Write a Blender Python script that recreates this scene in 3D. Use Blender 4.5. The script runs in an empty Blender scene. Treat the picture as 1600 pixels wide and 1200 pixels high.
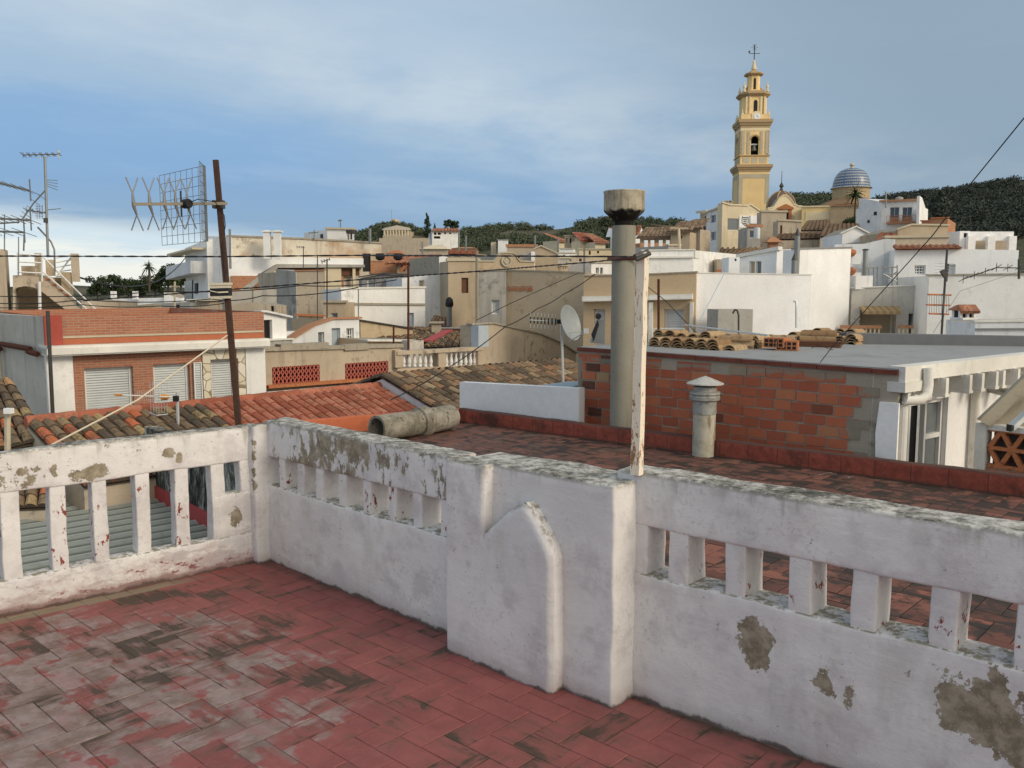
import bpy, bmesh, math, random
from math import *
from mathutils import Vector, noise
random.seed(7)
V = Vector
sc = bpy.context.scene
COL = sc.collection
# ------------------------------------------------------------------ camera, sky, sun, exposure
F = 1350.0; PIT = atan(145/F); EYE = 1.65
cd = bpy.data.cameras.new('camera'); cam = bpy.data.objects.new('camera', cd); COL.objects.link(cam)
cam.location = (0, 0, EYE); cam.rotation_euler = (pi/2-PIT, 0, 0)
cd.sensor_width = 36; cd.lens = 36*F/1600; cd.clip_start = .05; cd.clip_end = 6000
sc.camera = cam
sc.view_settings.view_transform = 'Standard'; sc.view_settings.look = 'None'
sc.view_settings.gamma = 1; sc.view_settings.exposure = 0.16
SUN_EL = radians(28); SUN_DIR = V((.80, -.60, 0)).normalized()*cos(SUN_EL)+V((0, 0, sin(SUN_EL)))
sl = bpy.data.lights.new('sun', 'SUN'); so = bpy.data.objects.new('sun', sl); COL.objects.link(so)
sl.energy = 1.5; sl.angle = radians(16); sl.color = (1, .89, .72)
so.rotation_euler = SUN_DIR.to_track_quat('Z', 'Y').to_euler()

class N:
    """small helper for node trees"""
    def __init__(s, nt): s.t = nt; nt.nodes.clear()
    def new(s, ty, **k):
        n = s.t.nodes.new(ty)
        for a, b in k.items(): setattr(n, a, b)
        return n
    def lk(s, a, b):
        if hasattr(a, 'is_output'): s.t.links.new(a, b)
        else: b.default_value = a
    def m(s, op, a, b=0, c=None, clamp=False):
        n = s.new('ShaderNodeMath', operation=op, use_clamp=clamp); s.lk(a, n.inputs[0]); s.lk(b, n.inputs[1])
        if c is not None: s.lk(c, n.inputs[2])
        return n.outputs[0]
    def vm(s, op, a, b=None):
        n = s.new('ShaderNodeVectorMath', operation=op); s.lk(a, n.inputs[0])
        if b is not None: s.lk(b, n.inputs[1])
        return n.outputs['Value'] if op in ('DOT_PRODUCT', 'LENGTH') else n.outputs[0]
    def sep(s, v):
        n = s.new('ShaderNodeSeparateXYZ'); s.lk(v, n.inputs[0]); return n.outputs
    def comb(s, x, y, z):
        n = s.new('ShaderNodeCombineXYZ'); s.lk(x, n.inputs[0]); s.lk(y, n.inputs[1]); s.lk(z, n.inputs[2]); return n.outputs[0]
    def noise(s, vec, scale, det=4, rough=.55, mul=None):
        if mul: vec = s.vm('MULTIPLY', vec, mul)
        n = s.new('ShaderNodeTexNoise'); s.lk(vec, n.inputs['Vector']); n.inputs['Scale'].default_value = scale
        n.inputs['Detail'].default_value = det; n.inputs['Roughness'].default_value = rough; return n.outputs[0]
    def step(s, x, a, b):
        n = s.new('ShaderNodeMapRange'); n.interpolation_type = 'SMOOTHSTEP'; s.lk(x, n.inputs[0])
        n.inputs[1].default_value = a; n.inputs[2].default_value = b
        return n.outputs[0]
    def mix(s, f, a, b, mode='MIX'):
        n = s.new('ShaderNodeMix', data_type='RGBA', blend_type=mode); s.lk(f, n.inputs[0])
        s.lk(c4(a), n.inputs[6]); s.lk(c4(b), n.inputs[7]); return n.outputs[2]
    def ramp(s, x, pts):
        n = s.new('ShaderNodeValToRGB'); s.lk(x, n.inputs[0]); r = n.color_ramp
        while len(r.elements) < len(pts): r.elements.new(.5)
        for e, (p, c) in zip(r.elements, pts): e.position = p; e.color = c4(c)
        return n.outputs[0]
def c4(c):
    return (*c, 1) if isinstance(c, (tuple, list)) and len(c) == 3 else c

def build_world():
    w = bpy.data.worlds.new('World'); sc.world = w; w.use_nodes = True
    n = N(w.node_tree)
    tc = n.new('ShaderNodeTexCoord').outputs['Generated']
    x, y, z = n.sep(tc)[:3]
    sky = n.new('ShaderNodeTexSky', sky_type='NISHITA', sun_disc=False)
    sky.sun_elevation = SUN_EL; sky.sun_rotation = atan2(SUN_DIR.x, SUN_DIR.y)
    skyc = n.vm('MULTIPLY', sky.outputs[0], (.1, .1, .1))
    wv = n.vm('MULTIPLY', tc, (1.0, 1.0, 3.2))
    n1 = n.noise(wv, 1.6, 5, .5); n2 = n.noise(wv, 5, 6, .6); n3 = n.noise(n.vm('MULTIPLY', tc, (1, 1, 9)), 3, 6, .62)
    zz = n.m('ADD', z, n.m('ADD', n.m('MULTIPLY', n.m('SUBTRACT', n1, .5), .16), n.m('MULTIPLY', n.m('SUBTRACT', n2, .5), .05)))
    base = n.ramp(zz, [(0, (.34, .47, .60)), (.06, (.22, .355, .53)), (.12, (.200, .345, .56)), (.19, (.29, .43, .60)), (.27, (.40, .52, .645)), (.5, (.44, .54, .64)), (1, (.42, .50, .60))])
    # lighter veil running down from the upper left
    ln = n.m('SUBTRACT', z, n.m('SUBTRACT', .215, n.m('MULTIPLY', x, .20)))
    ln = n.m('ADD', ln, n.m('MULTIPLY', n.m('SUBTRACT', n1, .5), .12))
    veil = n.m('MULTIPLY', n.step(n.m('ABSOLUTE', ln), .075, .0), n.m('MULTIPLY', n.step(n2, .30, .68), .95))
    base = n.mix(veil, base, (.52, .61, .69))
    wv2 = n.vm('MULTIPLY', n.vm('ADD', tc, (0, 0, 0)), (1, 1, 5)); n4 = n.noise(n.vm('ADD', wv2, n.comb(n.m('MULTIPLY', z, 1.6), 0, 0)), 4.5, 8, .62)
    base = n.mix(n.m('MULTIPLY', n.m('MULTIPLY', n.step(n4, .50, .70), n.step(z, .03, .12)), .22), base, (.55, .64, .72))
    base = n.mix(n.m('MULTIPLY', n.step(n4, .48, .32), .12), base, (.20, .31, .47))
    # left patch of open blue
    px = n.m('ADD', n.m('POWER', n.m('DIVIDE', n.m('ADD', x, .42), .25), 2), n.m('POWER', n.m('DIVIDE', n.m('SUBTRACT', z, .155), .045), 2))
    px = n.m('ADD', px, n.m('MULTIPLY', n.m('SUBTRACT', n2, .5), 1.6))
    base = n.mix(n.m('MULTIPLY', n.step(px, 1.5, .0), .5), base, (.175, .355, .63))
    # grey towards the right
    base = n.mix(n.m('MULTIPLY', n.step(n.m('ADD', x, n.m('MULTIPLY', n.m('SUBTRACT', z, .15), .9)), .02, .50), .80), base, (.245, .325, .40))
    # white bank low on the left
    e = n.m('ADD', z, n.m('MULTIPLY', n.m('SUBTRACT', n3, .5), .07))
    e = n.m('ADD', e, n.m('MULTIPLY', n.m('ADD', x, .42), .10))
    bank = n.m('MULTIPLY', n.step(e, .088, .052), n.step(x, .22, -.18))
    streak = n.mix(n.step(n3, .42, .60), (.58, .70, .79), (.84, .85, .80))
    base = n.mix(bank, base, streak)
    # bright warm part of the sky behind the camera, round the veiled sun
    glow = n.step(n.vm('DOT_PRODUCT', tc, tuple(SUN_DIR)), .3, 1.0)
    base = n.mix(glow, base, (1.2, 1.07, .88))
    col = n.mix(.12, base, skyc)
    # veiled by ground colour under the horizon
    col = n.mix(n.step(z, -.06, -.2), col, (.16, .15, .13))
    bg = n.new('ShaderNodeBackground'); n.lk(col, bg.inputs[0]); bg.inputs[1].default_value = 1.0
    o = n.new('ShaderNodeOutputWorld'); n.lk(bg.outputs[0], o.inputs[0])
build_world()

# ------------------------------------------------------------------ geometry helpers
def ray(u, v):
    a = (u-800)/F; b = -(v-600)/F
    return V((a, cos(PIT)+b*sin(PIT), -sin(PIT)+b*cos(PIT)))
def T(u, v, Y):
    r = ray(u, v); k = Y/r.y; return V((r.x*k, Y, EYE+r.z*k))
def G(u, v, z=0.0):
    r = ray(u, v); k = (z-EYE)/r.z; return V((r.x*k, r.y*k, z))
class Plane:
    """vertical plane through two ground points; left to right as seen from the terrace"""
    def __init__(s, A, B):
        s.A = V((A[0], A[1], 0)); d = V((B[0]-A[0], B[1]-A[1], 0)); s.L = d.length; s.d = d.normalized()
        s.n = V((s.d.y, -s.d.x, 0))
    def sz(s, u, v):
        r = ray(u, v); k = (s.A.dot(s.n))/(r.dot(s.n)); p = r*k; return ((p-s.A).dot(s.d), EYE+p.z)
    def pt(s, t, z, off=0): 
        p = s.A+s.d*t+s.n*off; return V((p.x, p.y, z))
    def px(s, u, v, off=0):
        return s.pt(*s.sz(u, v), off)
def plY(u0, Y0, u1, Y1, v=455):
    a = T(u0, v, Y0); b = T(u1, v, Y1); return Plane(a, b)

class MB:
    def __init__(s): s.v = []; s.f = []; s.c = []
    def poly(s, pts, c=None):
        i = len(s.v); s.v += [V(p) for p in pts]; s.f.append(tuple(range(i, i+len(pts)))); s.c.append(random.random() if c is None else c)
    def box(s, o, ax, ay, az, c=None):
        o = V(o); ax = V(ax); ay = V(ay); az = V(az); i = len(s.v); c = random.random() if c is None else c
        s.v += [o, o+ax, o+ax+ay, o+ay, o+az, o+ax+az, o+ax+ay+az, o+ay+az]
        for q in ((0, 3, 2, 1), (4, 5, 6, 7), (0, 1, 5, 4), (1, 2, 6, 5), (2, 3, 7, 6), (3, 0, 4, 7)):
            s.f.append(tuple(i+k for k in q)); s.c.append(c)
    def cbox(s, c, sx, sy, sz, ang=0, col=None):
        """box centred in plan on c, standing on c.z"""
        d = V((cos(ang), sin(ang), 0)); e = V((-sin(ang), cos(ang), 0))
        s.box(V(c)-d*sx/2-e*sy/2, d*sx, e*sy, (0, 0, sz), col)
    def pbox(s, P, s0, s1, z0, z1, o0, o1, c=None):
        """box on a plane: along s0..s1, height z0..z1, from offset o0 to o1 towards the viewer"""
        s.box(P.pt(s0, z0, o0), P.d*(s1-s0), P.n*(o1-o0), (0, 0, z1-z0), c)
    def cyl(s, p0, p1, r0, r1=None, n=10, caps=True, c=None, hollow=0):
        r1 = r0 if r1 is None else r1; p0 = V(p0); p1 = V(p1); ax = (p1-p0).normalized()
        e = ax.orthogonal().normalized(); g = ax.cross(e); i = len(s.v); c = random.random() if c is None else c
        for p, r in ((p0, r0), (p1, r1)):
            for k in range(n):
                a = 2*pi*k/n; s.v.append(p+e*(cos(a)*r)+g*(sin(a)*r))
        for k in range(n):
            j = (k+1) % n; s.f.append((i+k, i+j, i+n+j, i+n+k)); s.c.append(c)
        if caps:
            s.f.append(tuple(i+k for k in range(n))); s.c.append(c); s.f.append(tuple(i+n+k for k in range(n))); s.c.append(c)
    def tube(s, pts, r, n=6):
        pts = [V(p) for p in pts]; i = len(s.v); c = random.random(); m = len(pts)
        up = None
        for k, p in enumerate(pts):
            t = (pts[min(k+1, m-1)]-pts[max(k-1, 0)]).normalized()
            if up is None: up = t.orthogonal().normalized()
            e = (up-t*up.dot(t)).normalized(); up = e; g = t.cross(e); rr = r[k] if isinstance(r, (list, tuple)) else r
            for q in range(n):
                a = 2*pi*q/n; s.v.append(p+e*(cos(a)*rr)+g*(sin(a)*rr))
        for k in range(m-1):
            for q in range(n):
                j = (q+1) % n; s.f.append((i+k*n+q, i+k*n+j, i+(k+1)*n+j, i+(k+1)*n+q)); s.c.append(c)
        s.f.append(tuple(i+q for q in range(n))); s.c.append(c); s.f.append(tuple(i+(m-1)*n+q for q in range(n))); s.c.append(c)
    def lathe(s, c, prof, n=16, axis=None, squash=None, rot=0):
        """prof: list of (radius, height)"""
        c = V(c); i = len(s.v); col = random.random(); ax = V(axis or (0, 0, 1)).normalized()
        e = V((1, 0, 0)) if abs(ax.z) > .9 else ax.orthogonal().normalized(); g = ax.cross(e)
        for r, h in prof:
            for k in range(n):
                a = 2*pi*k/n+rot; s.v.append(c+ax*h+e*(cos(a)*r)+g*(sin(a)*r))
        for m in range(len(prof)-1):
            for k in range(n):
                j = (k+1) % n; s.f.append((i+m*n+k, i+m*n+j, i+(m+1)*n+j, i+(m+1)*n+k)); s.c.append(col)
        s.f.append(tuple(i+k for k in range(n))); s.c.append(col)
        s.f.append(tuple(i+(len(prof)-1)*n+k for k in range(n))); s.c.append(col)
    def prism(s, pts, off, c=None):
        """outline pts extruded by the vector off"""
        pts = [V(p) for p in pts]; off = V(off); n = len(pts); i = len(s.v); c = random.random() if c is None else c
        s.v += pts+[p+off for p in pts]
        s.f.append(tuple(range(i, i+n))); s.c.append(c); s.f.append(tuple(range(i+n, i+2*n))); s.c.append(c)
        for k in range(n):
            j = (k+1) % n; s.f.append((i+k, i+j, i+n+j, i+n+k)); s.c.append(c)
    def build(s, name, mat, parent=None, smooth=False, recalc=True, angle=None):
        me = bpy.data.meshes.new(name); off = V(parent.matrix_basis.translation) if parent is not None else V((0, 0, 0))
        p = parent
        if parent is not None:
            off = V((0, 0, 0)); q = parent
            while q is not None: off += q.location; q = q.parent
        me.from_pydata([tuple(v-off) for v in s.v], [], s.f)
        at = me.attributes.new('tc', 'FLOAT', 'FACE'); at.data.foreach_set('value', s.c)
        if recalc and len(s.f) < 60000:
            bm = bmesh.new(); bm.from_mesh(me); bmesh.ops.recalc_face_normals(bm, faces=bm.faces); bm.to_mesh(me); bm.free()
        if smooth or angle:
            me.polygons.foreach_set('use_smooth', [True]*len(me.polygons))
            if angle or smooth:
                try: me.set_sharp_from_angle(angle=radians(angle or 40))
                except Exception: pass
        me.materials.append(mat); me.update()
        o = bpy.data.objects.new(name, me); COL.objects.link(o)
        if parent is not None: o.parent = parent
        return o
def tag(o, label=None, cat=None, group=None, kind=None):
    if label: o['label'] = label
    if cat: o['category'] = cat
    if group: o['group'] = group
    if kind: o['kind'] = kind
    return o
def thing(name, label, cat, loc=(0, 0, 0), group=None):
    o = bpy.data.objects.new(name, None); COL.objects.link(o); o.location = V(loc); o.empty_display_size = .2
    return tag(o, label, cat, group)
def copy_tree(o, parent=None):
    c = o.copy(); COL.objects.link(c)
    if parent is not None: c.parent = parent
    for ch in [k for k in bpy.data.objects if k.parent == o]: copy_tree(ch, c)
    return c
def centre_obj(name, mb, mat, label, cat, group=None, kind=None, **k):
    """a thing that is one mesh, its origin at its base centre"""
    n = len(mb.v); c = V((sum(v.x for v in mb.v)/n, sum(v.y for v in mb.v)/n, min(v.z for v in mb.v)))
    e = bpy.data.objects.new('tmp', None); e.location = c
    o = mb.build(name, mat, e, **k); o.parent = None; o.location = c; bpy.data.objects.remove(e)
    return tag(o, label, cat, group, kind)

# ------------------------------------------------------------------ materials
MATS = {}
def material(name, fn, rough=.85, spec=.25, metal=0):
    if name in MATS: return MATS[name]
    m = bpy.data.materials.new(name); m.use_nodes = True; n = N(m.node_tree)
    b = n.new('ShaderNodeBsdfPrincipled'); b.inputs['Roughness'].default_value = rough
    b.inputs['Specular IOR Level'].default_value = spec; b.inputs['Metallic'].default_value = metal
    P = n.new('ShaderNodeNewGeometry').outputs['Position']
    col, bump = fn(n, P)
    n.lk(c4(col), b.inputs['Base Color'])
    if bump is not None:
        h, st, di = bump; bn = n.new('ShaderNodeBump'); bn.inputs['Strength'].default_value = st; bn.inputs['Distance'].default_value = di
        n.lk(h, bn.inputs['Height']); n.lk(bn.outputs[0], b.inputs['Normal'])
    o = n.new('ShaderNodeOutputMaterial'); n.lk(b.outputs[0], o.inputs[0]); MATS[name] = m
    return m
def mul(c, k): return tuple(min(1, x*k) for x in c)
def stucco(name, col, dirt=(.16, .13, .10), amt=.5, scale=1.0, streak=.5, bumpd=.01, tint=None):
    def fn(n, P):
        a = n.noise(P, .7*scale, 6, .6); b = n.noise(P, 4*scale, 6, .65); c = n.noise(P, 30*scale, 3, .6)
        st = n.noise(P, 3.0*scale, 5, .65, mul=(1, 1, .09))
        base = n.mix(n.step(a, .3, .7), mul(col, .88), mul(col, 1.08))
        if tint: base = n.mix(n.step(n.noise(P, 1.3*scale, 5, .6), .45, .65), base, tint)
        base = n.mix(n.m('MULTIPLY', n.step(b, .5, .75), .55*amt), base, mul(dirt, 1.5))
        base = n.mix(n.m('MULTIPLY', n.step(st, .52, .75), streak), base, dirt)
        base = n.mix(n.m('MULTIPLY', n.step(n.m('MULTIPLY', a, b), .30, .42), amt), base, dirt)
        base = n.mix(n.m('MULTIPLY', n.step(c, .3, .75), .16), base, mul(col, .55))
        return base, (n.m('ADD', b, n.m('MULTIPLY', c, .5)), .5, bumpd)
    return material(name, fn, .9, .15)
def plain(name, col, rough=.7, spec=.3, metal=0, var=.18, scale=8, dirt=None):
    def fn(n, P):
        a = n.noise(P, scale, 5, .6); r = n.mix(a, mul(col, 1-var), mul(col, 1+var))
        if dirt: r = n.mix(n.step(n.noise(P, scale*2.5, 6, .7), .52, .66), r, dirt)
        return r, (a, .2, .005)
    return material(name, fn, rough, spec, metal)
def brickmat(name, d, c1, c2, mortar, bw, bh, mo=.012, off=.5):
    def fn(n, P):
        s = n.vm('DOT_PRODUCT', P, tuple(d)); z = n.sep(P)[2]
        t = n.new('ShaderNodeTexBrick'); n.lk(n.comb(s, z, 0), t.inputs['Vector']); t.inputs['Scale'].default_value = 1
        t.inputs['Color1'].default_value = c4(c1); t.inputs['Color2'].default_value = c4(c2); t.inputs['Mortar'].default_value = c4(mortar)
        t.inputs['Mortar Size'].default_value = mo; t.inputs['Brick Width'].default_value = bw; t.inputs['Row Height'].default_value = bh
        t.inputs['Bias'].default_value = 0; t.offset = off
        w = n.noise(P, 3, 5, .6); c = n.mix(n.m('MULTIPLY', n.step(w, .45, .75), .45), t.outputs[0], mul(mortar, .8))
        return c, (n.m('SUBTRACT', 1, t.outputs[1]), .6, .02)
    return material(name, fn, .85, .15)
def tilemat(name, pts, moss=(.10, .095, .07), amt=.6, lichen=None):
    """barrel tiles: colour by tile (attribute) with moss and lichen over it"""
    def fn(n, P):
        at = n.new('ShaderNodeAttribute', attribute_name='tc').outputs['Fac']
        c = n.ramp(at, pts); a = n.noise(P, 2.2, 6, .7); b = n.noise(P, 22, 5, .7)
        c = n.mix(n.m('MULTIPLY', n.step(n.m('ADD', n.m('MULTIPLY', a, .6), n.m('MULTIPLY', b, .4)), .46, .58), amt), c, moss)
        if lichen: c = n.mix(n.m('MULTIPLY', n.step(n.noise(P, 7, 6, .7), .60, .68), .7), c, lichen)
        return c, (b, .5, .01)
    return material(name, fn, .92, .1)
def slatted(name, col, gap, step, axis=2):
    def fn(n, P):
        z = n.sep(P)[axis]; w = n.m('FRACT', n.m('DIVIDE', z, step)); a = n.noise(P, 2, 5, .6)
        c = n.mix(n.step(a, .3, .7), mul(col, .85), col)
        c = n.mix(n.m('GREATER_THAN', w, .8), c, gap)
        return c, (w, .5, .02)
    return material(name, fn, .5, .3)

M_white = stucco('white render', (.83, .82, .79), (.36, .34, .31), .34, .8, .30)
M_whitec = stucco('clean white render', (.86, .86, .85), (.44, .43, .41), .22, .6, .24)
M_whiteb = stucco('bluish white render', (.74, .75, .75), (.28, .29, .29), .4, .8, .45)
M_whites = stucco('stained white render', (.72, .66, .54), (.26, .17, .10), .75, .45, .55, tint=(.52, .38, .26))
M_cream = stucco('cream render', (.70, .60, .42), (.30, .24, .16), .4, .6, .3)
M_tan = stucco('tan render', (.50, .405, .285), (.22, .15, .09), .45, .5, .45)
M_tan2 = stucco('pale tan paint', (.55, .42, .27), (.36, .26, .16), .3, .5, .2)
M_tan3 = stucco('weathered sand render', (.50, .42, .32), (.15, .12, .09), .7, 1.0, .7)
M_grey = stucco('grey cement render', (.42, .40, .36), (.14, .13, .11), .6, .7, .6)
M_greyb = stucco('blue grey cement', (.27, .27, .27), (.12, .12, .12), .5, .7, .45)
M_greyw = stucco('grey white render', (.56, .53, .47), (.18, .17, .15), .7, 1.0, .7)
M_orange = brickmat('rough orange brick', (1, .2, 0), (.38, .155, .08), (.46, .21, .11), (.40, .26, .17), .33, .2, .02)
M_yellow = stucco('ochre yellow paint', (.86, .63, .31), (.50, .33, .16), .3, .25, .2)
M_yellow2 = stucco('pale ochre paint', (.82, .68, .44), (.5, .38, .2), .3, .25, .15)
M_ochretrim = plain('brown cornice', (.44, .31, .17), .9)
M_stone = stucco('grey painted stone trim', (.52, .46, .34), (.25, .22, .18), .4, .4, .2)
M_terra = stucco('terracotta render', (.45, .23, .13), (.2, .12, .08), .5, .8, .4)
M_dark = plain('dark opening', (.012, .012, .014), .6)
M_glass = plain('window glass', (.05, .065, .08), .12, .6, var=.3, scale=2)
M_glassg = plain('grey glass', (.16, .18, .19), .25, .5)
M_frame = plain('white window frame', (.72, .72, .70), .5)
M_brownw = plain('brown wood', (.13, .055, .03), .6)
M_shut = slatted('roller shutter', (.62, .66, .66), (.22, .24, .24), .055)
M_shutw = slatted('white roller shutter', (.72, .74, .75), (.5, .52, .53), .07)
M_greydoor = plain('grey blue door', (.36, .42, .46), .5)
M_metal = plain('galvanised metal', (.24, .25, .245), .45, .5, .6)
M_alu = plain('pale aluminium', (.6, .62, .62), .4, .5, .5)
M_darkm = plain('dark metal', (.07, .065, .06), .5, .4, .3)
M_black = plain('black plastic', (.015, .015, .017), .5)
M_rust = plain('rusty iron', (.10, .035, .022), .9, .2, 0, .4, 20, (.04, .02, .015))
M_polew = plain('painted pole wood', (.75, .68, .55), .8, .2, 0, .1, 14, (.30, .15, .07))
M_cable = plain('black cable', (.02, .02, .022), .6)
M_rope = plain('pale rope', (.62, .55, .42), .9)
M_terrat = plain('terracotta', (.48, .18, .08), .85, .2, 0, .3, 8, (.2, .1, .06))
M_coping = stucco('weathered coping', (.38, .34, .27), (.09, .085, .07), .8, 2.5, .3)
M_whitetrim = stucco('white trim', (.76, .74, .68), (.35, .32, .27), .4, 1.5, .2)
M_slab = stucco('grey screed roof', (.31, .32, .32), (.19, .19, .19), .4, .5, .0)
T_old = tilemat('old barrel tiles', [(0, (.10, .07, .05)), (.35, (.19, .13, .085)), (.65, (.27, .19, .12)), (.85, (.33, .17, .09)), (1, (.42, .33, .2))], amt=.55, lichen=(.42, .34, .18))
T_mossy = tilemat('mossy barrel tiles', [(0, (.11, .08, .06)), (.3, (.20, .14, .09)), (.6, (.28, .20, .12)), (.8, (.42, .30, .15)), (.9, (.52, .15, .07)), (1, (.55, .17, .08))], moss=(.075, .07, .055), amt=.65)
T_orange = tilemat('orange barrel tiles', [(0, (.28, .09, .055)), (.5, (.41, .145, .09)), (1, (.50, .215, .14))], moss=(.20, .08, .05), amt=.6)
T_brown = tilemat('brown far tiles', [(0, (.17, .115, .08)), (.5, (.26, .18, .12)), (1, (.36, .25, .16))], amt=.4)
T_red = tilemat('reddish far tiles', [(0, (.32, .13, .08)), (.5, (.42, .2, .12)), (1, (.5, .28, .18))], moss=(.2, .12, .09), amt=.4)

def tile_quad(mb, a, b, c, d, cw=.22, rl=.35, r=.07, seg=4, jit=.008):
    """barrel tiles on the slope a,b (top left, right) to d,c (bottom left, right)"""
    a, b, c, d = V(a), V(b), V(c), V(d)
    nc = max(2, round(max((b-a).length, (c-d).length)/cw)); nr = max(2, round(max((d-a).length, (c-b).length)/rl))
    nrm = (b-a).cross(d-a)
    if nrm.length < 1e-9: nrm = (c-d).cross(c-b)
    nrm.normalize()
    if nrm.z < 0: nrm = -nrm
    def P(s, t): return a*(1-s)*(1-t)+b*s*(1-t)+c*s*t+d*(1-s)*t
    mb.poly([a-nrm*.015, b-nrm*.015, c-nrm*.015, d-nrm*.015], .02)
    w = (c-d).length/nc
    for i in range(nc):
        for j in range(nr):
            s0 = (i+.5)/nc; jt = random.uniform(-jit, jit); cc = random.random()
            dz = random.uniform(0, jit)
            rows = []
            for t, k, h in ((j/nr, .40, 0), (min(1.0, (j+1.12)/nr), .50, .022)):
                p = P(s0, t); sd = (P(min(1, s0+.01), t)-P(max(0, s0-.01), t)).normalized()
                ring = []
                for q in range(seg+1):
                    an = pi*q/seg
                    ring.append(p+sd*(-cos(an)*w*k+jt)+nrm*(sin(an)*r+h+dz))
                rows.append(ring)
            i0 = len(mb.v); mb.v += rows[0]+rows[1]
            for q in range(seg):
                mb.f.append((i0+q, i0+q+1, i0+seg+2+q, i0+seg+1+q)); mb.c.append(cc)
            mb.f.append(tuple(i0+seg+1+q for q in range(seg+1))); mb.c.append(0.0)

# ---- windows and houses
def window(root, P, s0, s1, z0, z1, kind, depth=.12, proud=False):
    """a window part (frame) with its pane as sub-part, set into the wall plane P"""
    w = s1-s0; h = z1-z0; t = min(.06, w*.12); dp = -.03 if proud else depth
    f = MB()
    fm = {'brown': M_brownw, 'dark': M_darkm, 'open': M_darkm, 'door': M_greydoor}.get(kind, M_frame)
    for (x0, x1, y0, y1) in ((s0, s0+t, z0, z1), (s1-t, s1, z0, z1), (s0+t, s1-t, z0, z0+t), (s0+t, s1-t, z1-t, z1)):
        f.pbox(P, x0, x1, y0, y1, -dp, -dp+.05)
    if kind in ('grid', 'muntin', 'slide'):
        nx, nz = {'grid': (3, 6), 'muntin': (4, 3), 'slide': (2, 1)}[kind]
        for i in range(1, nx): f.pbox(P, s0+w*i/nx-t*.35, s0+w*i/nx+t*.35, z0+t, z1-t, -dp+.003, -dp+.043)
        for i in range(1, nz): f.pbox(P, s0+t, s1-t, z0+h*i/nz-t*.35, z0+h*i/nz+t*.35, -dp+.005, -dp+.04)
    nm = 'door' if kind in ('door', 'doorway') else 'window'
    o = f.build(nm, fm, root)
    p = MB()
    if kind in ('shutter', 'shutterw'):
        st = .055; k = max(3, int((h-2*t)/st)); st = (h-2*t)/k
        for i in range(k):
            zz = z0+t+i*st
            p.poly([P.pt(s0+t, zz, -dp+.028), P.pt(s1-t, zz, -dp+.028), P.pt(s1-t, zz+st*.92, -dp+.012), P.pt(s0+t, zz+st*.92, -dp+.012)])
            p.poly([P.pt(s0+t, zz+st*.92, -dp+.012), P.pt(s1-t, zz+st*.92, -dp+.012), P.pt(s1-t, zz+st, -dp+.028), P.pt(s0+t, zz+st, -dp+.028)])
        p.build('roller_shutter', M_shut if kind == 'shutter' else M_shutw, o)
    else:
        p.pbox(P, s0+t*.5, s1-t*.5, z0+t*.5, z1-t*.5, -dp, -dp+.02)
        pm = {'open': M_dark, 'dark': M_dark, 'brown': M_brownw, 'door': M_greydoor, 'doorway': M_greyb, 'grey': M_glassg, 'tanp': M_tan}.get(kind, M_glass)
        p.build({'brown': 'wood_shutter', 'door': 'door_leaf', 'doorway': 'door_leaf'}.get(kind, 'pane'), pm, o)
    return o
def facade(mb, P, prof, zb, holes, dep):
    """wall face with real openings; prof = [(s,z)..] along the top"""
    ss = sorted(set([round(s, 4) for s, z in prof]+[round(x, 4) for h in holes for x in h[:2]]))
    s_lo, s_hi = prof[0][0], prof[-1][0]; ss = [s for s in ss if s_lo-1e-3 <= s <= s_hi+1e-3]
    def top(s):
        for (a, za), (b, zb_) in zip(prof, prof[1:]):
            if a-1e-4 <= s <= b+1e-4: return za if b-a < 1e-6 else za+(zb_-za)*(s-a)/(b-a)
        return prof[-1][1]
    zs = sorted(set([zb]+[round(z, 4) for h in holes for z in h[2:4]]))
    for a, b in zip(ss, ss[1:]):
        if b-a < 1e-4: continue
        hc = [h for h in holes if h[0]-1e-3 <= a and h[1]+1e-3 >= b]
        cur = zb
        for h in sorted(hc, key=lambda q: q[2]):
            mb.poly([P.pt(a, cur), P.pt(b, cur), P.pt(b, h[2]), P.pt(a, h[2])], .5); cur = h[3]
        mb.poly([P.pt(a, cur), P.pt(b, cur), P.pt(b, top(b-1e-5)), P.pt(a, top(a+1e-5))], .5)
    for s0, s1, z0, z1 in holes:
        for q in (((s0, z0), (s0, z1)), ((s1, z0), (s1, z1)), ((s0, z0), (s1, z0)), ((s0, z1), (s1, z1))):
            (a, za), (b, zb_) = q; mb.poly([P.pt(a, za), P.pt(b, zb_), P.pt(b, zb_, -dep), P.pt(a, za, -dep)], .5)
HZ = []
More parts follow.
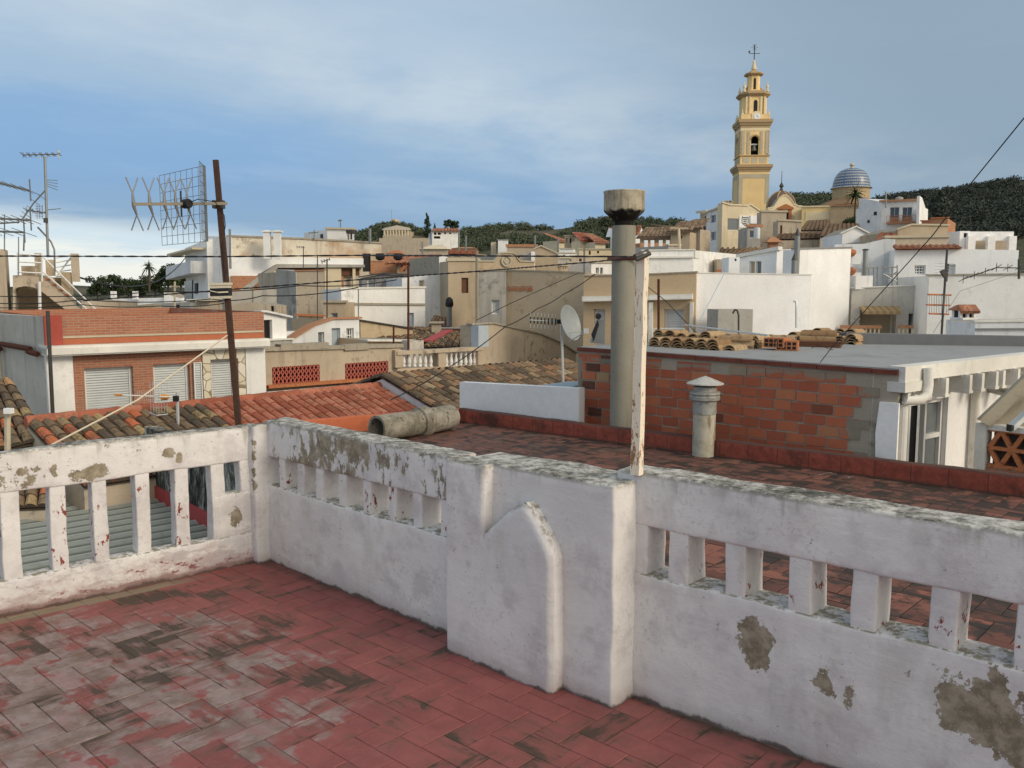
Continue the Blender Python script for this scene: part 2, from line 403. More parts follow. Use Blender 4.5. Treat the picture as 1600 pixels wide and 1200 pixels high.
def house(name, label, cat, L, R, top, depth, mat, wins=(), roof=None, zb=-9, group=None, coping=None, left=(), right=(), dep=.18, bands=(), skew=0, lower=None):
    """L=(u,Y) R=(u,Y): the front plane; top=[(u,v)..] its upper edge; wins=(u0,v0,u1,v1,kind)"""
    vt = top[0][1]; a = T(L[0], vt, L[1]); b = T(R[0], top[-1][1], R[1]); P = Plane(a, b)
    prof = [P.sz(u, v) for u, v in top]; prof[0] = (0, prof[0][1]); prof[-1] = (P.L, prof[-1][1])
    holes = []; wl = []
    for w in wins:
        s0, z1 = P.sz(w[0], w[1]); s1, z0 = P.sz(w[2], w[3])
        holes.append((round(s0, 4), round(s1, 4), round(z0, 4), round(z1, 4))); wl.append(w[4])
    root = thing(name, label, cat, P.pt(P.L/2, zb, -depth/2), group)
    mb = MB(); facade(mb, P, prof, zb, holes, dep)
    bk = -P.n*depth+P.d*skew
    s0, z0 = prof[0]; s1, z1 = prof[-1]
    A, B = P.pt(s0, zb), P.pt(s1, zb); A1, B1 = P.pt(s0, z0), P.pt(s1, z1)
    mb.poly([A, A1, A1+bk, A+bk], .5); mb.poly([B, B1, B1+bk, B+bk], .5)
    mb.poly([A+bk, B+bk]+[P.pt(s, z)+bk for s, z in reversed(prof)], .5)
    wo = mb.build('wall', mat, root)
    if roof != 'none':
        rb = MB()
        for (sa, za), (sb, zb2) in zip(prof, prof[1:]):
            if sb-sa > 1e-3: rb.poly([P.pt(sa, za), P.pt(sb, zb2), P.pt(sb, zb2)+bk, P.pt(sa, za)+bk], .5)
        if lower: rb.v = [v-V((0, 0, lower)) for v in rb.v]
        rb.build('roof', roof or M_coping, root)
    if coping:
        cb = MB(); th, ov = coping[:2]
        for (sa, za), (sb, zb2) in zip(prof, prof[1:]):
            if sb-sa > 1e-3:
                cb.box(P.pt(sa-(ov if sa == s0 else 0), za+.003, ov), P.pt(sb+(ov if sb == s1 else 0), zb2, ov)-P.pt(sa-(ov if sa == s0 else 0), za, ov), -P.n*min(.3, depth*.5), (0, 0, th))
        cb.build('coping', coping[2] if len(coping) > 2 else M_coping, root)
    for h, k in zip(holes, wl): window(root, P, *h, k, depth=dep*.8)
    PLt = Plane((A+bk), A) if left else None
    for w in left:
        sa, za = PLt.sz(w[0], w[1]); sb, zb2 = PLt.sz(w[2], w[3]); window(root, PLt, sa, sb, zb2, za, w[4], proud=True)
    PRt = Plane(B, (B+bk)) if right else None
    for w in right:
        sa, za = PRt.sz(w[0], w[1]); sb, zb2 = PRt.sz(w[2], w[3]); window(root, PRt, sa, sb, zb2, za, w[4], proud=True)
    for bd in bands:   # (u0,v0,u1,v1,height m,proud m,material,name)
        sa, za = P.sz(bd[0], bd[1]); sb, zb2 = P.sz(bd[2], bd[3]); q = MB()
        p0 = P.pt(sa, za, .003); q.box(p0, P.pt(sb, zb2, .003)-p0, P.n*bd[5], (0, 0, -bd[4]))
        q.build(bd[7] if len(bd) > 7 else 'cornice', bd[6], root)
    root_P[root.name] = (P, root, bk, prof)
    return P, root, bk
root_P = {}
def tiled_roof(root, pts, mat, cw=.25, rl=.45, r=.07, seg=3, fascia=.12, name='roof'):
    mb = MB(); tile_quad(mb, *pts, cw, rl, r, seg)
    a, b, c, d = [V(p) for p in pts]
    for p, q in ((a, b), (b, c), (c, d), (d, a)): mb.poly([p, q, q-V((0, 0, fascia)), p-V((0, 0, fascia))], .1)
    return mb.build(name, mat, root)
# ------------------------------------------------------------------ foreground frames
PLL = Plane(G(430, 880), G(698, 990)); PLR = Plane(G(991, 1089), G(1298, 1200)); PLP = Plane(G(0, 965), G(390, 880))
PPF = Plane(G(698, 1015.5), G(858, 1086)); PPM = Plane(G(880, 1078), G(956, 1108))

def paintwall(name, top, patches=(), peel=0., redpeel=0., mould=1.0, streaky=False, botred=0., peelscale=1.):
    def fn(n, P):
        x, y, z = n.sep(P)[:3]
        nrm = n.sep(n.new('ShaderNodeNewGeometry').outputs['Normal'])
        big = n.noise(P, 1.6, 6, .6); mid = n.noise(P, 7, 6, .65); fin = n.noise(P, 55, 4, .7); br = n.noise(P, 9, 5, .65, mul=(1, 1, 3.5)); dr = n.noise(P, 9, 5, .6, mul=(1, 1, .12))
        c = n.mix(n.step(big, .35, .65), (.64, .625, .62), (.75, .74, .72))
        c = n.mix(n.m('MULTIPLY', n.step(n.m('ADD', n.m('MULTIPLY', mid, .6), n.m('MULTIPLY', n.noise(P, 2.4, 5, .6), .4)), .48, .60), .50), c, (.47, .44, .45))
        c = n.mix(n.m('MULTIPLY', n.step(n.noise(P, 5, 5, .65, mul=(1, 1, .3)), .54, .70), .35), c, (.44, .42, .38))
        c = n.mix(n.m('MULTIPLY', n.step(br, .50, .70), .30), c, (.80, .78, .74))
        # worn speckle of the whitewash
        sp = n.m('MULTIPLY', n.step(fin, .54, .64), n.step(n.noise(P, 3, 5, .6), .47, .60))
        c = n.mix(n.m('MULTIPLY', sp, .38), c, (.40, .355, .35))
        c = n.mix(n.m('MULTIPLY', n.m('MULTIPLY', n.step(n.noise(P, 38, 3, .7), .66, .72), n.step(n.noise(P, 2.3, 3, .6), .46, .6)), .8), c, (.12, .11, .09))
        pm = None
        if peel:
            pv = n.noise(P, 13*peelscale, 8, .72, mul=(1, 1, .55) if streaky else (1, 1, 1)); rg = n.noise(P, 1.7, 3, .6)
            pm = n.m('MULTIPLY', n.step(n.m('ADD', pv, n.m('MULTIPLY', n.m('SUBTRACT', rg, .5), .45)), .59-peel, .61-peel), n.step(z, top-.30, top-.20))
        for (pc, rx, rz) in patches:
            d = n.vm('SUBTRACT', P, tuple(pc)); d = n.vm('LENGTH', n.vm('MULTIPLY', d, (1/rx, 1/rx, 1/rz)))
            d = n.m('ADD', d, n.m('MULTIPLY', n.m('SUBTRACT', n.noise(P, 11, 4, .6), .5), 3.4)); d = n.m('ADD', d, n.m('MULTIPLY', n.m('SUBTRACT', n.noise(P, 42, 7, .78), .5), 1.7))
            q = n.step(d, 1.02, .97); pm = q if pm is None else n.m('MAXIMUM', pm, q)
        if pm is not None: c = n.mix(pm, c, n.mix(n.step(n.noise(P, 16, 7, .75), .38, .62), (.20, .17, .12), (.37, .325, .245)))
        if redpeel:
            rp = n.m('MULTIPLY', n.step(n.noise(P, 26, 6, .7, mul=(1, 1, .6)), .60-redpeel, .61-redpeel), n.step(n.noise(P, 4.5, 2, .5), .50, .54))
            rp = n.m('MULTIPLY', rp, n.step(z, top-.24, top-.30)); c = n.mix(rp, c, (.24, .06, .045))
        if botred:
            rb = n.m('ADD', n.m('MULTIPLY', n.noise(P, 6, 6, .7, mul=(1, 1, 2.2)), 1.0), n.m('MULTIPLY', z, -2.0))
            c = n.mix(n.m('MULTIPLY', n.step(n.m('ADD', rb, n.m('MULTIPLY', n.m('SUBTRACT', n.noise(P, 30, 5, .7), .5), .5)), .24, .40), .42), c, (.44, .30, .29))
            c = n.mix(n.m('MULTIPLY', n.step(n.m('SUBTRACT', n.noise(P, 7, 7, .75, mul=(.6, .6, 1.8)), n.m('MULTIPLY', z, .7)), .40, .50), .55), c, (.36, .30, .30)); c = n.mix(n.step(n.m('ADD', rb, n.m('MULTIPLY', n.m('SUBTRACT', n.noise(P, 40, 5, .75), .5), .4)), .40, .50), c, (.20, .055, .055)); c = n.mix(n.step(n.m('ADD', z, n.m('MULTIPLY', n.m('SUBTRACT', mid, .5), .08)), .045, .02), c, (.15, .045, .045))
        # run-off under the coping
        if mould:
            drip = n.m('MULTIPLY', n.step(n.m('ADD', dr, n.m('MULTIPLY', n.m('SUBTRACT', z, top), 1.6)), .46, .62), .55*mould)
            c = n.mix(drip, c, (.27, .26, .22))
            # crusted top face
            up = n.step(nrm[2], .35, .75); mo = n.noise(P, 22, 8, .75); m2 = n.noise(P, 3.5, 4, .6)
            t = n.m('ADD', n.m('MULTIPLY', mo, .75), n.m('MULTIPLY', m2, .35))
            cc = n.ramp(t, [(.38, (.035, .034, .03)), (.48, (.14, .135, .115)), (.55, (.31, .295, .26)), (.64, (.60, .58, .53))])
            edge = n.step(n.m('ADD', z, n.m('MULTIPLY', n.m('SUBTRACT', mo, .5), .05)), top-.022, top-.006)
            hi = n.m('MAXIMUM', n.m('MULTIPLY', up, n.step(z, top-.1, top-.05)), n.m('MULTIPLY', edge, .85))
            c = n.mix(hi, c, cc)
            sill = n.m('MULTIPLY', up, n.step(z, top-.1, top-.15))
            c = n.mix(n.m('MULTIPLY', sill, n.step(mo, .44, .56)), c, (.26, .24, .18))
        # grime at the foot
        ft = n.m('ADD', z, n.m('MULTIPLY', n.m('SUBTRACT', mid, .5), .09))
        c = n.mix(n.m('MULTIPLY', n.step(ft, .085, .01), .5), c, (.40, .33, .31))
        c = n.mix(n.m('MULTIPLY', n.step(ft, .022, .004), .9), c, (.09, .06, .05))
        h = n.m('ADD', n.m('MULTIPLY', mid, .6), n.m('ADD', n.m('MULTIPLY', fin, .25), n.m('MULTIPLY', br, .3)))
        if pm is not None: h = n.m('SUBTRACT', h, n.m('MULTIPLY', pm, .9))
        return c, (h, .55, .012)
    return material(name, fn, .85, .2)

def wob(p):
    q = noise.noise_vector(p*3.1)*.009+noise.noise_vector(p*11)*.0032+noise.noise_vector(p*34)*.0013
    return q
def rbox(mb, o, ax, ay, az, r=.012, step=.028, amp=1.0):
    """hand-rendered masonry block: rounded arrises, uneven faces"""
    o = V(o); L = [V(a).length for a in (ax, ay, az)]; U = [V(a).normalized() for a in (ax, ay, az)]
    def grid(l):
        n = max(1, round((l-2*r)/step)); return [0, r*.5]+[r+(l-2*r)*k/n for k in range(n+1)]+[l-r*.5, l]
    g = [grid(l) for l in L]; idx = {}
    def vert(i, j, k):
        key = (i, j, k)
        if key in idx: return idx[key]
        q = [g[0][i], g[1][j], g[2][k]]; inn = [min(max(q[a], r), L[a]-r) for a in range(3)]
        d = V([q[a]-inn[a] for a in range(3)])
        if d.length > 1e-9: 
            m = max(abs(x) for x in d); d = d.normalized()*m
        p = o+sum((U[a]*(inn[a]+d[a]) for a in range(3)), V((0, 0, 0)))
        p = p+wob(p)*amp; idx[key] = len(mb.v); mb.v.append(p); return idx[key]
    n = [len(x)-1 for x in g]; c = random.random()
    for i in range(n[0]):
        for j in range(n[1]):
            for k in (0, n[2]): mb.f.append((vert(i, j, k), vert(i+1, j, k), vert(i+1, j+1, k), vert(i, j+1, k))); mb.c.append(c)
    for i in range(n[0]):
        for k in range(n[2]):
            for j in (0, n[1]): mb.f.append((vert(i, j, k), vert(i+1, j, k), vert(i+1, j, k+1), vert(i, j, k+1))); mb.c.append(c)
    for j in range(n[1]):
        for k in range(n[2]):
            for i in (0, n[0]): mb.f.append((vert(i, j, k), vert(i, j+1, k), vert(i, j+1, k+1), vert(i, j, k+1))); mb.c.append(c)
def wbox(mb, P, s0, s1, z0, z1, o0, o1, **k):
    rbox(mb, P.pt(s0, z0, o0), P.d*(s1-s0), P.n*(o1-o0), (0, 0, z1-z0), **k)

# ---- herringbone floors
def herringbone(mb, org, ang, W, gap, inside, th=.012, n=60, jz=.0009):
    d = V((cos(ang), sin(ang), 0)); e = V((-sin(ang), cos(ang), 0))
    for i in range(-n, n):
        for j in range(-n, n):
            bx, by = i+2*j, i-2*j
            if abs(bx) > n or abs(by) > n: continue
            for (x0, y0, w, h) in ((bx, by, 2, 1), (bx, by+1, 1, 2)):
                c = V(org)+(d*(x0+w/2)+e*(y0+h/2))*W
                if not inside(c): continue
                o = V(org)+(d*(x0*W+gap/2)+e*(y0*W+gap/2)); z = random.uniform(-jz, jz); tx = random.uniform(-jz, jz); ty = random.uniform(-jz, jz)
                A, B = w*W-gap, h*W-gap; bv = .0022
                col = random.random(); k = len(mb.v)
                up = [(bv, bv), (A-bv, bv), (A-bv, B-bv), (bv, B-bv)]; lo = [(0, 0), (A, 0), (A, B), (0, B)]
                for q, (p, r_) in enumerate(up): mb.v.append(o+d*p+e*r_+V((0, 0, z+(tx if p > bv else -tx)+(ty if r_ > bv else -ty))))
                for p, r_ in lo: mb.v.append(o+d*p+e*r_+V((0, 0, -.0019)))
                mb.f.append((k, k+1, k+2, k+3)); mb.c.append(col)
                for q in range(4): mb.f.append((k+4+q, k+4+(q+1) % 4, k+(q+1) % 4, k+q)); mb.c.append(col)
def side(P, c, off): return (c-P.A).dot(P.n) > off
AR = radians(-42.5)
CORN = G(403, 882)
def floormat(name, kind):
    def fn(n, P):
        at = n.new('ShaderNodeAttribute', attribute_name='tc').outputs['Fac']
        x, y, z = n.sep(P)[:3]
        a = n.noise(P, 1.1, 5, .6); b = n.noise(P, 4.5, 7, .68); f = n.noise(P, 40, 4, .7); st = n.noise(P, 7, 7, .7)
        joint = n.step(z, -.0004, -.0015)
        if kind == 'terrace':
            ca, sa = cos(AR), sin(AR)
            lx = n.vm('DOT_PRODUCT', P, (ca, sa, 0)); ly = n.vm('DOT_PRODUCT', P, (-sa, ca, 0))
            s1 = n.noise(n.comb(n.m('MULTIPLY', lx, 2.2), n.m('MULTIPLY', ly, 9), 0), 1.6, 7, .68); s2 = n.noise(n.comb(n.m('MULTIPLY', lx, 9), n.m('MULTIPLY', ly, 2.2), 4), 1.6, 7, .68)
            sw = n.m('GREATER_THAN', n.noise(P, 3.1, 1, .3), .5)
            sk = n.m('ADD', n.m('MULTIPLY', s1, sw), n.m('MULTIPLY', s2, n.m('SUBTRACT', 1, sw)))
            ta = n.m('SUBTRACT', at, .5)
            c = n.mix(n.step(b, .35, .65), (.235, .072, .068), (.300, .095, .087))
            c = n.mix(n.m('MULTIPLY', n.step(at, .5, 1), .3), c, (.190, .060, .055))
            c = n.mix(n.m('MULTIPLY', n.step(f, .48, .7), .25), c, (.31, .13, .12))
            c = n.mix(n.m('MULTIPLY', n.step(sk, .52, .68), .30), c, (.19, .085, .07))
            c = n.mix(n.m('MULTIPLY', n.step(n.noise(P, 1.7, 5, .6), .50, .66), .22), c, (.28, .15, .135))
            # paint worn off down to a chalky grey, where people walk
            p0 = G(40, 1120); d = n.vm('SUBTRACT', P, tuple(p0)); d = n.vm('MULTIPLY', d, (1/1.0, 1/.98, 1)); d = n.vm('LENGTH', d)
            wv = n.m('ADD', n.m('ADD', n.m('MULTIPLY', n.m('SUBTRACT', n.noise(P, 2.6, 4, .55), .5), 1.2), n.m('MULTIPLY', n.m('SUBTRACT', sk, .5), 1.5)), n.m('MULTIPLY', ta, .38))
            w = n.step(n.m('ADD', d, wv), 1.14, .82)
            isl = n.step(n.m('ADD', n.m('ADD', n.m('MULTIPLY', n.noise(P, 6.0, 4, .55), .7), n.m('MULTIPLY', sk, .3)), n.m('MULTIPLY', ta, .07)), .515, .575)
            w = n.m('MULTIPLY', w, n.m('SUBTRACT', 1, isl))
            grey = n.mix(n.step(st, .36, .62), (.17, .14, .11), (.33, .285, .275)); grey = n.mix(n.m('MULTIPLY', n.step(f, .42, .62), .45), grey, (.24, .20, .17))
            grey = n.mix(n.m('MULTIPLY', n.step(n.m('ADD', n.noise(P, 5, 5, .6), n.m('MULTIPLY', ta, .15)), .48, .62), .6), grey, (.33, .185, .18))
            c = n.mix(n.m('MULTIPLY', w, .80), c, grey)
            jm = n.m('MULTIPLY', joint, n.m('MAXIMUM', n.step(n.noise(P, 6, 6, .7), .55, .68), n.m('MULTIPLY', w, .5)))
            c = n.mix(n.m('MULTIPLY', jm, .75), c, (.095, .06, .048))
            # black-green grime spreading from the joints, stopping at tile edges
            d2 = n.m('ADD', n.m('MULTIPLY', n.noise(P, 1.6, 3, .55), .85), n.m('MULTIPLY', sk, .80))
            d2 = n.m('ADD', d2, n.m('ADD', n.m('MULTIPLY', ta, .16), n.m('MULTIPLY', joint, .07)))
            g = n.m('MULTIPLY', n.step(d2, .90, 1.00), .88)
            c = n.mix(n.m('MULTIPLY', n.step(d2, .78, .93), .45), c, (.155, .080, .062))
            c = n.mix(g, c, (.062, .050, .036))
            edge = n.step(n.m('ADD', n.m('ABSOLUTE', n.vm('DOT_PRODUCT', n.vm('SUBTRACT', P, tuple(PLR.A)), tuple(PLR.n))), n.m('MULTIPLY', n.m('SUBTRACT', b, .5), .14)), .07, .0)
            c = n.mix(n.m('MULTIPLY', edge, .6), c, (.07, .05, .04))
            # bare strip of screed along the left parapet
            e2 = n.m('ADD', n.vm('DOT_PRODUCT', n.vm('SUBTRACT', P, tuple(PLP.A)), tuple(PLP.n)), n.m('MULTIPLY', n.m('SUBTRACT', b, .5), .07))
            far = n.step(n.vm('DOT_PRODUCT', n.vm('SUBTRACT', P, tuple(PLP.A)), tuple(PLP.d)), 1.15, .75)
            c = n.mix(n.m('MULTIPLY', n.m('MULTIPLY', n.step(e2, .115, .085), far), n.step(e2, .0, .02)), c, n.mix(b, (.17, .125, .085), (.30, .25, .185)))
            sp = n.step(n.noise(P, 95, 2, .5), .80, .82); c = n.mix(n.m('MULTIPLY', sp, .7), c, (.5, .45, .4))
            return c, (n.m('ADD', n.m('MULTIPLY', f, .5), b), .35, .004)
        c = n.ramp(at, [(0, (.13, .055, .04)), (.5, (.21, .085, .06)), (1, (.28, .11, .075))])
        yy = n.step(y, 4.5, 9.5)
        c = n.mix(n.m('MULTIPLY', yy, .55), c, (.115, .065, .052))
        c = n.mix(joint, c, (.05, .035, .028))
        c = n.mix(n.m('MULTIPLY', n.step(n.m('ADD', n.m('MULTIPLY', a, .4), n.m('MULTIPLY', st, .6)), .49, .56), .85), c, (.045, .034, .028))
        c = n.mix(n.m('MULTIPLY', n.step(n.noise(P, 2.2, 5, .6), .56, .66), .5), c, (.17, .125, .095))
        return c, (n.m('ADD', n.m('MULTIPLY', f, .5), b), .4, .005)
    return material(name, fn, .72, .3)
M_floor = floormat('painted terrace tiles', 'terrace'); M_floor2 = floormat('bare clay roof tiles', 'roof')

def terrace_inside(c):
    return side(PLR, c, -.12) and (side(PLL, c, -.1)) and side(PLP, c, -.1) and c.y > -2.6 and abs(c.x) < 4.6
fl = MB(); herringbone(fl, (0, 3, 0), AR, .118, .0035, terrace_inside, n=76)
pc = PLP.pt(-3.2, 0, .0); pk = V((CORN.x, CORN.y, 0))
x1 = PLR.pt(5.2, 0, 0)
poly = [V((-4.8, -2.7, 0)), V((4.8, -2.7, 0)), V((x1.x, x1.y, 0)), PLR.pt(-.15, 0, -.1), PLL.pt(-.05, 0, -.1), PLP.pt(-3.2, 0, -.1)]
fl.prism([V((p.x, p.y, -.003)) for p in poly], (0, 0, -.12), .5)
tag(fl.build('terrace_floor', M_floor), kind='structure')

# ---- left parapet
mwL = paintwall('flaking cream paint', .845, peel=-.012, patches=[(PLP.px(145, 740), .075, .034), (PLP.px(83, 733), .022, .036), (PLP.px(262, 708), .035, .022), (PLP.px(280, 716), .014, .025), (PLP.px(32, 738), .02, .02), (PLP.px(368, 808), .035, .06)], redpeel=.0, botred=1.0)
mwP = paintwall('white paint on posts', .845, redpeel=.015, mould=.0)
lp = thing('parapet', 'low cream balustrade wall with tall slits on the left edge of the terrace', 'parapet', PLP.pt(.6, 0, -.05))
q = MB(); wbox(q, PLP, -3.2, 1.43, .635, .845, -.10, .0); q.build('top_rail', mwL, lp, smooth=True)
q = MB(); wbox(q, PLP, -3.2, 1.43, -.25, .19, -.10, .004); q.build('lower_wall', mwL, lp, smooth=True)
q = MB(); wbox(q, PLP, 1.262, 1.41, .182, .45, -.098, -.001); q.build('infill', mwL, lp, smooth=True)
q = MB(); wbox(q, PLP, 1.30, 1.43, .44, .645, -.097, -.002); wbox(q, PLP, 1.13, 1.27, .182, .45, -.096, -.003); q.build('corner_jamb', mwL, lp, smooth=True)
ps = [(.033, .118), (.257, .337), (.467, .542), (.688, .764), (.906, .986), (1.122, 1.205)]
ps += [(.033-.224*k, .115-.224*k) for k in range(1, 9)]
for a, b in ps:
    q = MB(); wbox(q, PLP, a, b, .18, .645, -.093, -.006, r=.008); q.build('post', mwP, lp, smooth=True)
# ---- corner pillar joins both
# ---- rear parapet
dR = paintwall('whitewashed parapet', .935, patches=[(PLR.px(1180, 1008), .062, .105), (PLR.px(1292, 1068), .035, .05), (PLR.px(1328, 1090), .022, .06), (PLR.px(1535, 1105), .15, .105), (PLR.px(1575, 1150), .09, .09), (PLR.px(1500, 1085), .05, .05)], mould=1.0)
dL = paintwall('heavily flaking whitewash', .874, peel=.075, streaky=True)
dLl = paintwall('whitewashed lower wall', .868, mould=.25)
dP = paintwall('smooth whitewash on pier', .901, mould=1.0)
dPo = paintwall('whitewashed posts with red showing', .935, redpeel=.012, mould=.0)
dC = paintwall('peeling corner pillar', .855, peel=0, patches=[(PLP.pt(1.335, .62, .06), .035, .19), (PLP.pt(1.33, .74, .06), .03, .05)])
rp = thing('parapet', 'white rear parapet with pierced openings, stepped pier and crusted top', 'parapet', PPM.pt(0, 0, -.1))
q = MB(); wbox(q, PLL, -.08, 1.62, .655, .874, -.16, 0); q.build('top_rail', dL, rp, smooth=True)
q = MB()
wbox(q, PLL, -.08, 1.62, -.25, .485, -.16, .002); q.build('lower_wall', dLl, rp, smooth=True)
for a in (.06, .261, .461, .678, .899, 1.113, 1.311, 1.523):
    q = MB(); wbox(q, PLL, a, a+.07, .475, .668, -.152, -.008, r=.008); q.build('post', dPo, rp, smooth=True)
q = MB(); wbox(q, PLR, -.1, 5.4, .718, .935, -.155, 0); q.build('top_rail', dR, rp, smooth=True)
q = MB(); wbox(q, PLR, -.1, 5.4, -.25, .525, -.155, .002); q.build('lower_wall', dR, rp, smooth=True)
pr = [(.141, .228), (.381, .465), (.632, .714), (.849, .936), (1.097, 1.18)]+[(1.097+.238*k, 1.18+.238*k) for k in range(1, 17)]
for a, b in pr:
    q = MB(); wbox(q, PLR, a, b, .515, .73, -.15, -.006, r=.008); q.build('post', dPo, rp, smooth=True)
# pier: plain body and the arched plate in front of it
q = MB(); s1 = (G(956, 1108)-PPM.A).dot(PPM.d)
wbox(q, PPM, -.60, s1, -.25, .900, -.26, 0); wbox(q, PLR, -.06, .045, .515, .73, -.15, -.003)
q.build('pier', dP, rp, smooth=True)
def plate():
    """arched plate standing proud of the pier, its arrises worn round"""
    arch = [(.2475, .60), (.30, .64), (.37, .705), (.44, .757), (.484, .776), (.52, .75), (.575, .685), (.625, .62), (.645, .57)]
    out = [(0, 0), (0, .898), (.2475, .898)]+arch+[(.645, 0)]
    def top(x): return .898 if x <= .249 else lerp_(arch, x)
    def lerp_(t, x):
        for (a, va), (b, vb) in zip(t, t[1:]):
            if x <= b: return va+(vb-va)*(x-a)/(b-a)
        return t[-1][1]
    segs = [(a, b) for a, b in zip(out, out[1:])]
    def dist(x, z):
        m = 9
        for (ax_, az), (bx, bz) in segs:
            dx, dz = bx-ax_, bz-az; t = max(0, min(1, ((x-ax_)*dx+(z-az)*dz)/(dx*dx+dz*dz))); m = min(m, hypot(x-ax_-dx*t, z-az-dz*t))
        return m
    xs = [0, .004, .010, .02]+[.02+.0195*k for k in range(1, 11)]+[.225, .236, .243, .2475, .2525, .262, .275, .29, .305]+[.32+.0195*k for k in range(0, 16)]+[.623, .633, .640, .645]
    q = MB(); R_ = 34
    def P_(x, z):
        d = dist(x, z); soft = .03 if x > .25 else .014
        o = -.6*soft*(max(0, 1-d/soft))**2; p = PPF.pt(x, z, o); return p+wob(p)*.8
    ts = [k/28 for k in range(29)]; ts = ts[:-1]+[.972, .985, .994, 1.0]
    ix = {}
    for i_, x in enumerate(xs):
        for k, t in enumerate(ts): ix[i_, k] = len(q.v); q.v.append(P_(x, t*top(x)))
    n = len(ts)
    for i_ in range(len(xs)-1):
        if abs(xs[i_]-.2475) < 1e-6:      # the upright cut: close it as a side face only
            continue
        for k in range(n-1): q.f.append((ix[i_, k], ix[i_+1, k], ix[i_+1, k+1], ix[i_, k+1])); q.c.append(.5)
    # strip below the cut
    ia = xs.index(.2475); ib = ia+1; zc = top(.2525)
    rows = [k/18*zc for k in range(19)]; A = []; B = []
    for z in rows:
        A.append(len(q.v)); q.v.append(P_(.2475, z)); B.append(len(q.v)); q.v.append(P_(.2525, z))
    for k in range(18): q.f.append((A[k], B[k], B[k+1], A[k+1])); q.c.append(.5)
    # side walls back to the pier
    bd = []
    for (ax_, az), (bx, bz) in segs:
        m = max(1, int(hypot(bx-ax_, bz-az)/.02)); bd += [(ax_+(bx-ax_)*k/m, az+(bz-az)*k/m) for k in range(m)]
    bd.append(out[-1])
    F0 = []; F1 = []
    for x, z in bd:
        F0.append(len(q.v)); q.v.append(P_(x, z)); p = PPF.pt(x, z, -.13); F1.append(len(q.v)); q.v.append(p+wob(p)*.8)
    for k in range(len(bd)-1): q.f.append((F0[k], F0[k+1], F1[k+1], F1[k])); q.c.append(.5)
    o = q.build('arched_plate', dP, rp, smooth=True, recalc=True)
plate()
# corner pillar
q = MB(); rbox(q, V((CORN.x, CORN.y, -.25)), PLP.d*.20, -PLL.d*.085, (0, 0, 1.102)); q.build('corner_pillar', dC, rp, smooth=True)

# ---- painted timber stake tied to the parapet
b0 = T(993.5, 742, 3.36); b1 = T(1003, 394, 3.36)
st = thing('stake', 'tall flaking cream wooden stake standing on the white pier', 'stake', (b0.x, b0.y, .9))
def stakemat(n, P):
    a = n.noise(P, 60, 6, .75, mul=(1, 1, .35)); b = n.noise(P, 5, 3, .6)
    c = n.mix(n.step(n.m('ADD', n.m('MULTIPLY', a, .7), n.m('MULTIPLY', b, .3)), .545, .575), (.80, .72, .58), (.33, .17, .085))
    return c, (a, .6, .004)
M_stake = material('flaking painted wood', stakemat, .9, .15)
q = MB(); w0, w1 = .040, .036; ax = (b1-b0)
i0 = 9
for k in range(i0):
    t0, t1 = k/i0, (k+1)/i0
    def ring(t):
        p = b0+ax*t; w = w0+(w1-w0)*t; o = V((noise.noise(V((t*7, 1, 2)))*.004, 0, 0))
        d = PLR.d; e = -PLR.n; return [p+o-d*w/2-e*.01, p+o+d*w/2-e*.01, p+o+d*w/2+e*.022, p+o-d*w/2+e*.022]
    A, B = ring(t0), ring(t1)
    for i in range(4): q.poly([A[i], A[(i+1) % 4], B[(i+1) % 4], B[i]], .5)
q.poly(ring(1), .5); q.build('timber', M_stake, st)
q = MB(); q.cyl(b1+V((-.03, -.02, -.02)), b1+V((.025, .01, .0)), .012, n=8); q.cyl(b1+V((-.025, -.03, -.03)), b1+V((.03, -.015, -.005)), .008, n=8); q.build('wire_knot', M_darkm, st)

# ------------------------------------------------------------------ neighbouring roof
KB = Plane(G(720, 660), G(1600, 778))
sC = 0.0
KC = KB.pt(0, 0)                                    # far corner of the roof
L2 = (G(575, 672)-KC); L2d = V((L2.x, L2.y, 0)).normalized()   # far-left edge direction
def nb_inside(c):
    return not side(PLR, c, -.05) and not (c-PLL.A).dot(PLL.n) > -.05 and side(KB, c, -.02) and (c-KC).dot(V((L2d.y, -L2d.x, 0)))*(-1) > -.05 and c.x < 8 and (c-V((-1.78, 5.4, 0))).dot(V((.981, .195, 0))) > -.05 and c.y < 10.9
fl = MB(); herringbone(fl, (3, 5, 0), AR, .125, .005, nb_inside, n=112, jz=.0016)
e2 = KC+L2d*2.35
pp = [KB.pt(0, 0), KB.pt(9.5, 0), PLR.pt(7.5, 0, -.16), PLR.pt(0, 0, -.16), PLL.pt(0, 0, -.16), V((-1.72, 5.42, 0)), V((e2.x, e2.y, 0))]
fl.prism([V((p.x, p.y, -.004)) for p in pp], (0, 0, -.15), .3)
tag(fl.build('roof_terrace_floor', M_floor2), kind='structure')
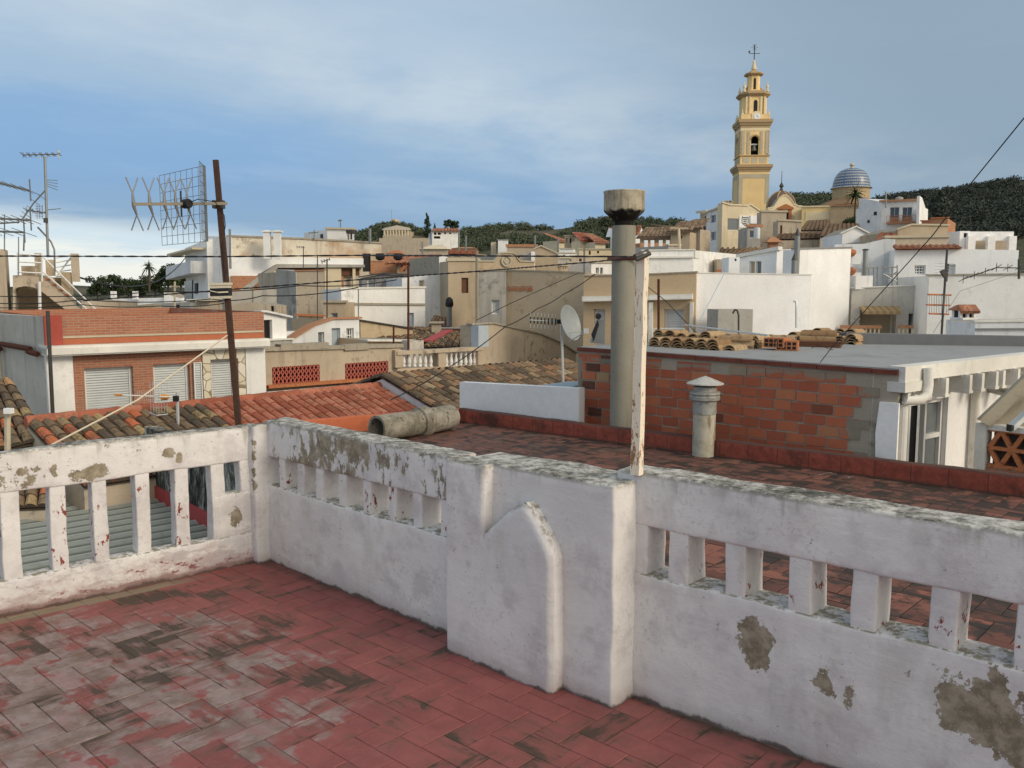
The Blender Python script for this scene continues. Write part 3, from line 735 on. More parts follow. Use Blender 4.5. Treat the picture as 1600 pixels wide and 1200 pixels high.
# kerbs of painted bricks
def kerbmat(n, P):
    s = n.vm('DOT_PRODUCT', P, tuple(KB.d)); j = n.m('FRACT', n.m('DIVIDE', s, .30)); z = n.sep(P)[2]
    a = n.noise(P, 3, 6, .65); b = n.noise(P, 14, 6, .7)
    c = n.mix(n.step(b, .35, .65), (.22, .055, .038), (.33, .085, .055)); c = n.mix(n.m('MULTIPLY', n.step(a, .5, .68), .8), c, (.06, .035, .028))
    c = n.mix(n.m('MULTIPLY', n.m('GREATER_THAN', j, .965), .7), c, (.09, .04, .03))
    c = n.mix(n.step(n.m('ADD', z, n.m('MULTIPLY', b, .03)), .165, .185), c, (.10, .055, .045))
    c = n.mix(n.m('MULTIPLY', n.step(z, .03, .0), .8), c, (.07, .055, .04))
    return c, (b, .5, .01)
M_kerb = material('red painted kerb', kerbmat, .8, .25)
def kerbmat2(n, P):
    a = n.noise(P, 3, 6, .65); b = n.noise(P, 14, 6, .7)
    c = n.mix(b, (.42, .11, .05), (.55, .17, .08)); return n.mix(n.m('MULTIPLY', n.step(a, .5, .68), .6), c, (.2, .07, .045)), (b, .4, .01)
M_kerb2 = material('orange painted kerb', kerbmat2, .8, .25)
sg = KB.sz(1108, 715)[0]; sg2 = KB.sz(1113, 715)[0]
for (a, b, nm) in ((-.05, sg, 'dark red roof kerb left of the small metal flue'), (sg2+.02, 9.5, 'dark red roof kerb right of the small metal flue')):
    q = MB(); wbox(q, KB, a, b, -.05, .175, -.10, .0, r=.02, step=.06)
    centre_obj('roof_kerb', q, M_kerb, nm, 'kerb', smooth=True)
q = MB(); o = KC+L2d*.02; rbox(q, V((o.x, o.y, -.05)), L2d*2.28, V((-L2d.y, L2d.x, 0))*(.1 if L2d.x < 0 and False else -.1), (0, 0, .225), r=.015, step=.08)
centre_obj('roof_kerb', q, M_kerb2, 'orange-red kerb in front of the bright orange tiled roof', 'kerb', smooth=True)
# building bodies under both roofs
q = MB()
q.prism([V((p.x, p.y, -.16)) for p in pp], (0, 0, -9)); centre_obj('house_body', q, stucco('mouldy wall', (.40, .38, .33), (.05, .05, .045), 1.1, 1.6, .9), 'mouldy grey white house wall seen through the left balustrade slits', 'house')
q = MB(); q.prism([V((p.x*.995, p.y*.99, -.13)) for p in poly], (0, 0, -9)); centre_obj('house_body', q, M_grey, 'our own house body carrying the painted terrace', 'house')

# concrete flue
fc = T(970.5, 676, 9.55); c0 = V((fc.x, fc.y, -.5))
def zz(v, Y, u=970): return T(u, v, Y).z
fl_ = thing('chimney_flue', 'tall grey concrete flue with a wide sooty drum cap', 'chimney', c0)
def fluemat(n, P):
    a = n.noise(P, 3, 6, .65); b = n.noise(P, 40, 4, .6); st = n.noise(P, 12, 5, .6, mul=(1, 1, .15))
    c = n.mix(a, (.23, .215, .17), (.33, .315, .26)); c = n.mix(n.m('MULTIPLY', n.step(st, .5, .7), .35), c, (.17, .16, .13)); c = n.mix(n.m('MULTIPLY', n.step(b, .55, .7), .3), c, (.14, .13, .11))
    return c, (b, .4, .004)
M_flue = material('fibre cement flue', fluemat, .9, .15)
def capmat(n, P):
    z = n.sep(P)[2]; a = n.noise(P, 9, 6, .7); st = n.noise(P, 14, 5, .6, mul=(1, 1, .12)); zc = zz(331, 9.55)
    c = n.mix(n.step(a, .4, .65), (.52, .47, .36), (.36, .32, .24)); c = n.mix(n.step(n.m('ADD', n.m('SUBTRACT', zc+.02, z), n.m('MULTIPLY', n.m('SUBTRACT', a, .5), .2)), .0, .035), c, (.018, .017, .015))
    return n.mix(n.m('MULTIPLY', n.step(st, .55, .68), .6), c, (.2, .16, .11)), (a, .5, .01)
M_cap = material('sooty cap', capmat, .9, .1)
ztop = zz(299, 9.55); zc1 = zz(330, 9.55); zc2 = zz(350, 9.55)
q = MB(); q.lathe(c0, [(.128, 0), (.128, zc2+.5-.02)], 28); q.build('pipe', M_flue, fl_, smooth=True)
q = MB(); q.lathe(V((c0.x, c0.y, 0)), [(.10, zc2-.05), (.105, zc2+.03), (.14, zc2+.06), (.215, zc1-.01), (.222, zc1+.01), (.222, ztop-.02), (.228, ztop-.01), (.226, ztop), (.205, ztop), (.2, ztop-.06)], 28); q.build('cap', M_cap, fl_, smooth=True)
q = MB(); zb = zz(404, 9.55)
q.lathe(V((c0.x, c0.y, 0)), [(.130, zb-.018), (.136, zb-.018), (.136, zb+.018), (.130, zb+.018)], 24); q.cyl(V((c0.x-.19, c0.y-.12, zb-.01)), V((c0.x+.24, c0.y-.15, zb+.01)), .02, n=8)
q.build('strap', M_rust, fl_)
# small flue with conical hat
sc_ = T(1099, 716, 8.62); s0 = V((sc_.x, sc_.y, -.2)); Y = 8.62
def z2(v): return T(1099, v, Y).z
sf = thing('vent_flue', 'short round vent flue with conical tin hat against the brick wall', 'chimney', s0)
def ventm(n, P):
    a = n.noise(P, 10, 6, .7); st = n.noise(P, 16, 5, .6, mul=(1, 1, .2)); c = n.mix(n.step(a, .4, .65), (.50, .47, .38), (.38, .35, .27)); return n.mix(n.m('MULTIPLY', n.step(st, .56, .66), .7), c, (.16, .11, .07)), (a, .4, .006)
q = MB(); q.lathe(V((s0.x, s0.y, 0)), [(.112, -.2), (.112, z2(645))], 24); q.build('pipe', material('stained flue pipe', ventm, .85, .2), sf, smooth=True)
q = MB(); q.lathe(V((s0.x, s0.y, 0)), [(.118, z2(646)), (.118, z2(626)), (.15, z2(624)), (.152, z2(619)), (.14, z2(617)), (.152, z2(615)), (.15, z2(612)), (.118, z2(610)), (.116, z2(604)), (.10, z2(603)), (.09, z2(612))], 24)
M_vent = plain('weathered zinc', (.34, .345, .32), .55, .4, .2, .25, 9, (.2, .18, .14)); q.build('collar', M_vent, sf, smooth=True)
q = MB(); q.lathe(V((s0.x, s0.y, 0)), [(.185, z2(600)), (.185, z2(598.5)), (.06, z2(590.5)), (.004, z2(587.5))], 24); q.build('hat', plain('pale tin', (.50, .49, .45), .6, .4, .1, .2, 12, (.33, .3, .25)), sf, smooth=True)
for a in (.3, 2.5, 4.4):
    q = MB(); q.cbox(V((s0.x+cos(a)*.108, s0.y+sin(a)*.108, z2(612))), .03, .006, z2(597)-z2(612), a+pi/2); q.build('bracket', M_darkm, sf)
# pipe lying on the roof
A = T(588, 655.5, 9.35); B = T(668, 650, 9.93); A.z = .152; B.z = .152; ax = (B-A).normalized()
pi_ = thing('concrete_pipe', 'mossy fibre cement pipe lying on the brown tiled roof', 'pipe', (A+B)/2-V((0, 0, .15)))
def pipem(n, P):
    a = n.noise(P, 5, 6, .7); b = n.noise(P, 18, 6, .7); c = n.mix(n.step(a, .35, .65), (.17, .155, .12), (.34, .315, .265)); return n.mix(n.step(b, .54, .64), c, (.11, .10, .065)), (b, .5, .008)
M_pipe = material('mossy fibre cement', pipem, .9, .12)
q = MB(); q.lathe(A, [(.118, .0), (.146, 0), (.150, .012), (.146, .03), (.146, (B-A).length)], 28, axis=ax)
i = len(q.v)
q.lathe(A, [(.118, .001), (.116, .5)], 28, axis=ax); q.f = [f for f in q.f if len(f) != 28]; q.c = q.c[:len(q.f)]
q.build('barrel', M_pipe, pi_, smooth=True)
q = MB(); q.lathe(B, [(.148, -.16), (.172, -.15), (.176, -.02), (.16, 0), (.15, .02)], 24, axis=ax)
q.tube([B+ax*.0, B+ax*.12+V((0, 0, .0)), B+ax*.22+V((.03, .05, 0)), B+ax*.28+V((.05, .12, 0))], [.150, .150, .15, .148], 20); q.build('elbow', M_pipe, pi_, smooth=True)
q = MB()
for (u, v, a) in ((662, 666, .3), (674, 665, .1), (684, 664, .5)):
    p = G(u, v); q.cbox(V((p.x, p.y, .0)), .13, .07, .04, a)
centre_obj('broken_bricks', q, M_terrat, 'few broken orange bricks wedged beside the lying pipe', 'bricks')

# white panel wall behind the kerb, and the brick house
WB = Plane(KB.pt(0, 0, -.13), KB.pt(5, 0, -.13))
a0, zt0 = WB.sz(718, 597); a1, zt1 = WB.sz(904, 607)
q = MB(); p0, p1 = WB.pt(a0, 0), WB.pt(a1, 0)
q.prism([V((p0.x, p0.y, -2)), V((p1.x, p1.y, -2)), V((p1.x, p1.y, zt1)), V((p0.x, p0.y, zt0))], -WB.n*.12)
wpw = centre_obj('white_wall', q, stucco('fresh white paint', (.80, .81, .82), (.55, .55, .55), .12, .6, .05), 'smooth bright white low wall left of the brick house', 'wall')
q = MB(); b0_ = WB.pt(a0+.9, zt0-.02, -.12); b1_ = WB.pt(a1-.30, zt1-.02, -.12)
q.box(b0_, b1_-b0_, -WB.n*1.0, (0, 0, -.1)); centre_obj('small_flat_roof', q, plain('blue grey roofing', (.30, .38, .42), .7), 'small blue-grey flat roof behind the white low wall', 'roof')
BW = Plane(KB.pt(0, 0, -.46), KB.pt(5, 0, -.46))
a0 = BW.sz(903, 600)[0]; a1, zr = BW.sz(1405, 577); ztl = BW.sz(903, 541)[1]; zr1 = BW.sz(1405, 600)[0]
print('brick wall', a0, a1, zr, ztl)
bh = thing('brick_house', 'unfinished brick outbuilding with flat grey roof behind the small vent flue', 'house', BW.pt((a0+a1)/2, -3, -2))
q = MB()
p0, p1 = BW.pt(a0, 0), BW.pt(a1, 0)
q.prism([V((p0.x, p0.y, -3)), V((p1.x, p1.y, -3)), V((p1.x, p1.y, zr-.03)), V((p0.x, p0.y, ztl-.03))], -BW.n*.15)
# left flank and body
q.build('mortar', stucco('cement mortar', (.37, .33, .265), (.16, .13, .10), .6, 1.4, .2), bh)
def hbrick(n, P):
    at = n.new('ShaderNodeAttribute', attribute_name='tc').outputs['Fac']; b = n.noise(P, 16, 6, .7); a = n.noise(P, 2.2, 6, .65)
    c = n.ramp(at, [(0, (.10, .045, .035)), (.05, (.14, .06, .04)), (.07, (.36, .105, .06)), (.6, (.44, .135, .075)), (.96, (.48, .165, .085)), (.985, (.42, .23, .12)), (1, (.40, .26, .14))])
    c = n.mix(n.m('MULTIPLY', n.step(b, .48, .7), .28), c, (.28, .11, .07))
    s = n.vm('DOT_PRODUCT', n.vm('SUBTRACT', P, tuple(BW.A)), tuple(BW.d)); z = n.sep(P)[2]
    # cement smears: under the roof edge and by the right end
    nz = n.m('MULTIPLY', n.m('SUBTRACT', a, .5), .9)
    m1 = n.step(n.m('ADD', z, n.m('MULTIPLY', nz, .35)), zr-.13, zr-.09)
    m2 = n.step(n.m('ADD', n.m('SUBTRACT', s, a1-.40), n.m('ADD', nz, n.m('MULTIPLY', n.m('SUBTRACT', n.noise(P, 9, 5, .6), .5), .5))), -.04, .04)
    m3 = n.step(n.m('SUBTRACT', n.m('SUBTRACT', s, a0), n.m('MULTIPLY', nz, .3)), .13, .08)
    mm = n.m('MAXIMUM', n.m('MULTIPLY', m1, .85), n.m('MAXIMUM', m2, m3)); mm = n.m('MULTIPLY', mm, n.step(z, zr-.055, zr-.08))
    c = n.mix(mm, c, n.mix(b, (.20, .175, .13), (.33, .30, .24)))
    return c, (b, .5, .006)
M_hb = material('hollow clay bricks', hbrick, .88, .15)
q = MB(); rh = .105; bl = .205; row = 0; z = zr-.075-rh
def ztop_at(s): return ztl+(zr-ztl)*(s-a0)/(a1-a0)
while z > -1.0:
    s = a0-random.uniform(0, bl)
    while s < a1:
        L = bl*random.uniform(.9, 1.06); x0, x1 = max(s, a0)+.005, min(s+L, a1)-.005
        nb = noise.noise(V(((x0+x1)*1.9, z*6, 2)))
        if x1-x0 > .03 and (x0+x1)/2 < a1-.30+nb*.22 and not (row == 0 and nb > .12):
            dz = random.uniform(-.004, .004); lift = (ztop_at((x0+x1)/2)-zr)
            mo = .0065; q.pbox(BW, x0+random.uniform(0, .004), x1-random.uniform(0, .004), z+mo+dz+lift, z+rh-mo+dz+lift, -.02, random.uniform(.004, .011), c=random.random())
        s += L
    z -= rh; row += 1
q.build('bricks', M_hb, bh)
q = MB()   # flat brick course on top
s = a0
while s < a1:
    x1 = min(s+.26, a1); l0 = ztop_at(s)-zr; q.pbox(BW, s+.003, x1-.003, zr-.055+l0, zr-.012+l0, -.15, .028, c=random.uniform(.05, .5)); s += .26
q.build('brick_course', plain('dark red brick edge', (.17, .055, .04), .85, .2, 0, .45, 6), bh)
# roof slab: right edge runs back from the corner
CR = BW.pt(a1, zr); far = T(1600, 546, 9.55); rd = V((far.x-CR.x, far.y-CR.y, 0)).normalized()
CL = BW.pt(a0, ztl-.01)
q = MB(); dB = 4.3
RR = CR+rd*8.5; LL = CL+V((rd.x*.9, rd.y*1.0, 0))*4.1
slab = [V((CL.x, CL.y, ztl-.01)), V((CR.x, CR.y, zr)), V((RR.x, RR.y, zr+.03)), V((RR.x-5, RR.y-.1, zr+.03)), V((LL.x, LL.y, ztl))]
q.prism([p+V((0, 0, .004)) for p in slab], (0, 0, -.03)); q.build('roof', M_slab, bh)
# screed upstand along the far edge
e0 = T(1335, 545, 10.6); e1 = T(1760, 560, 11.0)
e0.z = zr; e1.z = zr
q = MB(); q.box(T(1322, 541, 11.3), T(1700, 549, 10.7)-T(1322, 541, 11.3), (0, .25, 0), (0, 0, .17)); q.build('upstand', plain('dark grey felt', (.17, .175, .18), .9), bh)
# white flank of the brick house: fascia, projecting joists, wall, window
FW = Plane(CR, CR+rd)
wr = MB(); wr.pbox(FW, .0, 8.2, zr-.115, zr+.025, -.1, .06); wr.build('fascia', M_whitetrim, bh)
wr = MB(); wr.pbox(FW, -.02, .30, zr-.21, zr-.116, -.1, .075); wr.build('corner_block', M_whitetrim, bh)
for k, u in enumerate((1463, 1500, 1519, 1541, 1552, 1575, 1595, 1612, 1630)):
    s = FW.sz(u, 590)[0]; q = MB()
    q.pbox(FW, s-.028, s+.028, zr-.28, zr-.116, -.18, .11); q.pbox(FW, s-.045, s+.045, zr-.30, zr-.272, -.18, .115); q.pbox(FW, s-.045, s+.045, zr-.14, zr-.1165, -.18, .043)
    q.build('joist', M_whitetrim, bh)
SW = Plane(FW.pt(0, 0, -.22), FW.pt(1, 0, -.22))
holes = []; sA = SW.sz(1408, 660)[0]; sB = SW.sz(1480, 660)[0]; sX = SW.sz(1537, 640)[0]
zw = SW.sz(1408, 632)[1]
print('flank', sA, sB, sX, zw)
q = MB(); facade(q, SW, [(-.05, zr-.03), (8.2, zr-.03)], -3, [(round(sA, 3), round(sB, 3), -1.6, round(zw, 3))], .14); q.build('side_wall', M_whitec, bh)
f = MB(); t = .045
f.pbox(SW, sA, sB, zw-t, zw, -.10, -.05)
sm = sA+(sB-sA)*.60
for x in (sA, sA+(sB-sA)*.26, sm, sB-t): f.pbox(SW, x, x+t*.8, -1.6, zw-t, -.10, -.052)
f.pbox(SW, sm+t*.8, sB-t, zw-.42, zw-.37, -.10, -.053)
fo = f.build('window', M_frame, bh)
p = MB(); p.pbox(SW, sA+t, sA+(sB-sA)*.26, -1.6, zw-t, -.12, -.09); p.pbox(SW, sm+t*.8, sB-t, -1.6, zw-t, -.12, -.09); p.build('pane', M_glassg, fo)
p = MB(); p.pbox(SW, sA+(sB-sA)*.26, sm, -1.6, zw-t, -.5, -.13); p.build('open_gap', M_dark, fo)
q = MB(); q.pbox(FW, -.02, .06, -2, zr-.33, -.22, .0); s = FW.sz(1388, 660)[0]
q.cyl(FW.pt(.10, -2, .0), FW.pt(.10, zr-.33, .0), .05, n=14); q.build('corner_post', M_whitetrim, bh)
q = MB(); sk = BW.sz(1370, 680)[0]; q.prism([BW.pt(sk+.01, -2, .0), BW.pt(a1+.02, -2, .0), BW.pt(a1+.02, zr-.31, .0), BW.pt(sk+.02, zr-.31, .0), BW.pt(sk-.005, zr-.6, 0), BW.pt(sk+.006, zr-.9, 0)], BW.n*.03); q.build('white_return', M_whitec, bh)
q = MB(); q.tube([FW.pt(.14, zr-.24, .0), FW.pt(.05, zr-.29, .05), FW.pt(.22, zr-.29, .10), FW.pt(.30, zr-.25, .12), FW.pt(.34, zr-.16, .11), FW.pt(.34, zr+.0, .10)], .045, 12); q.build('gutter_pipe', M_whitetrim, bh, smooth=True)
sd = SW.sz(1515, 650)[0]; q = MB(); q.cyl(SW.pt(sd, -2.5, .06), SW.pt(sd, zr-.30, .06), .045, n=12); q.build('downpipe', M_whitetrim, bh, smooth=True)
q = MB(); pz = SW.px(1545, 606, 0); q.cyl(pz, pz+SW.n*.02+V((.15, -.20, -.05)), .05, n=14); q.build('spout', M_vent, bh, smooth=True)
# lean-to and brick lattice at the right edge
La = T(1532, 690, 8.1); Lb = T(1700, 712, 7.4)
LT = Plane(La, Lb); lt = thing('lattice_wall', 'terracotta lattice wall under a sloping cement lean-to at right edge', 'wall', LT.pt(.5, -3, 0))
zt = LT.sz(1545, 671)[1]; zb_ = LT.sz(1545, 727)[1]
s0_ = LT.sz(1545, 700)[0]
q = MB(); step = .20
hh = (zt-zb_)/2
for r in range(2):
    for k in range(20):
        xa, xb = s0_+k*step/2, s0_+(k+1)*step/2; lo, hi = zb_+r*hh, zb_+(r+1)*hh
        if (k+r) % 2 == 0: lo, hi = hi, lo
        pA = LT.pt(xa, lo, -.05); pB = LT.pt(xb, hi, -.05); w = (pB-pA).normalized().cross(LT.n).normalized()*.020
        q.box(pA-w, pB-pA, LT.n*(.05+.002*(k % 2)), w*2)
for r in range(3): q.pbox(LT, s0_, s0_+2.1, zb_+r*hh-.016, zb_+r*hh+.016, -.054, .006)
q.build('lattice', M_terrat, lt)
q = MB(); q.pbox(LT, s0_-.02, s0_+2.2, -3, zb_-.02, -.1, .0); q.build('brick_base', brickmat('small red brick', LT.d, (.40, .13, .06), (.46, .17, .08), (.35, .28, .22), .26, .11), lt)
q = MB(); q.pbox(LT, s0_-.12, s0_-.02, -3, zt+.05, -.1, .03); q.pbox(LT, s0_-.02, s0_+2.2, zt, zt+.05, -.1, .02); q.build('frame', M_whitetrim, lt)
q = MB(); q.pbox(LT, s0_, s0_+2.2, zb_, zt, -.14, -.10); q.build('inside_shade', plain('lattice shade', (.13, .11, .09), .9), lt)  # dark sheet behind the lattice, its colour stands in for shade
lich = stucco('lichened cement', (.38, .34, .26), (.16, .13, .08), .7, 1.5, .3)
q = MB(); q.prism([T(1530, 657, 8.0), T(1600, 590, 8.0), T(1640, 553, 8.0), T(1640, 577, 8.0), T(1600, 613, 8.0), T(1549, 668, 8.0)], (.03, .10, 0)); q.build('roof_edge', lich, lt)
q = MB(); q.prism([T(1549, 668, 8.06), T(1600, 613, 8.06), T(1640, 577, 8.06), T(1700, 690, 8.06), T(1549, 672, 8.06)], (.05, .1, 0)); q.build('sloping_roof', lich, lt)
q = MB(); a = T(1574, 672, 7.85); b = T(1640, 612, 7.95); q.box(a, b-a, (.02, -.07, 0), (0, 0, .055)); q.build('gutter', M_alu, lt)
q = MB(); q.box(a+V((-.012, -.07, -.004)), (.012, 0, 0), (0, .07, 0), (.0, 0, .06)); q.build('gutter_end', M_black, lt)
# ------------------------------------------------------------------ roofs just beyond the terraces
def S(u, v, z): return G(u, v, z)
rz = -.564; R0 = S(40, 661, rz); R1 = S(592, 605, rz); rdir = (R1-R0).normalized(); dn = V((rdir.y, -rdir.x, 0)); dn = dn*1+V((0, 0, -.30))
sp = (S(312, 633, rz)-R0).length
rf = thing('tiled_roof_house', 'long low house with half mossy, half new orange barrel tile roof', 'house', R0+rdir*3+V((0, 0, -8)))
Rm = R0+rdir*sp
q = MB(); tile_quad(q, R0, Rm, Rm+dn*2.45, R0+dn*2.45, .205, .36, .082, 5, .014); q.build('mossy_roof', T_mossy, rf, recalc=False)
q = MB(); tile_quad(q, Rm, R1, R1+dn*2.45, Rm+dn*2.45, .205, .36, .082, 5, .006); q.build('orange_roof', T_orange, rf, recalc=False)
q = MB()
k = 0.0; L = (R1-R0).length
while k < L-.2:
    p = R0+rdir*k+V((0, 0, .02)); q.lathe(p, [(.10, 0), (.115, .42)], 10, axis=rdir); q.c[-12:] = [random.random()]*12; k += .38
q.build('ridge_tiles', T_orange, rf)
q = MB(); a = R0+dn*.05-V((0, 0, .04)); b = R0+dn*2.4-V((0, 0, .04)); q.prism([a, b, V((b.x, b.y, -8)), V((a.x, a.y, -8))], rdir*(L-.1)); q.build('wall', M_tan3, rf)
# mouldy side wall of the neighbour's yard with red flashing, corrugated yard roof
MW = Plane((-6.0, 13.95), (-2.45, 9.75)); q = MB(); q.pbox(MW, 0, MW.L, -8, -.55, -.2, 0)
def mouldm(n, P):
    a = n.noise(P, 3.2, 8, .72, mul=(1, 1, .5)); b = n.noise(P, 14, 6, .75, mul=(1, 1, .35)); t = n.m('ADD', n.m('MULTIPLY', a, .65), n.m('MULTIPLY', b, .35))
    return n.ramp(t, [(.42, (.022, .022, .018)), (.50, (.10, .10, .085)), (.545, (.28, .27, .23)), (.60, (.50, .48, .43))]), (b, .5, .01)
M_mould = material('black mouldy white wall', mouldm, .95, .1)
mw = centre_obj('yard_wall', q, M_mould, 'black-stained white yard wall above the corrugated roof, behind the left balustrade', 'wall')
q = MB(); q.pbox(MW, .1, MW.L, -1.72, -1.45, .0, .03); ro = q.build('red_flashing', plain('red sealing paint', (.38, .06, .06), .7, .3), mw)
q = MB(); x0 = -13.0; ncor = 26
P0 = V((-12.5, 13.6, -1.62)); U = MW.d*-1
for k in range(28):      # corrugations run parallel to the left parapet
    for w in range(6):
        def cp(j, s):
            o = MW.pt(5.6, 0, .04)+PLP.d*0
            y = j*.34; an = 2*pi*j; base = MW.pt(5.3, -1.66, .02)-MW.d*y+V((0, 0, .021*cos(an)))
            return base+V((-PLP.d.x, -PLP.d.y, 0))*s
        j0, j1 = k+w/6, k+(w+1)/6
        q.poly([cp(j0, 0), cp(j1, 0), cp(j1, 7.5), cp(j0, 7.5)], .5)
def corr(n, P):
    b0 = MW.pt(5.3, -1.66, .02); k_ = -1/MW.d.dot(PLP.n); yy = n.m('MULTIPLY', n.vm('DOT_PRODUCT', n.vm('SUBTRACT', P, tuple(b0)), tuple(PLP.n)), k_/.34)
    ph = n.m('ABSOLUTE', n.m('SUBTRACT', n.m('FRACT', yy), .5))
    a = n.noise(P, 1.5, 6, .6); b = n.noise(P, 8, 6, .7); c = n.mix(a, (.20, .215, .19), (.32, .34, .31)); c = n.mix(n.m('MULTIPLY', n.step(ph, .26, .06), .75), c, (.075, .08, .06)); c = n.mix(n.m('MULTIPLY', n.step(ph, .40, .47), .5), c, (.46, .48, .46)); return n.mix(n.m('MULTIPLY', n.step(b, .48, .68), .4), c, (.15, .16, .12)), (b, .3, .006)  # valleys coloured dark and crests pale, standing in for shading of the waves
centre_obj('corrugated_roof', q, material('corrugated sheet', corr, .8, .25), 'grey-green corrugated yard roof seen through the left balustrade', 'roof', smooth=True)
q = MB(); q.tube([MW.pt(1.2, -1.55, 3.9), MW.pt(3.4, -1.55, 4.8)], .03, 6); centre_obj('yard_bar', q, plain('red iron', (.22, .07, .05)), 'thin red iron bar lying on the corrugated roof', 'bar')
# low dark tiled roofs at the far left
q = MB(); hl = thing('tiled_roof_shed', 'shed with dark mossy tile roof at the left edge of the photo', 'shed', T(0, 900, 14))
a, b, c, d = T(-120, 590, 15.8), T(20, 596, 15.8), T(66, 668, 14.6), T(-120, 700, 14.0)
tile_quad(q, a, b, c+(c-b)*.25, d+(d-a)*.25, .21, .36, .08, 5, .014); q.build('roof', T_mossy, hl, recalc=False)
q = MB(); q.prism([V((p.x, p.y, p.z-.1)) for p in (a, b, c+(c-b)*.2, d+(d-a)*.2)], (0, 0, -7)); q.build('wall', M_greyw, hl)
hl = thing('tiled_lean_to', 'little dark tiled lean-to seen low through the leftmost balustrade slits', 'shed', T(40, 1000, 13))
a, b, c, d = T(-80, 742, 12.9), T(84, 742, 12.9), T(80, 794, 12.3), T(-80, 800, 12.2)
q = MB(); tile_quad(q, a, b, c, d, .21, .36, .08, 5, .014); q.build('roof', T_mossy, hl, recalc=False)
q = MB(); q.prism([V((p.x, p.y, p.z-.06)) for p in (a, b, c, d)], (0, 0, -5)); q.build('wall', M_tan3, hl)

# grey-brown tiled roof with white gable, in the middle
z0 = -.3; A0 = S(594, 588, z0); A1 = S(884, 563, z0); dr = (A1-A0).normalized(); pn = V((dr.y, -dr.x, 0))+V((0, 0, -.30))
gb = thing('gabled_house', 'house with weathered brown tile roof and white triangular gable end', 'house', A0+dr*3+V((0, 0, -8)))
q = MB(); tile_quad(q, A0, A1, A1+pn*4.2, A0+pn*4.2, .22, .38, .085, 5, .016); q.build('roof', T_old, gb, recalc=False)
pl_ = V((-dr.y, dr.x, 0))+V((0, 0, -.30))
q = MB(); tile_quad(q, A1, A0, A0+pl_*2.2, A1+pl_*2.2, .22, .38, .085, 4, .016); q.build('rear_roof', T_old, gb, recalc=False)
q = MB(); a = A0+dr*.06; dz = V((0, 0, -.07)); q.prism([a+dz, a+pn*4.1+dz, V(((a+pn*4.1).x, (a+pn*4.1).y, -8)), V(((a+pl_*2.1).x, (a+pl_*2.1).y, -8)), a+pl_*2.1+dz], dr*((A1-A0).length-.1)); q.build('wall', M_whiteb, gb)

# ------------------------------------------------------------------ red brick house on the left
M_bw = brickmat('small red facing brick', (.8, .6, 0), (.34, .125, .075), (.42, .175, .10), (.38, .27, .20), .21, .055, .008)
P, r, bk = house('brick_townhouse', 'red brick house with pale cornice and closed roller shutters', 'house', (69, 18), (412, 21), [(69, 494), (412, 487)], 7, M_bw,
    [(131, 576, 213, 690, 'shutter'), (239, 570, 301, 690, 'shutter'), (329, 562, 372, 690, 'shutter')], zb=-9, roof=M_terrat, dep=.22, lower=1.0)
s1 = P.sz(412, 540)[0]; zc0 = P.sz(70, 540)[1]; zc1 = P.sz(70, 556)[1]
q = MB(); q.pbox(P, -.05, s1+.02, zc1, zc0, -.5, .30); q.pbox(P, -.05, s1+.02, zc1+.03, zc0-.05, -.5, .34); q.build('cornice', M_whitetrim, r)
q = MB(); q.pbox(P, 0, s1, zc0+.003, zc0+.13, .002, .03); q.build('brick_belt', plain('orange brick belt', (.40, .13, .065), .8), r)
q = MB(); q.pbox(P, 0, s1, zc0+.14, zc0+.18, .002, .02); q.build('stone_line', M_stone, r)
q = MB(); sa = P.sz(97, 520)[0]; q.pbox(P, -.02, sa, zc0+.003, P.sz(69, 494)[1]+.02, .03, .06); q.build('red_panel', plain('red paint', (.36, .07, .05), .7), r)
q = MB(); sa = P.sz(115, 600)[0]; q.pbox(P, -.02, sa, -6, zc1-.004, -.1, .04); q.build('corner_pilaster', M_white, r)
q = MB(); sa = P.sz(384, 600)[0]; q.pbox(P, sa, s1+.01, -6, zc1-.004, -.1, .05); q.build('end_pilaster', M_white, r)
# crazy-stone cladding round the right shutter
def stonem(n, Pp):
    v = n.new('ShaderNodeTexVoronoi', feature='DISTANCE_TO_EDGE'); n.lk(Pp, v.inputs['Vector']); v.inputs['Scale'].default_value = 3.6
    v2 = n.new('ShaderNodeTexVoronoi'); n.lk(Pp, v2.inputs['Vector']); v2.inputs['Scale'].default_value = 3.6
    c = n.mix(n.sep(v2.outputs['Color'])[0], (.62, .55, .40), (.75, .72, .62)); m = n.step(v.outputs['Distance'], .05, .02)
    return n.mix(m, c, (.28, .22, .14)), (v.outputs['Distance'], .4, .03)
M_crazy = material('crazy stone cladding', stonem)
sa, sb, sc2, sd_ = P.sz(317, 600)[0], P.sz(329, 600)[0], P.sz(372, 600)[0], P.sz(383, 600)[0]; zt = P.sz(329, 562)[1]
q = MB(); q.pbox(P, sa, sb-.003, -5, zc1-.004, .003, .05); q.pbox(P, sb-.001, sc2+.001, zt+.003, zc1-.004, .003, .05); q.pbox(P, sc2+.003, sd_-.003, -5, zc1-.004, .003, .05); q.build('stone_cladding', M_crazy, r)
sa, sb = P.sz(302, 600)[0], P.sz(316, 600)[0]; window(r, P, sa, sb-.02, -2.2, P.sz(302, 566)[1], 'shutter', proud=True)
q = MB(); sx = P.sz(73, 560)[0]; q.cyl(P.pt(sx, -6, .10), P.pt(sx, 1.25, .36), .04, n=8); q.build('downpipe', M_darkm, r)
for u in (131, 239):
    pass
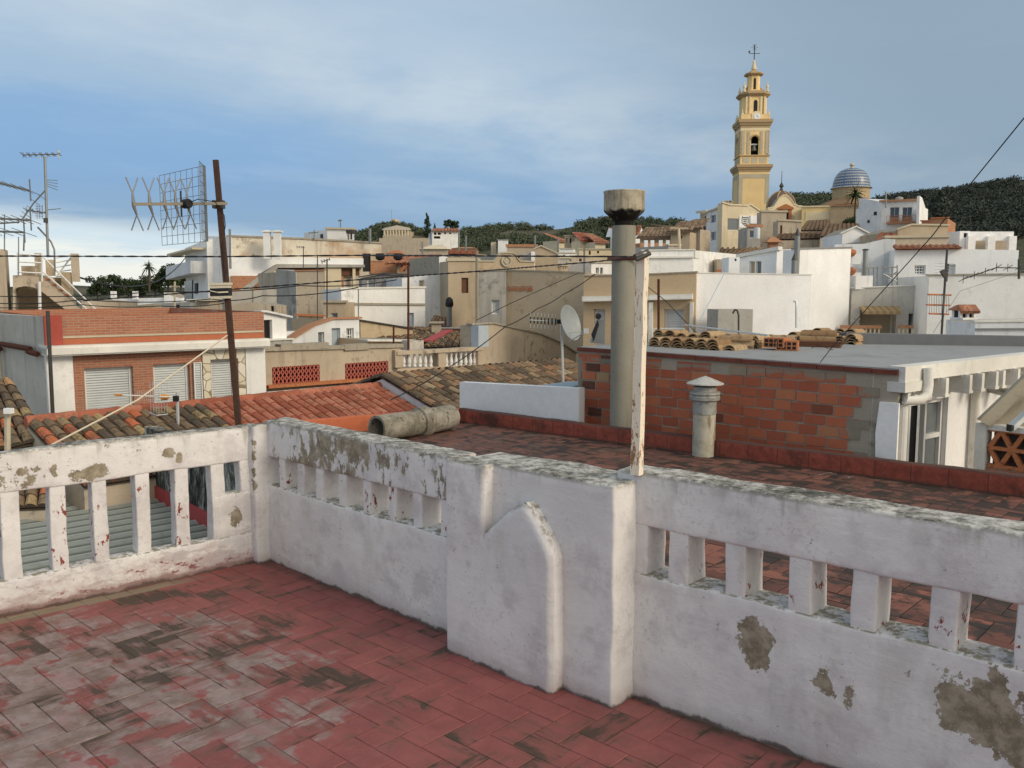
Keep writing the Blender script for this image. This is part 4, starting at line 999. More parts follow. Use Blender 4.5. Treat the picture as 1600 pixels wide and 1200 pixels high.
# its stained side wall
c = P.pt(0, 0); e = T(-30, 560, 21.2)
SWL = Plane(V((e.x, e.y, 0)), V((c.x, c.y, 0)))
q = MB(); zt1 = SWL.sz(20, 492)[1]
q.prism([SWL.pt(0, -8, -.2), SWL.pt(SWL.L, -8, -.2), SWL.pt(SWL.L, zt1, -.2), SWL.pt(0, zt1, -.2)], SWL.n*.18); q.build('side_wall', M_greyw, r)
for (u0, v0, u1, v1) in ((9, 537, 55, 545), (-5, 543, 8, 545), (52, 549, 66, 553)):
    q = MB(); q.tube([SWL.px(u0, v0, .1), SWL.px(u1, v1, .1)], .06, 8); q.build('drain_pipe', M_rust, r)
q = MB(); q.tube([SWL.px(2, 470, .08), SWL.px(4, 540, .08), SWL.px(10, 600, .08), SWL.px(11, 640, .08)], .03, 6); q.build('service_pipe', M_stone, r)

# stair tower with arch and rails, far left
Y = 27; TP = plY(0, Y, 130, Y+1)
M_tw = M_tan3
tw = thing('stair_tower', 'sandy roof stair tower with arch, square pillars and white rails', 'tower', T(60, 900, Y))
def TB(mb, u0, u1, v0, v1, o0, o1): 
    s0_, zt = TP.sz(u0, v0); s1_, zb_ = TP.sz(u1, v1); mb.pbox(TP, s0_, s1_, zb_, zt, o0, o1)
q = MB(); TB(q, -60, 26, 388, 700, -1.2, -.1); q.build('left_pillar', M_tw, tw)
q = MB(); TB(q, 20, 126, 432, 720, -2.2, -1.6); TB(q, 95, 126, 425, 720, -1.5, -.05); q.build('rear_wall', stucco('sand wall', (.46, .37, .25), (.2, .15, .1), .5, .8, .4), tw)
q = MB(); TB(q, 53, 66, 395, 440, -.5, -.1); q.build('pillar', M_tw, tw)
q = MB(); TB(q, 110, 125, 396, 440, -.5, -.06); q.build('pillar', M_tw, tw)
q = MB(); TB(q, 29, 52, 414, 432, -1.4, -1.0); TB(q, 68, 84, 404, 430, -1.4, -1.0); q.build('rear_posts', M_tan, tw)
# arch spandrel and flight of steps as one slanting slab
pts = [(24, 490), (24, 452), (28, 449), (40, 447), (52, 449), (60, 452), (70, 459), (85, 471), (100, 482), (112, 490), (128, 490), (126, 484), (118, 477), (117, 471), (108, 465), (107, 460), (97, 453), (96, 447), (86, 442), (85, 436), (76, 431), (68, 430), (20, 430), (20, 490)]
q = MB(); q.prism([TP.px(u, v, .0) for u, v in pts], -TP.n*1.0); q.build('arch_and_stair', M_tw, tw)
for k in range(4):
    q = MB(); TB(q, 68+k*10+3, 68+k*10+11, 435+k*8.2, 438+k*8.2, .0, .03); q.build('brick_tread', M_terrat, tw)
q = MB(); rr = .025
rl = [((27, 397), (62, 399)), ((27, 409), (66, 411)), ((27, 425), (66, 427)), ((64, 398), (166, 500)), ((66, 424), (150, 495)), ((66, 398), (66, 440)), ((28, 395), (29, 430))]
for a, b in rl: q.tube([TP.px(*a, .12), TP.px(*b, .12)], rr, 5)
for k in range(5): q.tube([TP.px(86, 432-k*7.5, -.6), TP.px(110, 429-k*8, -.6)], rr*.8, 5)
q.tube([TP.px(86, 433, -.6), TP.px(110, 401, -.6)], rr, 5); q.tube([TP.px(62, 440, .14), TP.px(63, 490, .14)], .05, 6)
q.build('railing', M_frame, tw)

# ------------------------------------------------------------------ lattice parapet, balustrade, sheds in the middle
P, r, bk = house('parapet_wall', 'weathered sand parapet with two red lattice panels, behind orange tiles', 'wall', (410, 21.8), (626, 24.6), [(410, 549), (626, 543)], 1.6, M_tan3,
    [(425, 574, 500, 596, 'dark'), (539, 568, 607, 590, 'dark')], zb=-9, coping=(.10, .06), dep=.2)
for (u0, v0, u1, v1) in ((425, 574, 500, 596), (539, 568, 607, 590)):
    s0, za = P.sz(u0, v0); s1, zb_ = P.sz(u1, v1); q = MB(); n = int((s1-s0)/.11); m = 3; w = (s1-s0)/n; h = (za-zb_)/m
    for i in range(n):
        for j in range(m):
            a, b = s0+i*w, zb_+j*h
            q.prism([P.pt(a, b, .01), P.pt(a+.03, b, .01), P.pt(a+w, b+h, .01), P.pt(a+w-.03, b+h, .01)], -P.n*.06)
            q.prism([P.pt(a, b+h, .012), P.pt(a+.03, b+h, .012), P.pt(a+w, b, .012), P.pt(a+w-.03, b, .012)], -P.n*.06)
    q.build('lattice_panel', plain('red lattice', (.42, .12, .09), .85), r)
sa, za = P.sz(413, 606); sb, zb_ = P.sz(600, 592); q = MB(); p0 = P.pt(sa, za, .0); q.box(p0, P.pt(sb, zb_)-p0, P.n*.25, (0, 0, .07)); q.build('orange_ledge', M_terrat, r)
sa, za = P.sz(413, 612); q = MB(); p0 = P.pt(sa, za-.05, .0); q.box(p0, P.pt(sb, zb_-.12)-p0, P.n*.18, (0, 0, .06)); q.build('white_ledge', M_whitetrim, r)
for (u0, u1) in ((437, 512), (537, 575)):
    s0, z0_ = P.sz(u0, 546); s1, z1_ = P.sz(u1, 546); q = MB(); q.pbox(P, s0, s1, z0_-.03, z0_+.13, -.25, .07); q.build('raised_coping', M_coping, r)
BP = plY(618, 24.4, 752, 26.4); bl = thing('balustrade', 'stone balustrade with two groups of turned white balusters on a roof edge', 'balustrade', BP.px(690, 700))
def bb(mb, u0, v0, u1, v1, o0, o1):
    s0, za = BP.sz(u0, v0); s1, zb_ = BP.sz(u1, v1); mb.pbox(BP, s0, s1, zb_, za, o0, o1)
q = MB(); s0, za = BP.sz(618, 549); s1, zb_ = BP.sz(752, 542); a = BP.pt(s0, za, .1); q.box(a, BP.pt(s1, zb_, .1)-a, -BP.n*.35, (0, 0, -.10)); q.build('handrail', M_tan3, bl)
q = MB(); s0, za = BP.sz(618, 576); s1, zb_ = BP.sz(752, 569); a = BP.pt(s0, za, .1); q.box(a, BP.pt(s1, zb_, .1)-a, -BP.n*.35, (0, 0, -.08)); q.build('base_rail', M_tan3, bl)
for u in (622, 689, 750):
    s0 = BP.sz(u, 560)[0]; q = MB(); q.pbox(BP, s0-.13, s0+.13, BP.sz(u, 574)[1], BP.sz(u, 547)[1], -.25, .06); q.build('pier', M_tan3, bl)
for u in [633, 641.5, 650, 658.5, 667, 675.5]+[700, 707.5, 715, 722.5, 730, 737.5, 744]:
    s0 = BP.sz(u, 560)[0]; h0 = BP.sz(u, 573)[1]; h1 = BP.sz(u, 548)[1]; h = h1-h0; q = MB()
    q.lathe(BP.pt(s0, h0, -.08), [(.055, 0), (.055, .04), (.035, .06), (.058, h*.25), (.060, h*.33), (.028, h*.68), (.045, h*.8), (.045, h-.04), (.055, h-.03), (.055, h)], 10); q.build('baluster', M_white, bl, smooth=True)
q = MB(); s0, za = BP.sz(618, 578); s1, zb_ = BP.sz(752, 571); a = BP.pt(s0, za, .02); q.prism([a, BP.pt(s1, zb_, .02), BP.pt(s1, -9, .02), BP.pt(s0, -9, .02)], -BP.n*1.5); q.build('wall', M_tan3, bl)
q = MB(); s0, za = BP.sz(625, 580); s1, zb_ = BP.sz(760, 573); a = BP.pt(s0, za, .3); q.box(a, BP.pt(s1, zb_, .3)-a, -BP.n*.25, (0, 0, -.05)); q.build('ledge', M_terrat, bl)
# stuccoed gable behind the brown roof
P, r, bk = house('rendered_house', 'stained sand-coloured wall with slanting top behind the brown tile roof', 'house', (738, 26.6), (900, 31), [(738, 508), (770, 506), (843, 522), (872, 534), (900, 553)], .5, M_tan3, zb=-9, coping=(.05, .05))
q = MB(); s0, za = P.sz(736, 509); s1, zb_ = P.sz(752, 541); q.pbox(P, s0, s1, zb_, za, .0, .3); q.build('meter_cabinet', plain('pale blue paint', (.42, .48, .54), .6), r)
P, r, bk = house('rendered_annex', 'low sand annex between brown roof and satellite dish', 'house', (845, 33), (915, 34), [(845, 523), (875, 531), (915, 562)], 4, M_cream, zb=-9)
# white shed house
P, r, bk = house('white_shed', 'white shed with mono-pitch roof, grey door and glazed tall window', 'shed', (455, 28), (561, 30), [(455, 533), (493, 508), (520, 499), (561, 498)], .6, M_whiteb,
    [(497, 519, 507, 540, 'grey'), (518, 513, 533, 580, 'door'), (541, 513, 554, 580, 'grid')], zb=-9, roof=M_terra, coping=(.06, .08, M_terra))
P, r, bk = house('white_shed', 'tiny white shed with slanted tin roof right of the brick house', 'shed', (408, 26.5), (447, 27.5), [(408, 488), (411, 488), (447, 497)], 3, M_whitec, [(411, 500, 426, 530, 'dark')], zb=-9, roof=M_whiteb, coping=(.06, .15, M_whiteb))
P, r, bk = house('low_building', 'low grey-white block with dark sliding window behind the lattice parapet', 'house', (405, 26), (457, 27.5), [(405, 533), (457, 531)], 3, M_grey, [(412, 545, 427, 562, 'dark'), (430, 545, 452, 562, 'dark')], zb=-9, coping=(.05, .05, M_whitetrim))
P, r, bk = house('low_building', 'white low wall linking the tiny shed and the mono-pitch shed', 'wall', (440, 29), (480, 30), [(440, 518), (480, 517)], 1, M_whitec, zb=-9)
P, r, bk = house('sand_house', 'sand-coloured wall with sloping top right of the glazed white shed', 'house', (563, 31), (645, 33), [(563, 501), (645, 515)], 4, stucco('sand render', (.52, .42, .28), (.25, .18, .12), .5, .7, .4), zb=-9, coping=(.05, .08, M_darkm))
P, r, bk = house('roof_room', 'low ochre room with white roof edge and small round vents', 'house', (578, 27.4), (640, 28.2), [(578, 533), (640, 534)], 3, M_tan2, zb=-9, coping=(.06, .15, M_whitetrim))
q = MB()
for u in (592, 599, 606, 613, 621): q.cyl(P.px(u, 546, .02), P.px(u, 546, -.1), .05, n=10)
q.build('vents', M_dark, r)
P, r, bk = house('roof_room', 'small grey-white rooftop cube beside the brown tiled patch', 'house', (640, 27.6), (662, 28), [(640, 532), (662, 532)], 2, M_greyw, zb=-9)
# patches of old tiles
def tiled_house(label, q4, mat=T_brown, wall=M_tan3, cw=.24, drop=8, name='tiled_house', group=None):
    a, b, c, d = [T(*p) for p in q4]; r = thing(name, label, 'house', V(((c.x+d.x)/2, (c.y+d.y)/2, -9)), group)
    mb = MB(); tile_quad(mb, a, b, c, d, cw, .42, .085, 3, .014); mb.build('roof', mat, r, recalc=False)
    mb = MB(); dz = V((0, 0, -.12)); pts = [p+dz for p in (a, b, c, d)]
    i = [V((p.x, p.y, -9)) for p in pts]
    cc = sum(pts, V((0, 0, 0)))/4; pts = [cc+(p-cc)*.97 for p in pts]; i = [V((p.x, p.y, -9)) for p in pts]
    for k in range(4): mb.poly([pts[k], pts[(k+1) % 4], i[(k+1) % 4], i[k]], .5)
    mb.poly(pts, .5); mb.build('wall', wall, r); return r
tiled_house('brown tiled roof with a red painted verge behind the balustrade', [(690, 518, 33), (737, 523, 33), (737, 545, 28.5), (660, 543, 28.5)], T_old)
q = MB(); a = T(693, 517, 32.8); b = T(661, 534, 29.5); q.box(a, b-a, (.35, 0, .0), (0, 0, .05)); centre_obj('red_verge', q, plain('red sealing paint', (.38, .06, .06), .7, .3), 'strip of red waterproof paint on a tiled roof slope', 'flashing')
tiled_house('brownish tiles behind the sand wall and dark antenna mast', [(625, 513, 36), (690, 513, 36), (668, 536, 31), (585, 532, 31)], T_old)
tiled_house('rubble-strewn old tiles at the foot of the grey wall', [(678, 494, 46), (700, 497, 46), (704, 512, 42), (668, 512, 42)], T_brown)
P, r, bk = house('brick_wall', 'orange brick strip wall below the long white house', 'wall', (640, 38), (740, 39), [(640, 513), (740, 514)], 1, M_terra, zb=-9, coping=(.05, .05, M_whitetrim))
q = MB(); c0 = T(682, 513, 34); q.cbox(c0-V((0, 0, .25)), .35, .35, .45); q.cbox(c0+V((0, 0, .2)), .55, .55, .06); centre_obj('chimney', q, M_tan3, 'squat chimney with flat slab above the red painted verge', 'chimney')

# ------------------------------------------------------------------ middle distance
house('long_house', 'long white two-storey block with thin cornice and grey door', 'house', (533, 40), (664, 42), [(533, 452), (664, 450)], 3, M_white,
    [(636, 489, 647, 514, 'door')], zb=-9, coping=(.08, .05, M_whitetrim), bands=[(541, 473, 664, 474, .1, .06, M_coping)])
house('tower_house', 'narrow white house with tall white chimney and tiny brown window', 'house', (628, 47), (700, 48), [(628, 435), (660, 430), (686, 427), (686, 399), (699, 399), (699.5, 425), (700, 425)], 6, M_whiteb, [(655, 438, 663, 450, 'tanp')], zb=-9)
house('grey_lean_to', 'grey lean-to with blue-grey shutters under a thin dark roof edge', 'house', (565, 50), (632, 50.5), [(565, 434), (600, 428), (632, 430)], 5, M_greyb, [(574, 437, 588, 458, 'grey'), (607, 436, 622, 458, 'brown')], zb=-9, coping=(.07, .2, M_darkm))
house('sand_house', 'sand-coloured house with one tall brown shutter', 'house', (700, 46), (748, 46.5), [(700, 408), (748, 408)], 8, M_tan, [(721, 434, 732, 458, 'brown')], zb=-9, coping=(.15, .08, M_stone))
P, r, bk = house('curved_gable_house', 'sand house with curved baroque gable and diamond medallion', 'house', (747, 48), (835, 49), [(747, 409), (772, 409), (776, 404), (779, 398), (783, 396), (801, 396), (805, 398), (808, 404), (812, 409), (835, 410)], 8, M_tan, zb=-9, coping=(.08, .06, M_stone))
s, z = P.sz(791, 408); q = MB(); q.lathe(P.pt(s, z, .02), [(.32, 0), (.32, .08), (.22, .08), (.22, .02)], 16, axis=P.n); q.prism([P.pt(s-.18, z, .03), P.pt(s, z-.2, .03), P.pt(s+.18, z, .03), P.pt(s, z+.2, .03)], P.n*.06); q.build('medallion', M_stone, r)
house('grey_house', 'grey cement house side with one small half-shuttered window', 'house', (748, 36), (791, 36), [(748, 425), (791, 423)], 8, M_grey, [(768, 469, 780, 491, 'shutter')], zb=-9, coping=(.05, .03))
P, r, bk = house('blank_house', 'large blank sand wall with dark drips and an orange brick patch', 'house', (790, 36.2), (914, 34.5), [(790, 423), (835, 424), (914, 427)], 8, M_tan, zb=-9, coping=(.05, .03))
def smear(P, u0, v0, u1, v1, mat, root, nm, seed=1):
    random.seed(seed); pts = []; n = 14
    for k in range(n+1): pts.append((u0+(u1-u0)*k/n, v0+random.uniform(-1, 1.5)))
    for k in range(n, -1, -1): pts.append((u0+(u1-u0)*k/n, v1+random.uniform(-1.5, 1)))
    q = MB(); q.prism([P.px(a, b, .004) for a, b in pts], P.n*.015); q.build(nm, mat, root)
smear(P, 794, 447, 832, 455, M_orange, r, 'brick_patch')
P, r, bk = house('balcony_house', 'tan painted house with white cornice and white balcony shutters', 'house', (912, 26), (1088, 25), [(912, 432), (1000, 430), (1088, 426)], 8, M_tan2,
    [(928, 483, 945, 545, 'shutterw'), (984, 483, 999, 545, 'shutterw'), (1038, 483, 1067, 545, 'shutterw')], zb=-9, coping=(.04, .03), dep=.3,
    bands=[(912, 463, 1083, 459, .16, .22, M_whitetrim), (914, 468.5, 1083, 464.5, .05, .26, M_whitetrim)])
for (u0, u1) in ((1015, 1021), (1079, 1084)):
    s0 = P.sz(u0, 480)[0]; s1 = P.sz(u1, 480)[0]; q = MB(); q.pbox(P, s0, s1, -3, P.sz(u0, 472)[1], .0, .2); q.build('pilaster', M_whitetrim, r)
for (u0, u1) in ((975, 1012), (1024, 1072)):
    s0 = P.sz(u0, 520)[0]; s1 = P.sz(u1, 520)[0]; q = MB(); ztp = P.sz(u0, 513)[1]; zbt = P.sz(u0, 545)[1]
    for k in range(5): q.pbox(P, s0, s1, ztp-k*.13, ztp-k*.13+.03, .36, .39)
    for s in (s0, s1-.03, (s0+s1)/2): q.pbox(P, s, s+.03, zbt, ztp+.03, .355, .395)
    q.build('balcony_rail', M_frame, r)
P, r, bk = house('white_wall_house', 'large blank white house wall with faint patches, right of the tan house', 'house', (1088, 25.2), (1268, 26), [(1088, 427), (1262, 430), (1268, 430)], 9, M_whitec, zb=-9, coping=(.03, .02, M_whitetrim))
q = MB(); c0 = P.px(1119, 482, .6); s0 = P.sz(1093, 500)[0]; s1 = P.sz(1145, 500)[0]; q.pbox(P, s0, s1, -2, P.sz(1119, 482)[1], .5, 1.2); centre_obj('rooftop_tank', q, M_grey, 'beige cement tank block against the white wall', 'tank')
house('white_wall_house', 'tall white wall stepping up behind the long blank white wall', 'house', (1248, 27.5), (1330, 29), [(1248, 390), (1329, 388), (1330, 388)], .6, M_whitec, zb=-9, coping=(.05, .03, M_greyb))
P, r, bk = house('white_rooftop_room', 'white rooftop room with stained parapet band behind the flaking stake', 'house', (1004, 33), (1084, 33), [(1004, 392), (1084, 391)], 3.5, M_white, zb=-9, coping=(.04, .05, M_whitetrim), skew=2.5, bands=[(1004, 401, 1084, 400, .06, .1, M_whitetrim)])
P2 = Plane(P.pt(P.L, 0), T(1124, 400, 36)); q = MB(); q.prism([P2.pt(0, -9), P2.pt(P2.L, -9), P2.px(1124, 403), P2.pt(0, P.sz(1084, 391)[1])], -P2.n*1.5); q.build('receding_wall', M_whitec, r)
q = MB(); a = P2.px(1084, 391, .06); b = P2.px(1124, 403, .06); q.box(a, b-a, -P2.n*.3, (0, 0, -.28)); q.build('roof_edge', M_whitetrim, r)
P, r, bk = house('white_rooftop_room', 'white rooftop room with tan and grey shutters and slanted roof edge', 'house', (1156, 31), (1214, 30), [(1156, 403), (1214, 391)], 5, M_whitec, [(1171, 408, 1179, 432, 'tanp'), (1181, 408, 1189, 432, 'grey')], zb=-9, coping=(.12, .1, M_whitetrim))
house('white_rooftop_room', 'plain white cube with grey upper edge behind the pointed twin pipes', 'house', (1213, 30.5), (1252, 30.5), [(1213, 390), (1252, 389)], .8, M_whitec, zb=-9)
house('small_white_chimney_block', 'narrow white pillar block with tiny square hole', 'chimney', (1139, 30), (1156, 30), [(1139, 402), (1156, 402)], 1, M_whitec, [(1148, 404, 1151, 408, 'dark')], zb=-9)
house('red_edged_wall', 'sand wall with red strip in the gap between white rooftop rooms', 'wall', (1120, 34), (1141, 34), [(1120, 405), (1141, 405)], 2, M_tan3, zb=-9, bands=[(1120, 421, 1141, 421, .12, .05, M_terrat)])
tiled_house('small tiled roof between the two white rooftop rooms', [(1125, 388, 45), (1196, 388, 45), (1158, 403, 38), (1122, 403, 38)], T_brown, cw=.3)
for (u, v0, lab) in ((1244, 357, 'taller pointed grey flue by the white wall'), (1240.5, 396, 'shorter pointed grey flue in front of the taller one')):
    q = MB(); c0 = T(u, 432, 27 if v0 < 390 else 26.6); zt = T(u, v0, 27).z; z9 = zt-.22
    r = thing('flue', lab, 'chimney', c0); q.lathe(c0, [(.085, 0), (.085, z9-c0.z)], 12); q.build('pipe', M_metal, r, smooth=True)
    q = MB(); q.lathe(V((c0.x, c0.y, z9)), [(.1, 0), (.09, .02), (.004, .25)], 12); q.build('pointed_cap', M_darkm, r)

# right-hand white complex
P, r, bk = house('white_house', 'white house with gridded window and red tile eave, right of the scaffold', 'house', (1398, 33), (1592, 32), [(1398, 390), (1501, 389), (1592, 391)], 2, M_whitec,
    [(1429, 414.5, 1446, 429, 'muntin'), (1477, 413, 1492, 440, 'shutterw')], zb=-9, dep=.2)
q = MB(); tile_quad(q, P.px(1398, 384, -.5), P.px(1501, 383, -.5), P.px(1501, 389.5, .2), P.px(1398, 390.5, .2), .2, .5, .08, 4); q.build('tile_eave', T_red, r, recalc=False)
house('bluish_house', 'bluish white house behind the scaffold and terracotta pots', 'house', (1304, 34.5), (1399, 34), [(1304, 382), (1350, 381), (1384, 373), (1399, 374)], 5, M_whiteb, zb=-9)
P, r, bk = house('balcony_block', 'stained white balcony parapet above a shaded porch with awning', 'house', (1331, 29), (1453, 28.4), [(1331, 451), (1400, 448), (1453, 446)], 5, M_greyw, [(1344, 484, 1398, 540, 'tanp'), (1420, 490, 1441, 524, 'grey')], zb=-9, dep=.9, coping=(.04, .03, M_whitetrim))
s0, za = P.sz(1344, 479); s1, zb_ = P.sz(1404, 487); q = MB(); n = 12
q.prism([P.pt(s0, za, .02), P.pt(s1, za, .02), P.pt(s1, zb_, .5), P.pt(s0, zb_, .5)], (0, 0, .02)); q.pbox(P, s0, s1, zb_-.08, zb_, .48, .5)
def awn(n_, Pp):
    x = n_.sep(Pp)[0]; w = n_.m('FRACT', n_.m('MULTIPLY', x, 5)); return n_.mix(n_.m('GREATER_THAN', w, .5), (.42, .30, .15), (.30, .21, .12)), None
q.build('awning', material('striped awning', awn), r)
for (u0, u1) in ((1310, 1372), (1399, 1421)):
    s0, za = P.sz(u0, 507); s1, zb_ = P.sz(u1, 530); q = MB(); q.pbox(P, s0, s1, za-.1, za, .5, .62); q.build('porch_coping', M_terra, r); q = MB()
    k = s0
    while k < s1: q.pbox(P, k, k+.05, zb_-.5, za-.1, .53, .58); k += .13
    q.build('porch_balusters', M_cream, r)
house('white_wall', 'broad white wall with thin coping at the right edge, behind the dark mast', 'wall', (1452, 27), (1760, 26), [(1452, 431), (1760, 428)], 5, M_white, zb=-9, coping=(.05, .04, M_coping))
house('low_white_wall', 'low bluish white wall at the right edge beyond the grey flat roof', 'wall', (1524, 20), (1760, 19.5), [(1524, 504), (1760, 501)], 2, M_whiteb, zb=-9, coping=(.05, .03, M_whitetrim), bands=[(1524, 513, 1760, 511, .03, .05, M_greyb)])
# chimney with tiled hood
c0 = T(1504, 529, 22); ch = thing('hooded_chimney', 'white chimney with little terracotta hood and three openings', 'chimney', c0-V((0, 0, 1.5)))
def zc(v): return T(1504, v, 22).z
q = MB(); q.cbox(V((c0.x, c0.y, c0.z-1.5)), .44, .44, zc(496)-c0.z+1.5, .25, .5); q.build('shaft', M_whitec, ch)
for sx in (-1, 0, 1):
    for sy in (-1, 1): q = MB(); q.cbox(V((c0.x+sx*.17, c0.y+sy*.16, zc(496))), .07, .07, zc(485)-zc(496), .25, .5); q.build('hood_post', M_whitec, ch)
q = MB(); q.cbox(V((c0.x, c0.y, zc(496))), .30, .28, zc(485)-zc(496), .25, .5); q.build('hood_shade', M_dark, ch)  # black block between the posts, put in for the hood's inner shade
q = MB(); q.lathe(V((c0.x, c0.y, zc(485))), [(.36, 0), (.34, .04), (.2, .13), (.06, .14)], 4, rot=pi/4+.25)
for k in range(9): q.lathe(V((c0.x-.2+k*.05, c0.y-.22, zc(485)+.03)), [(.05, -.12), (.04, .16)], 7, axis=(0, .55, .4))
q.build('tile_hood', T_red, ch)
house('white_frame_roof', 'white roof terrace with beam frame and little room, upper right', 'house', (1514, 60), (1582, 60), [(1514, 370), (1581, 370), (1582, 370)], 4, M_tan3, zb=-9, coping=(.35, .05, M_whitec))
house('roof_room', 'small white room at the left end of the beam-framed terrace', 'house', (1500, 59), (1516, 59), [(1500, 361), (1516, 361)], 4, M_whitec, [(1506, 364, 1512, 371, 'dark')], zb=-9)
q = MB()
for u in (1516, 1547, 1580): q.cbox(T(u, 392, 58.8), .5, .3, T(u, 369, 58.8).z-T(u, 392, 58.8).z)
q.box(T(1512, 376, 58.9), T(1583, 376, 58.9)-T(1512, 376, 58.9), (0, .3, 0), (0, 0, .5)); centre_obj('terrace_frame', q, M_whitec, 'white three-post terrace frame in front of the hillside', 'frame')
house('tan_parapet_house', 'tan parapet under the terracotta house, above the red tile eave', 'house', (1384, 45), (1482, 45), [(1384, 372), (1482, 371)], 6, M_tan3, zb=-9, coping=(.12, .1, M_stone))
tiled_house('dark red tiled slope left of the beige upper house', [(1376, 364, 60), (1404, 360, 60), (1402, 374, 52), (1366, 376, 52)], T_red, cw=.5)
house('beige_house', 'beige block with grey upper wall below the terracotta house', 'house', (1403, 56), (1481, 56), [(1403, 360), (1424, 352), (1481, 353)], 6, M_tan, zb=-9, coping=(.1, .1, M_stone))
house('terracotta_house', 'terracotta-coloured house wing by the dark hillside', 'house', (1440, 70), (1481, 69), [(1440, 346), (1453, 346), (1455, 342), (1481, 341)], 6, M_terra, zb=-9, coping=(.1, .1, M_terrat))
# terracotta pots and pipe by the scaffold
for (u, v0, v1, lab) in ((1335, 390, 405, 'upper white chimney with tipped terracotta cowl beside the grey flue'), (1335, 419, 431, 'lower white chimney with tipped terracotta cowl beside the grey flue')):
    c0 = T(u, v1+8, 30); r = thing('cowl_chimney', lab, 'chimney', c0); q = MB(); q.cbox(c0, .32, .3, T(u, v0+7, 30).z-c0.z); q.build('shaft', M_whitec, r)
    q = MB(); zc_ = T(u, v0+6, 30).z; q.lathe(V((c0.x-.12, c0.y-.1, zc_)), [(.12, -.05), (.15, 0), (.06, .25), (.05, .26)], 10, axis=(-.7, -.2, .6)); q.build('cowl', M_terrat, r)
r = thing('metal_flue', 'grey metal flue with dark flat hat left of the scaffold', 'chimney', T(1350.5, 432, 29.5)); c0 = r.location
q = MB(); q.lathe(c0, [(.075, 0), (.075, T(1350, 391, 29.5).z-c0.z)], 12); q.build('pipe', M_metal, r); q = MB(); q.lathe(V((c0.x, c0.y, T(1350, 391, 29.5).z)), [(.12, 0), (.12, .02), (.05, .05)], 12); q.build('hat', M_darkm, r)
q = MB(); SP = plY(1352, 29.2, 1404, 29.2)
for (a, b) in (((1357, 418), (1357, 452)), ((1371, 416), (1371, 452)), ((1355, 418), (1371, 418)), ((1380, 415), (1380, 450)), ((1402, 414), (1402, 450)), ((1394, 416), (1394, 450)), ((1380, 418), (1402, 417)), ((1380, 429), (1402, 428)), ((1380, 440), (1402, 424)), ((1380, 428), (1402, 440)), ((1365, 418), (1365, 450))):
    q.tube([SP.px(*a), SP.px(*b)], .022, 5)
centre_obj('scaffold', q, M_metal, 'thin metal scaffold frames standing on the stained balcony block', 'scaffold')
q = MB(); q.pbox(SP, SP.sz(1332, 440)[0], SP.sz(1358, 440)[0], SP.sz(1340, 452)[1], SP.sz(1340, 431)[1], -.6, .3); centre_obj('planter_box', q, M_white, 'white box planter left of the scaffold', 'planter')
# ------------------------------------------------------------------ ground and hills
RID = [(-2600, 430), (-900, 440), (-200, 452), (300, 450), (520, 405), (560, 392), (640, 386), (700, 381), (730, 370), (765, 366), (800, 361), (840, 364), (880, 363), (925, 356), (970, 355), (1040, 358), (1090, 357), (1180, 338), (1230, 318), (1280, 319), (1330, 326), (1385, 316), (1440, 308), (1500, 303), (1560, 297), (1600, 293), (1750, 281), (2100, 300), (2700, 360), (4500, 400)]
def lerp(tab, x):
    if x <= tab[0][0]: return tab[0][1]
    for (a, va), (b, vb) in zip(tab, tab[1:]):
        if x <= b: return va+(vb-va)*(x-a)/(b-a)
    return tab[-1][1]
KN = [(540, 0), (560, 1), (575, 4), (590, 12), (605, 17), (622, 18), (640, 14), (655, 8), (670, 4), (690, 1), (720, 0)]
def ground_z(x, y):
    if y < 40: return -9.0
    u = 800+F*x/y; r = hypot(x, y)
    vr = lerp(RID, u); zr_ = EYE+(455-vr)/F*620 if y > 0 else 0
    if y < 620: k = max(0, (y-110)/510); h = -9+(zr_+9)*(k**1.25)
    else: h = zr_+(9-zr_)*min(1, (y-620)/900)*.6
    # the knoll on the left with the villa
    kz = lerp(KN, u)*340/F; d = (y-340)/75; h2 = max(0, 1-d*d)
    if kz > 0: h = max(h, (EYE+(455-375)/F*340+kz)*h2+h*(1-h2)) if abs(d) < 1 else h
    h += (noise.noise(V((x*.012, y*.012, 0)))*5+noise.noise(V((x*.05, y*.05, 3)))*1.2)*min(1, max(0, (y-150)/200))*(.25 if 540 < u < 740 and y < 450 else 1)
    return h
mb = MB(); rows = [-60, 0, 40, 70, 100, 130, 160, 190, 220, 250, 275, 300, 320, 340, 360, 380, 400, 430, 470, 510, 550, 590, 620, 660, 720, 820, 1000, 1400, 2200, 4000]
ucol = list(range(-2600, 4300, 100)); ucol = sorted(set([u for u in ucol if u < 400 or u > 1700]+list(range(400, 1701, 20))))
ix = {}
for j, y in enumerate(rows):
    for i, u in enumerate(ucol):
        yy = max(y, 40); x = (u-800)/F*yy if y > 0 else (u-800)/F*40*1.0
        if y < 40: x = (u-800)/F*60
        ix[i, j] = len(mb.v); mb.v.append(V((x, y, ground_z(x, y))))
for j in range(len(rows)-1):
    for i in range(len(ucol)-1): mb.f.append((ix[i, j], ix[i+1, j], ix[i+1, j+1], ix[i, j+1])); mb.c.append(.5)
def hillm(n, P):
    a = n.noise(P, .02, 6, .65); b = n.noise(P, .12, 6, .7); c = n.noise(P, .6, 4, .7)
    x, y, z = n.sep(P)[:3]
    g = n.mix(n.step(b, .4, .6), (.045, .052, .032), (.085, .088, .055)); g = n.mix(n.step(a, .50, .62), g, (.125, .11, .08))
    g = n.mix(n.m('MULTIPLY', n.step(c, .5, .7), .5), g, (.17, .15, .10)); g = n.mix(n.step(y, 160, 110), g, (.22, .19, .15))
    return g, (b, .6, 1.0)
